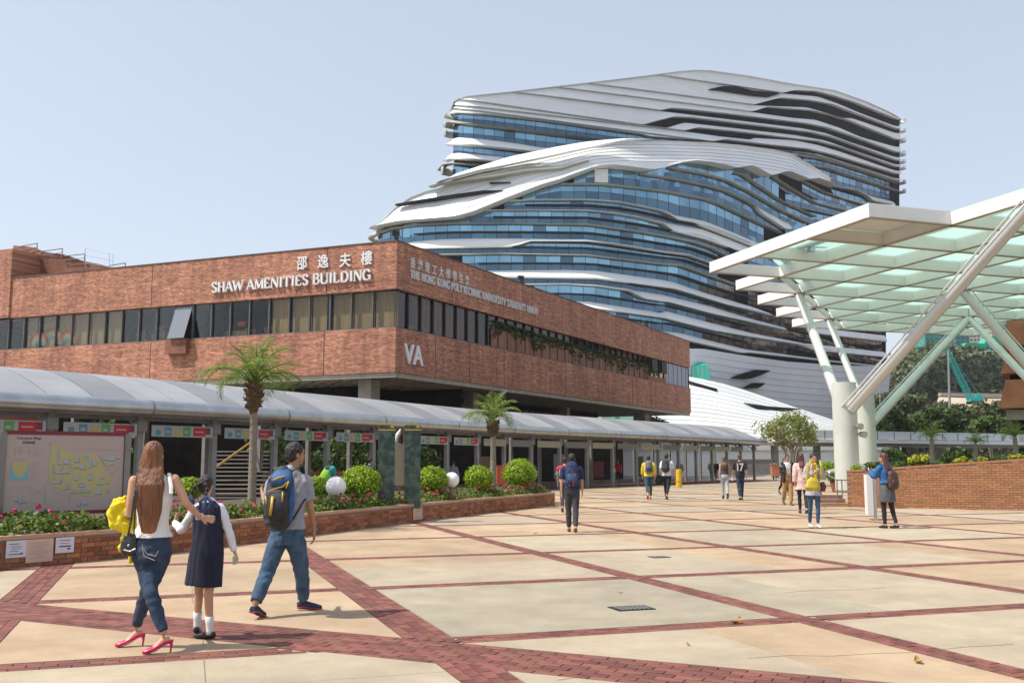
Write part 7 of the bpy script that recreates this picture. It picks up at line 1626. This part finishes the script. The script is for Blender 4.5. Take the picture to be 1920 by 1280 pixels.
w1, J1, k1 = person('woman with long auburn hair, white sleeveless top, dark jeans and pink heels', B, 1.70, -8, J=J1, female=True, voxel=.009, top=(tank, .012, A(285, 1006).z, 0, .004), pants=(DENIMD, .014, .985), shoes=(PINK,), hair=('long', HAIRR, .47, .108, 60))
for s in 'LR':
    d = Vector(J1['toe' + s]).normalized(); p = Vector((J1['ank' + s].x, J1['ank' + s].y, 0)) - d * .058; mb = MB(); mb.tube([p + Vector((0, 0, .10)), p + Vector((0, 0, .05)) - d * .006, p], [.022, .009, .006], 10); mb.build('stiletto_heel', PINK, w1, smooth=True)
for sx, (a, b) in {'L': ((262, 893), (258, 925)), 'R': ((317, 891), (321, 925))}.items():
    mb = MB(); mb.tube([A(a[0], a[1] - 2, .04), A(a[0], a[1] - 4, -.02), A(b[0], b[1] - 12, -.10), A(b[0], b[1], -.125)], [(.016, .006)] * 4, 8); mb.build('shoulder_strap', tank, w1)
# pocket stitching on the jeans
mb = MB()
for q in ((268, 1026, 276, 1038), (276, 1038, 292, 1042), (292, 1042, 297, 1032), (266, 1020, 270, 1042), (270, 1042, 290, 1050)): mb.tube([A(q[0], q[1], -.15), A(q[2], q[3], -.155)], .0022, 4)
mb.build('pocket_stitching', M['beige'], w1)
mb = MB(); c = J1['wrR']
for i in range(14):
    a = 6.283 * i / 14; b = 6.283 * (i + 1) / 14; ax = (J1['wrR'] - J1['elR']).normalized(); s1 = ax.cross(Vector((0, 0, 1))).normalized(); s2 = ax.cross(s1); mb.tube([c + s1 * .031 * math.cos(a) + s2 * .031 * math.sin(a), c + s1 * .031 * math.cos(b) + s2 * .031 * math.sin(b)], .006, 5)
tag(mb.build('bracelet', mat('silver', (.6, .58, .55), .3, metal=.9)), 'silver bracelet on the right wrist of the woman with auburn hair', 'bracelet')
# yellow jacket over her arm
YEL = fabric('yellow_jacket_cloth', (.66, .52, .01), (.80, .66, .02), bs=120); jr = empty('yellow_jacket', A(228, 990), 'bright yellow jacket draped over the arm of the woman with auburn hair', 'jacket')
mm = MB()
for P, R in (([(240, 938), (222, 945), (212, 965), (216, 984), (232, 990)], [(.05, .05), (.06, .06), (.05, .055), (.05, .05), (.03, .03)]), ([(248, 950), (234, 962), (226, 980), (244, 986)], [(.04, .05), (.05, .06), (.05, .06), (.04, .05)]), ([(246, 975), (238, 1000), (228, 1025), (222, 1036)], [(.05, .03), (.04, .03), (.028, .022), (.012, .01)]), ([(252, 985), (250, 1015), (247, 1040), (245, 1056)], [(.045, .03), (.04, .03), (.036, .025), (.03, .02)]), ([(250, 940), (254, 975), (256, 1005)], [(.03, .03), (.028, .03), (.02, .02)])):
    mm.tube([A(x, y, .04) for x, y in P], R, 12)
solidify('jacket_cloth', mm, .009, YEL, jr, smooth=2, wrinkle=.007, wf=1.6)
# black shoulder bag
br_ = empty('shoulder_bag', A(243, 1022, -.05), 'shiny black shoulder bag hanging at the hip of the woman with auburn hair', 'handbag', 'bags carried by people'); BLK = mat('black_leather', (.012, .012, .013), .22, col2=(.035, .032, .03), scale=20, bump=.6, bscale=40)
mm = MB(); mm.tube([A(241, 1043, -.1), A(241, 1036, -.1), A(243, 1018, -.1), A(245, 1005, -.1), A(246, 999, -.1)], [(.045, .02), (.075, .035), (.07, .035), (.055, .025), (.03, .01)], 16, side=(1, 0, 0)); solidify('bag_body', mm, .009, BLK, br_, smooth=1, wrinkle=.004, wf=1.5)
mb = MB(); mb.tube([A(239, 1008, -.12), A(246, 975, -.14), A(252, 930, -.15), A(257, 895, -.09), A(257, 886, .0), A(258, 900, .10)], [(.009, .004)] * 6, 6); mb.tube([A(251, 1006, -.12), A(252, 975, -.15), A(255, 935, -.16), A(259, 897, -.1), A(259, 886, .0)], [(.007, .004)] * 5, 6); mb.build('strap', BLK, br_)
mb = MB(); mb.tube([A(232, 1030, -.145), A(243, 1033, -.15), A(254, 1028, -.145)], .006, 6); mb.ball(A(241, 1022, -.15), .012, 8); mb.build('buckle', M['steel'], br_)
# ---- the schoolgirl
Y0 = 8.85; B = g(386, 1184); SH = fabric('white_blouse', (.66, .66, .70), (.74, .74, .78))
J2 = dict(pel=A(388, 1035), waist=A(389, 1003), chest=A(391, 968), neck=A(389, 937, .02), head=A(386, 911, .04), shL=A(369, 950), shR=A(413, 950), elL=A(340, 995, .03), wrL=A(327, 978, .17), elR=A(430, 998), wrR=A(440, 1034, .03),
          hipL=A(376, 1045), kneeL=A(373, 1108, .08), ankL=A(370, 1160, .12), hipR=A(401, 1045), kneeR=A(391, 1112, -.03), ankR=A(394, 1168, -.02), toeL=Vector((-.2, .9, 0)), toeR=Vector((-.9, .2, 0)), hdL=Vector((.1, .5, .8)), curlL=1.2, hdR=Vector((.35, .1, -.9)), curlR=1.0)
J2['ankL'].z = .10; J2['ankR'].z = .075
w2, J2, k2 = person('schoolgirl in a navy pinafore with white sleeves, white socks and braids', B, 1.38, -5, J=J2, female=True, voxel=.009, head_yaw=12, top=(SH, .010, A(390, 1000).z, .97), shoes=(mat('black_patent', (.012, .012, .012), .2),), hair=('plain', HAIRB))
for s in 'LR': mb = MB(); a = J2['ank' + s]; kk = lerp(a, J2['knee' + s], .38); mb.tube([a - Vector((0, 0, .035)), a, lerp(a, kk, .5), kk], [.036, .031, .034, .040], 14); mb.build('sock', WHITEF, w2, smooth=True)
mm = MB(); PIN = [(A(389, 941, .0), .075, .070), (A(390, 951, .0), .124, .100), (A(391, 970, .0), .138, .120), (A(390, 1003, .0), .134, .118), (A(388, 1035, .0), .152, .128), (A(384, 1070, .0), .158, .125), (A(381, 1097, .0), .166, .13)]
mm.tube([p[0] for p in PIN], [(p[1], p[2]) for p in PIN], 30, side=(1, -.08, 0)); solidify('pinafore', mm, .009, NAVY, w2, smooth=2, wrinkle=.005, wf=1.4, zs=.2)
mm = MB(); mm.tube([A(389, 938, .02), A(389, 945, .01)], [(.055, .05), (.085, .065)], 18, side=(1, 0, 0)); mm.build('collar', SH, w2, smooth=True)
mm = MB()
for P in ([(378, 905, -.06), (366, 912, -.03), (359, 925, 0), (358, 940, 0)], [(386, 900, -.10), (387, 925, -.13), (386, 945, -.15), (385, 962, -.15)]):
    for i in range(10):
        t = i / 9 * (len(P) - 1); a = min(int(t), len(P) - 2); q = lerp(A(*P[a]), A(*P[a + 1]), t - a); mm.ball(q + Vector((.006 * (-1) ** i, 0, 0)), (.021 - .0009 * i, .019, .019), 8)
solidify('braid', mm, .007, HAIRB, w2, smooth=1)
RIB = fabric('navy_ribbon', (.02, .03, .10), (.04, .06, .17)); mm = MB()
for P in ([(386, 930, -.16), (376, 940, -.17), (374, 955, -.16)], [(386, 930, -.16), (396, 940, -.17), (400, 962, -.16)], [(386, 930, -.17), (384, 950, -.17), (388, 968, -.16)], [(358, 928, -.02), (352, 938, -.02), (354, 950, 0)], [(358, 928, -.02), (362, 940, -.03), (361, 952, -.01)]): mm = MB(); mm.tube([A(*p) for p in P], [(.012, .004), (.016, .004), (.010, .003)], 8); mm.build('hair_ribbon', RIB, w2, smooth=True)
mb = MB(); mb.box(A(440, 1050, .02), (.035, .02, .07), .3); ph = tag(mb.build('phone', mat('pale_green_phone', (.30, .42, .33), .4)), 'small pale green phone held in the right hand of the schoolgirl', 'phone')
# ---- the man with the blue and yellow rucksack
Y0 = 10.2; B = g(528, 1140); SG = fabric('light_grey_shirt', (.27, .27, .31), (.34, .34, .38))
J3 = dict(pel=A(538, 1003), waist=A(540, 965), chest=A(542, 925), neck=A(552, 882, .03), head=A(554, 852, .06), shL=A(512, 901, .02), shR=A(572, 898, .02), elL=A(501, 947, .04), wrL=A(493, 927, .26), elR=A(582, 951, .03), wrR=A(589, 992, .08),
          hipL=A(520, 1016), kneeL=A(500, 1075, -.10), ankL=A(479, 1126, -.28), hipR=A(555, 1016), kneeR=A(566, 1074, .15), ankR=A(569, 1116, .33), toeL=Vector((.25, .9, 0)), toeR=Vector((.93, .3, 0)), hdR=Vector((.0, .15, -1)), curlR=.8)
J3['ankR'].z = .10; J3['ankL'].z = .15
w3, J3, k3 = person('man in a grey polo shirt and blue jeans walking away with a rucksack', B, 1.74, 8, J=J3, skin=SKIN2, voxel=.009, head_yaw=45, top=(SG, .022, A(540, 990).z, .42, .01), pants=(DENIM, .022, .97, .5), shoes=(fabric('navy_shoe', (.02, .03, .07)),), hair=('short', HAIRB), sole=mat('red_sole', (.55, .05, .03), .5))
mb = MB(); mb.tube([A(542, 885, .02), A(552, 878, .03)], [(.075, .07), (.062, .06)], 18, side=(1, 0, 0)); mb.build('collar', SG, w3, smooth=True)
th = .14; f = Vector((math.sin(th), math.cos(th), 0)); BKP = fabric('black_rucksack_nylon', (.014, .016, .022), (.03, .033, .045), rough=.6); BLU = fabric('blue_rucksack_nylon', (.01, .07, .20), (.02, .10, .28), rough=.6); YLW = mat('yellow_piping', (.62, .38, .02), .5)
rk = empty('rucksack', A(525, 930, -.2), 'black and blue rucksack with yellow zips on the back of the man in grey', 'backpack', 'bags carried by people')
mm = MB(); mm.tube([A(520, 988, -.22), A(520, 980, -.24), A(522, 945, -.26), A(527, 900, -.24), A(532, 882, -.2), A(534, 876, -.17)], [(.10, .06), (.135, .10), (.145, .12), (.13, .10), (.095, .07), (.04, .03)], 20, side=(1, -.1, 0)); solidify('bag_body', mm, .010, BKP, rk, smooth=2, wrinkle=.005)
mm = MB(); mm.tube([A(519, 975, -.33), A(520, 950, -.36), A(522, 925, -.35), A(524, 918, -.33)], [(.085, .03), (.10, .05), (.09, .04), (.07, .02)], 16, side=(1, -.1, 0)); mm.build('pocket', BKP, rk, smooth=True)
mm = MB(); mm.tube([A(525, 912, -.335), A(528, 895, -.33), A(531, 884, -.28)], [(.10, .03), (.105, .035), (.08, .03)], 16, side=(1, -.1, 0)); mm.build('lid_panel', BLU, rk, smooth=True)
mm = MB(); mm.tube([A(543, 980, -.24), A(546, 945, -.27), A(548, 905, -.25)], [(.02, .05), (.03, .06), (.02, .05)], 12, side=(1, -.1, 0)); mm.build('side_panel', BLU, rk, smooth=True)
for P, w in (([(500, 922, -.36), (515, 916, -.39), (530, 912, -.385), (543, 900, -.35), (545, 888, -.31)], .007), ([(512, 900, -.37), (522, 895, -.375), (536, 892, -.36)], .008), ([(511, 930, -.40), (509, 950, -.415), (506, 966, -.40)], .013), ([(530, 922, -.40), (529, 940, -.41)], .007), ([(545, 890, -.31), (541, 903, -.36), (536, 915, -.39)], .006), ([(498, 930, -.33), (500, 945, -.35)], .006)):
    mm = MB(); mm.tube([A(*p) for p in P], [(w, .004)] * len(P), 8); mm.build('yellow_trim', YLW, rk, smooth=True)
for P in ([(520, 885, -.22), (517, 878, -.10), (516, 876, .0), (514, 886, .10), (512, 920, .14)], [(545, 884, -.22), (560, 874, -.08), (567, 873, .02), (568, 885, .11), (566, 925, .14)], [(548, 975, -.2), (560, 955, -.14), (572, 935, -.05), (575, 925, .05)], [(528, 874, -.2), (530, 868, -.22), (534, 875, -.2)]):
    mm = MB(); mm.tube([A(*p) for p in P], [(.024, .008)] * len(P) if P[0][0] in (520, 545) else [(.010, .004)] * len(P), 8); mm.build('strap', BKP, rk, smooth=True)
# ---- everyone farther away
def far_person(lab, px, foot, ytop, heading, Y=None, **kw):
    B = g(px, foot) if Y is None else Vector(((px - 960) / F * Y, Y, 0))
    h = H + (865 - ytop) * B.y / F if Y is None else kw.pop('h', 1.68); h = max(1.5, min(1.84, h))
    kw.setdefault('voxel', .015 if B.y < 45 else .022)
    return person(lab, B, h, heading, **kw) + (B, h)
RED = fabric('red_cloth', (.40, .02, .03)); YELT = fabric('yellow_cloth', (.60, .46, .03)); GREY2 = fabric('charcoal_cloth', (.035, .035, .042)); TAN = fabric('tan_trousers', (.36, .20, .07)); PINKC = fabric('pale_pink_coat', (.56, .38, .33)); BLUJ = fabric('bright_denim_jacket', (.015, .085, .24), (.03, .13, .32)); TEALF = fabric('teal_cloth', (.02, .26, .24)); PNK = fabric('pink_cloth', (.60, .03, .20)); LGREY = fabric('pale_grey_trousers', (.36, .39, .38)); TIGHT = fabric('black_tights', (.018, .012, .012)); BROWNB = fabric('brown_leather', (.055, .022, .015), rough=.5); BSHOE = mat('brown_shoe', (.12, .05, .025), .5); WSHOE = mat('white_shoe', (.6, .58, .54), .5); KSHOE = mat('black_shoe', (.014, .013, .013), .4); SLATE = fabric('grey_skirt', (.075, .075, .08), (.11, .11, .115)); NAVT = fabric('navy_tshirt', (.010, .014, .055), (.018, .025, .085))
w, J, k, B, h = far_person('man in a navy T-shirt and dark trousers walking away past the planter end', 1073, 997, 852, 2, top=(NAVT, .025, .93, .45, .01), pants=(GREY2, .02, .97, .3), shoes=(BSHOE,), skin=SKIN, stride=9, phase=1, armswing=8)
pk, c = pack(J, k, fabric('navy_rucksack', (.012, .02, .06), (.03, .05, .12)), 'navy and light blue backpack with red pulls on the man past the planter end', 2, m2=fabric('blue_rucksack', (.03, .08, .17)), w=.15, hgt=.25)
for dx, dz in ((.0, .06), (.06, -.02), (.02, -.17), (-.07, -.25), (.02, -.24)): mb = MB(); mb.box(c + Vector((dx, -.16, dz)), (.02, .02, .055)); mb.build('red_pull', RED, pk)
far_person('walker in grey and red just ahead of the man in navy', 1058, 985, 862, 5, Y=30.5, h=1.66, top=(GREYF, .03, .9, .5), coat=(RED, .036, 1.28, .2), pants=(GREY2, .02, .97), shoes=(KSHOE,), stride=14, phase=-1)
w, J, k, B, h = far_person('student in a yellow top and rolled jeans with a red shoe', 1217, 936, 854, 5, top=(YELT, .035, .93, .8), pants=(fabric('teal_jeans', (.03, .06, .08)), .02, .9), shoes=(RED,), stride=17, phase=-1)
pack(J, k, fabric('grey_rucksack', (.14, .13, .16)), 'patterned grey backpack on the student in yellow', 5, m2=GREY2)
hb = empty('hand_bag', at(1236, 897, J['pel'].y - .1), 'black bag hanging between the yellow student and the man in white', 'bag', 'bags carried by people'); mb = MB(); mb.tube([at(1236, 908, B.y), at(1236, 900, B.y), at(1236, 890, B.y)], [(.13, .06), (.16, .08), (.10, .05)], 12, side=(1, 0, 0)); mb.build('bag_body', BLACKF, hb, smooth=True)
w, J, k, B, h = far_person('tall man in a white shirt and black trousers with a dark backpack', 1251, 936, 849, 22, top=(WHITEF, .025, .95, .45), pants=(BLACKF, .022, .97), shoes=(BSHOE,), stride=15, phase=1, head_yaw=25)
pack(J, k, GREY2, 'dark backpack on the tall man in the white shirt', 22, off=.18)
far_person('woman in a black top and pale grey trousers walking away', 1360, 935, 856, 5, female=True, top=(fabric('black_print_top', (.03, .02, .02), (.10, .05, .04), scale=30), .015, 1.0, .0), pants=(LGREY, .02, .93), shoes=(KSHOE, .10), hair=('long', HAIRN, .25, .09, 6), stride=11)
w, J, k, B, h = far_person('student in a dark jersey with a white number 17 walking away', 1389, 937, 853, 3, top=(BLACKF, .03, .92, .48), pants=(DENIMD, .015, .97), shoes=(KSHOE,), hair=('bun', HAIRN), stride=9, phase=-1)
mb = MB(); add_text(mb, '17', J['chest'] + Vector((-.155, -.155 * k - .03, -.17)), (1, 0, 0), (0, 0, 1), .42, .004, .012, fit=.27); mb.build('jersey_number', WHITEF, w)
mb = MB(); mb.box(J['wrL'] + Vector((-.02, -.02, -.12)), (.06, .05, .16), .2); tag(mb.build('water_bottle', M['white']), 'small white bottle in the left hand of the student with number 17', 'bottle')
w, J, k, B, h = far_person('man in a black jacket, white T-shirt and tan trousers walking towards the camera', 1478, 946, 853, 178, top=(WHITEF, .018, .90, .2), pants=(TAN, .03, .97, .4), shoes=(BSHOE,), stride=12, skin=SKIN2, arms={'R': ((.24, .02, 1.16), (.06, .22, 1.13))})
# open jacket: two fronts and a back, leaving the shirt in view
mm = MB(); tx = (J['shR'] - J['shL']).normalized(); ff = Vector((math.sin(math.radians(178)), math.cos(math.radians(178)), 0))
mm.tube([Vector((J['pel'].x, J['pel'].y, .80)) - ff * .05, J['waist'] - ff * .05, J['chest'] - ff * .05, (J['shL'] + J['shR']) / 2 - ff * .03], [(.20, .10), (.19, .10), (.20, .11), (.17, .08)], 18, side=tx)
for s, sg in (('L', -1), ('R', 1)):
    mm.tube([Vector((J['pel'].x, J['pel'].y, .80)) + tx * sg * .15 + ff * .06, J['waist'] + tx * sg * .14 + ff * .06, J['chest'] + tx * sg * .13 + ff * .07, J['sh' + s] - tx * sg * .06 + ff * .02], [(.065, .08), (.06, .08), (.065, .08), (.05, .06)], 12, side=tx)
    mm.tube([J['sh' + s], J['el' + s], lerp(J['el' + s], J['wr' + s], .9)], [.07, .062, .05], 12); mm.ball(J['sh' + s], .072, 10)
solidify('jacket', mm, .015, BLACKF, w, smooth=2, wrinkle=.004)
far_person('woman in a pale pink coat with long dark hair behind the mustard handbag', 1506, 962, 851, 8, female=True, top=(PINKC, .04, .70, .97, .03), pants=(TIGHT, .012, .98), shoes=(KSHOE,), hair=('long', HAIRD, .34, .09, 8), stride=10)
w, J, k, B, h = far_person('woman facing the camera in a grey cardigan and jeans holding a phone to her chest', 1528, 989, 852, 176, female=True, top=(fabric('pale_grey_cardigan', (.33, .33, .35)), .03, .74, .92, .02), pants=(DENIM, .008, .97), shoes=(WSHOE,), stride=5, armswing=0, arms={'L': ((-.22, .06, 1.17), (-.05, .24, 1.33)), 'R': ((.22, .06, 1.17), (.05, .24, 1.33))}, tilt=8)
hb = empty('handbag', at(1522, 915, B.y - .2), 'mustard yellow handbag hanging in front of the woman in the grey cardigan', 'handbag', 'bags carried by people'); YB = mat('mustard_leather', (.42, .30, .015), .5, col2=(.52, .38, .03), scale=8)
mm = MB(); mm.tube([at(1524, 919, B.y - .24), at(1524, 914, B.y - .26), at(1525, 902, B.y - .25), at(1526, 895, B.y - .22)], [(.15, .05), (.19, .08), (.15, .06), (.08, .03)], 16, side=(1, 0, 0)); solidify('bag_body', mm, .014, YB, hb, smooth=1)
mm = MB(); mm.tube([at(1512, 900, B.y - .24), at(1517, 872, B.y - .20), at(1521, 862, B.y - .08), at(1520, 858, B.y + .02)], [(.03, .008)] * 4, 8); mm.tube([at(1540, 900, B.y - .24), at(1540, 872, B.y - .20), at(1537, 862, B.y - .08)], [(.025, .008)] * 3, 8); mm.build('strap', YB, hb)
mm = MB(); mm.tube([at(1528, 898, B.y - .2), at(1530, 880, B.y - .22), at(1528, 868, B.y - .16)], [(.04, .03), (.05, .035), (.035, .03)], 12, side=(1, 0, 0)); solidify('scarf', mm, .014, YELT, w, smooth=1, wrinkle=.004)
mb = MB(); mb.box(at(1527, 875, B.y - .33), (.07, .02, .13), .1); tag(mb.build('phone', mat('orange_phone_case', (.50, .22, .03), .5)), 'orange phone held up by the woman with the mustard handbag', 'phone')
hb = empty('handbag', at(1543, 912, B.y), 'small dark red bag at the side of the woman in the grey cardigan', 'handbag', 'bags carried by people'); mm = MB(); mm.tube([at(1543, 921, B.y - .1), at(1543, 912, B.y - .1), at(1542, 903, B.y - .1)], [(.05, .04), (.085, .06), (.04, .03)], 12, side=(1, 0, 0)); mm.build('bag_body', fabric('dark_red_leather', (.10, .015, .015), rough=.4), hb, smooth=True)
w, J, k, B, h = far_person('woman in a blue denim jacket and grey skirt raising a camera by the white signboard', 1666, 990, 851, -28, female=True, coat=(BLUJ, .035, 1.02, .95), pants=(TIGHT, .012, .98), skirt=(SLATE, None, .60, .20, .17), shoes=(KSHOE,), hair=('long', HAIRD, .30, .10, 12), stride=6, armswing=0, arms={'L': ((-.20, .18, 1.20), (-.13, .38, 1.36)), 'R': ((.20, .20, 1.22), (.02, .40, 1.36))}, head_yaw=-10)
cm_ = J['wrL'].lerp(J['wrR'], .5) + Vector((-.03, .06, .03)); mb = MB(); mb.box(cm_, (.12, .05, .08), .5); mb.tube([cm_, cm_ + Vector((-.05, .09, 0))], [.03, .028], 10); tag(mb.build('camera', M['black']), 'small black camera held up by the woman in the blue denim jacket', 'camera')
pack(J, k, BROWNB, 'dark brown leather backpack low on the back of the woman in denim', -28, w=.15, hgt=.20, zc=.02, off=.19)
GRP = 'people in the shade of the covered walkway'
far_person('person in a teal top with black hair and a green bag behind the white globe', 620, 0, 0, 40, Y=35.5, h=1.66, female=True, top=(TEALF, .04, .9, .5), pants=(GREY2, .02, .97), shoes=(KSHOE,), hair=('long', HAIRB, .2, .1, 6), group=GRP)
hb = empty('green_bag', at(606, 890, 34.9), 'lime green bag carried by the person in teal', 'bag', 'bags carried by people'); mb = MB(); mb.tube([at(607, 908, 34.9), at(608, 895, 34.9), at(612, 880, 34.9)], [(.17, .08), (.19, .10), (.10, .05)], 12, side=(1, 0, 0)); mb.build('bag_body', fabric('lime_cloth', (.22, .42, .04)), hb, smooth=True)
far_person('person in dark navy walking under the walkway left of the pylons', 694, 0, 0, 35, Y=37.5, h=1.68, top=(NAVT, .03, .9, .9), pants=(BLACKF, .02, .97), shoes=(KSHOE,), group=GRP)
far_person('person in a grey top bending slightly under the walkway right of the pylons', 850, 0, 0, 30, Y=48, h=1.56, top=(GREYF, .03, .9, .9), pants=(GREY2, .02, .97), shoes=(KSHOE,), group=GRP)
far_person('person in a bright pink top under the walkway above the round bush', 893, 0, 0, 30, Y=50, h=1.66, female=True, top=(PNK, .04, .9, .6), pants=(GREY2, .02, .97), shoes=(KSHOE,), group=GRP)
far_person('person in red among the walkway posts behind the plaza', 1158, 0, 0, 200, Y=67, h=1.66, female=True, top=(RED, .03, .85, .6), pants=(BLACKF, .02, .97), shoes=(KSHOE,), group=GRP)
far_person('person in a striped pale top standing behind the yellow bollard', 1272, 0, 0, 200, Y=72, h=1.64, top=(GREYF, .03, .9, .9), pants=(BLACKF, .02, .97), shoes=(KSHOE,), group=GRP)
far_person('left one of the distant couple in dark clothes under the walkway', 1331, 0, 0, 15, Y=82, h=1.68, top=(GREY2, .03, .9, .9), pants=(BLACKF, .02, .97), shoes=(KSHOE,), group=GRP)
far_person('right one of the distant couple in dark clothes under the walkway', 1339, 0, 0, 190, Y=83, h=1.64, top=(BLACKF, .03, .9, .9), pants=(DENIMD, .02, .97), shoes=(KSHOE,), group=GRP)
far_person('distant person in dark clothes by the short red wall piece', 1448, 0, 0, 10, Y=78, h=1.66, top=(BROWNB, .03, .9, .9), pants=(BLACKF, .02, .97), shoes=(KSHOE,))
far_person('person in dark maroon partly hidden behind the man in the black jacket', 1466, 0, 0, 170, Y=46, h=1.70, female=True, top=(fabric('maroon_cloth', (.09, .015, .03)), .03, .8, .9), pants=(BLACKF, .02, .97), shoes=(KSHOE,), hair=('long', HAIRB, .2, .09, 4))
far_person('person in red seen behind the man in the black jacket on his right', 1490, 0, 0, 10, Y=52, h=1.62, female=True, top=(RED, .03, .8, .9), pants=(BLACKF, .02, .97), shoes=(KSHOE,), hair=('long', HAIRB, .2, .09, 4))
far_person('person in pale blue behind the woman in the pink coat', 1496, 0, 0, 10, Y=58, h=1.64, top=(fabric('pale_blue_cloth', (.22, .33, .37)), .03, .8, .9), pants=(BLACKF, .02, .97), shoes=(KSHOE,))
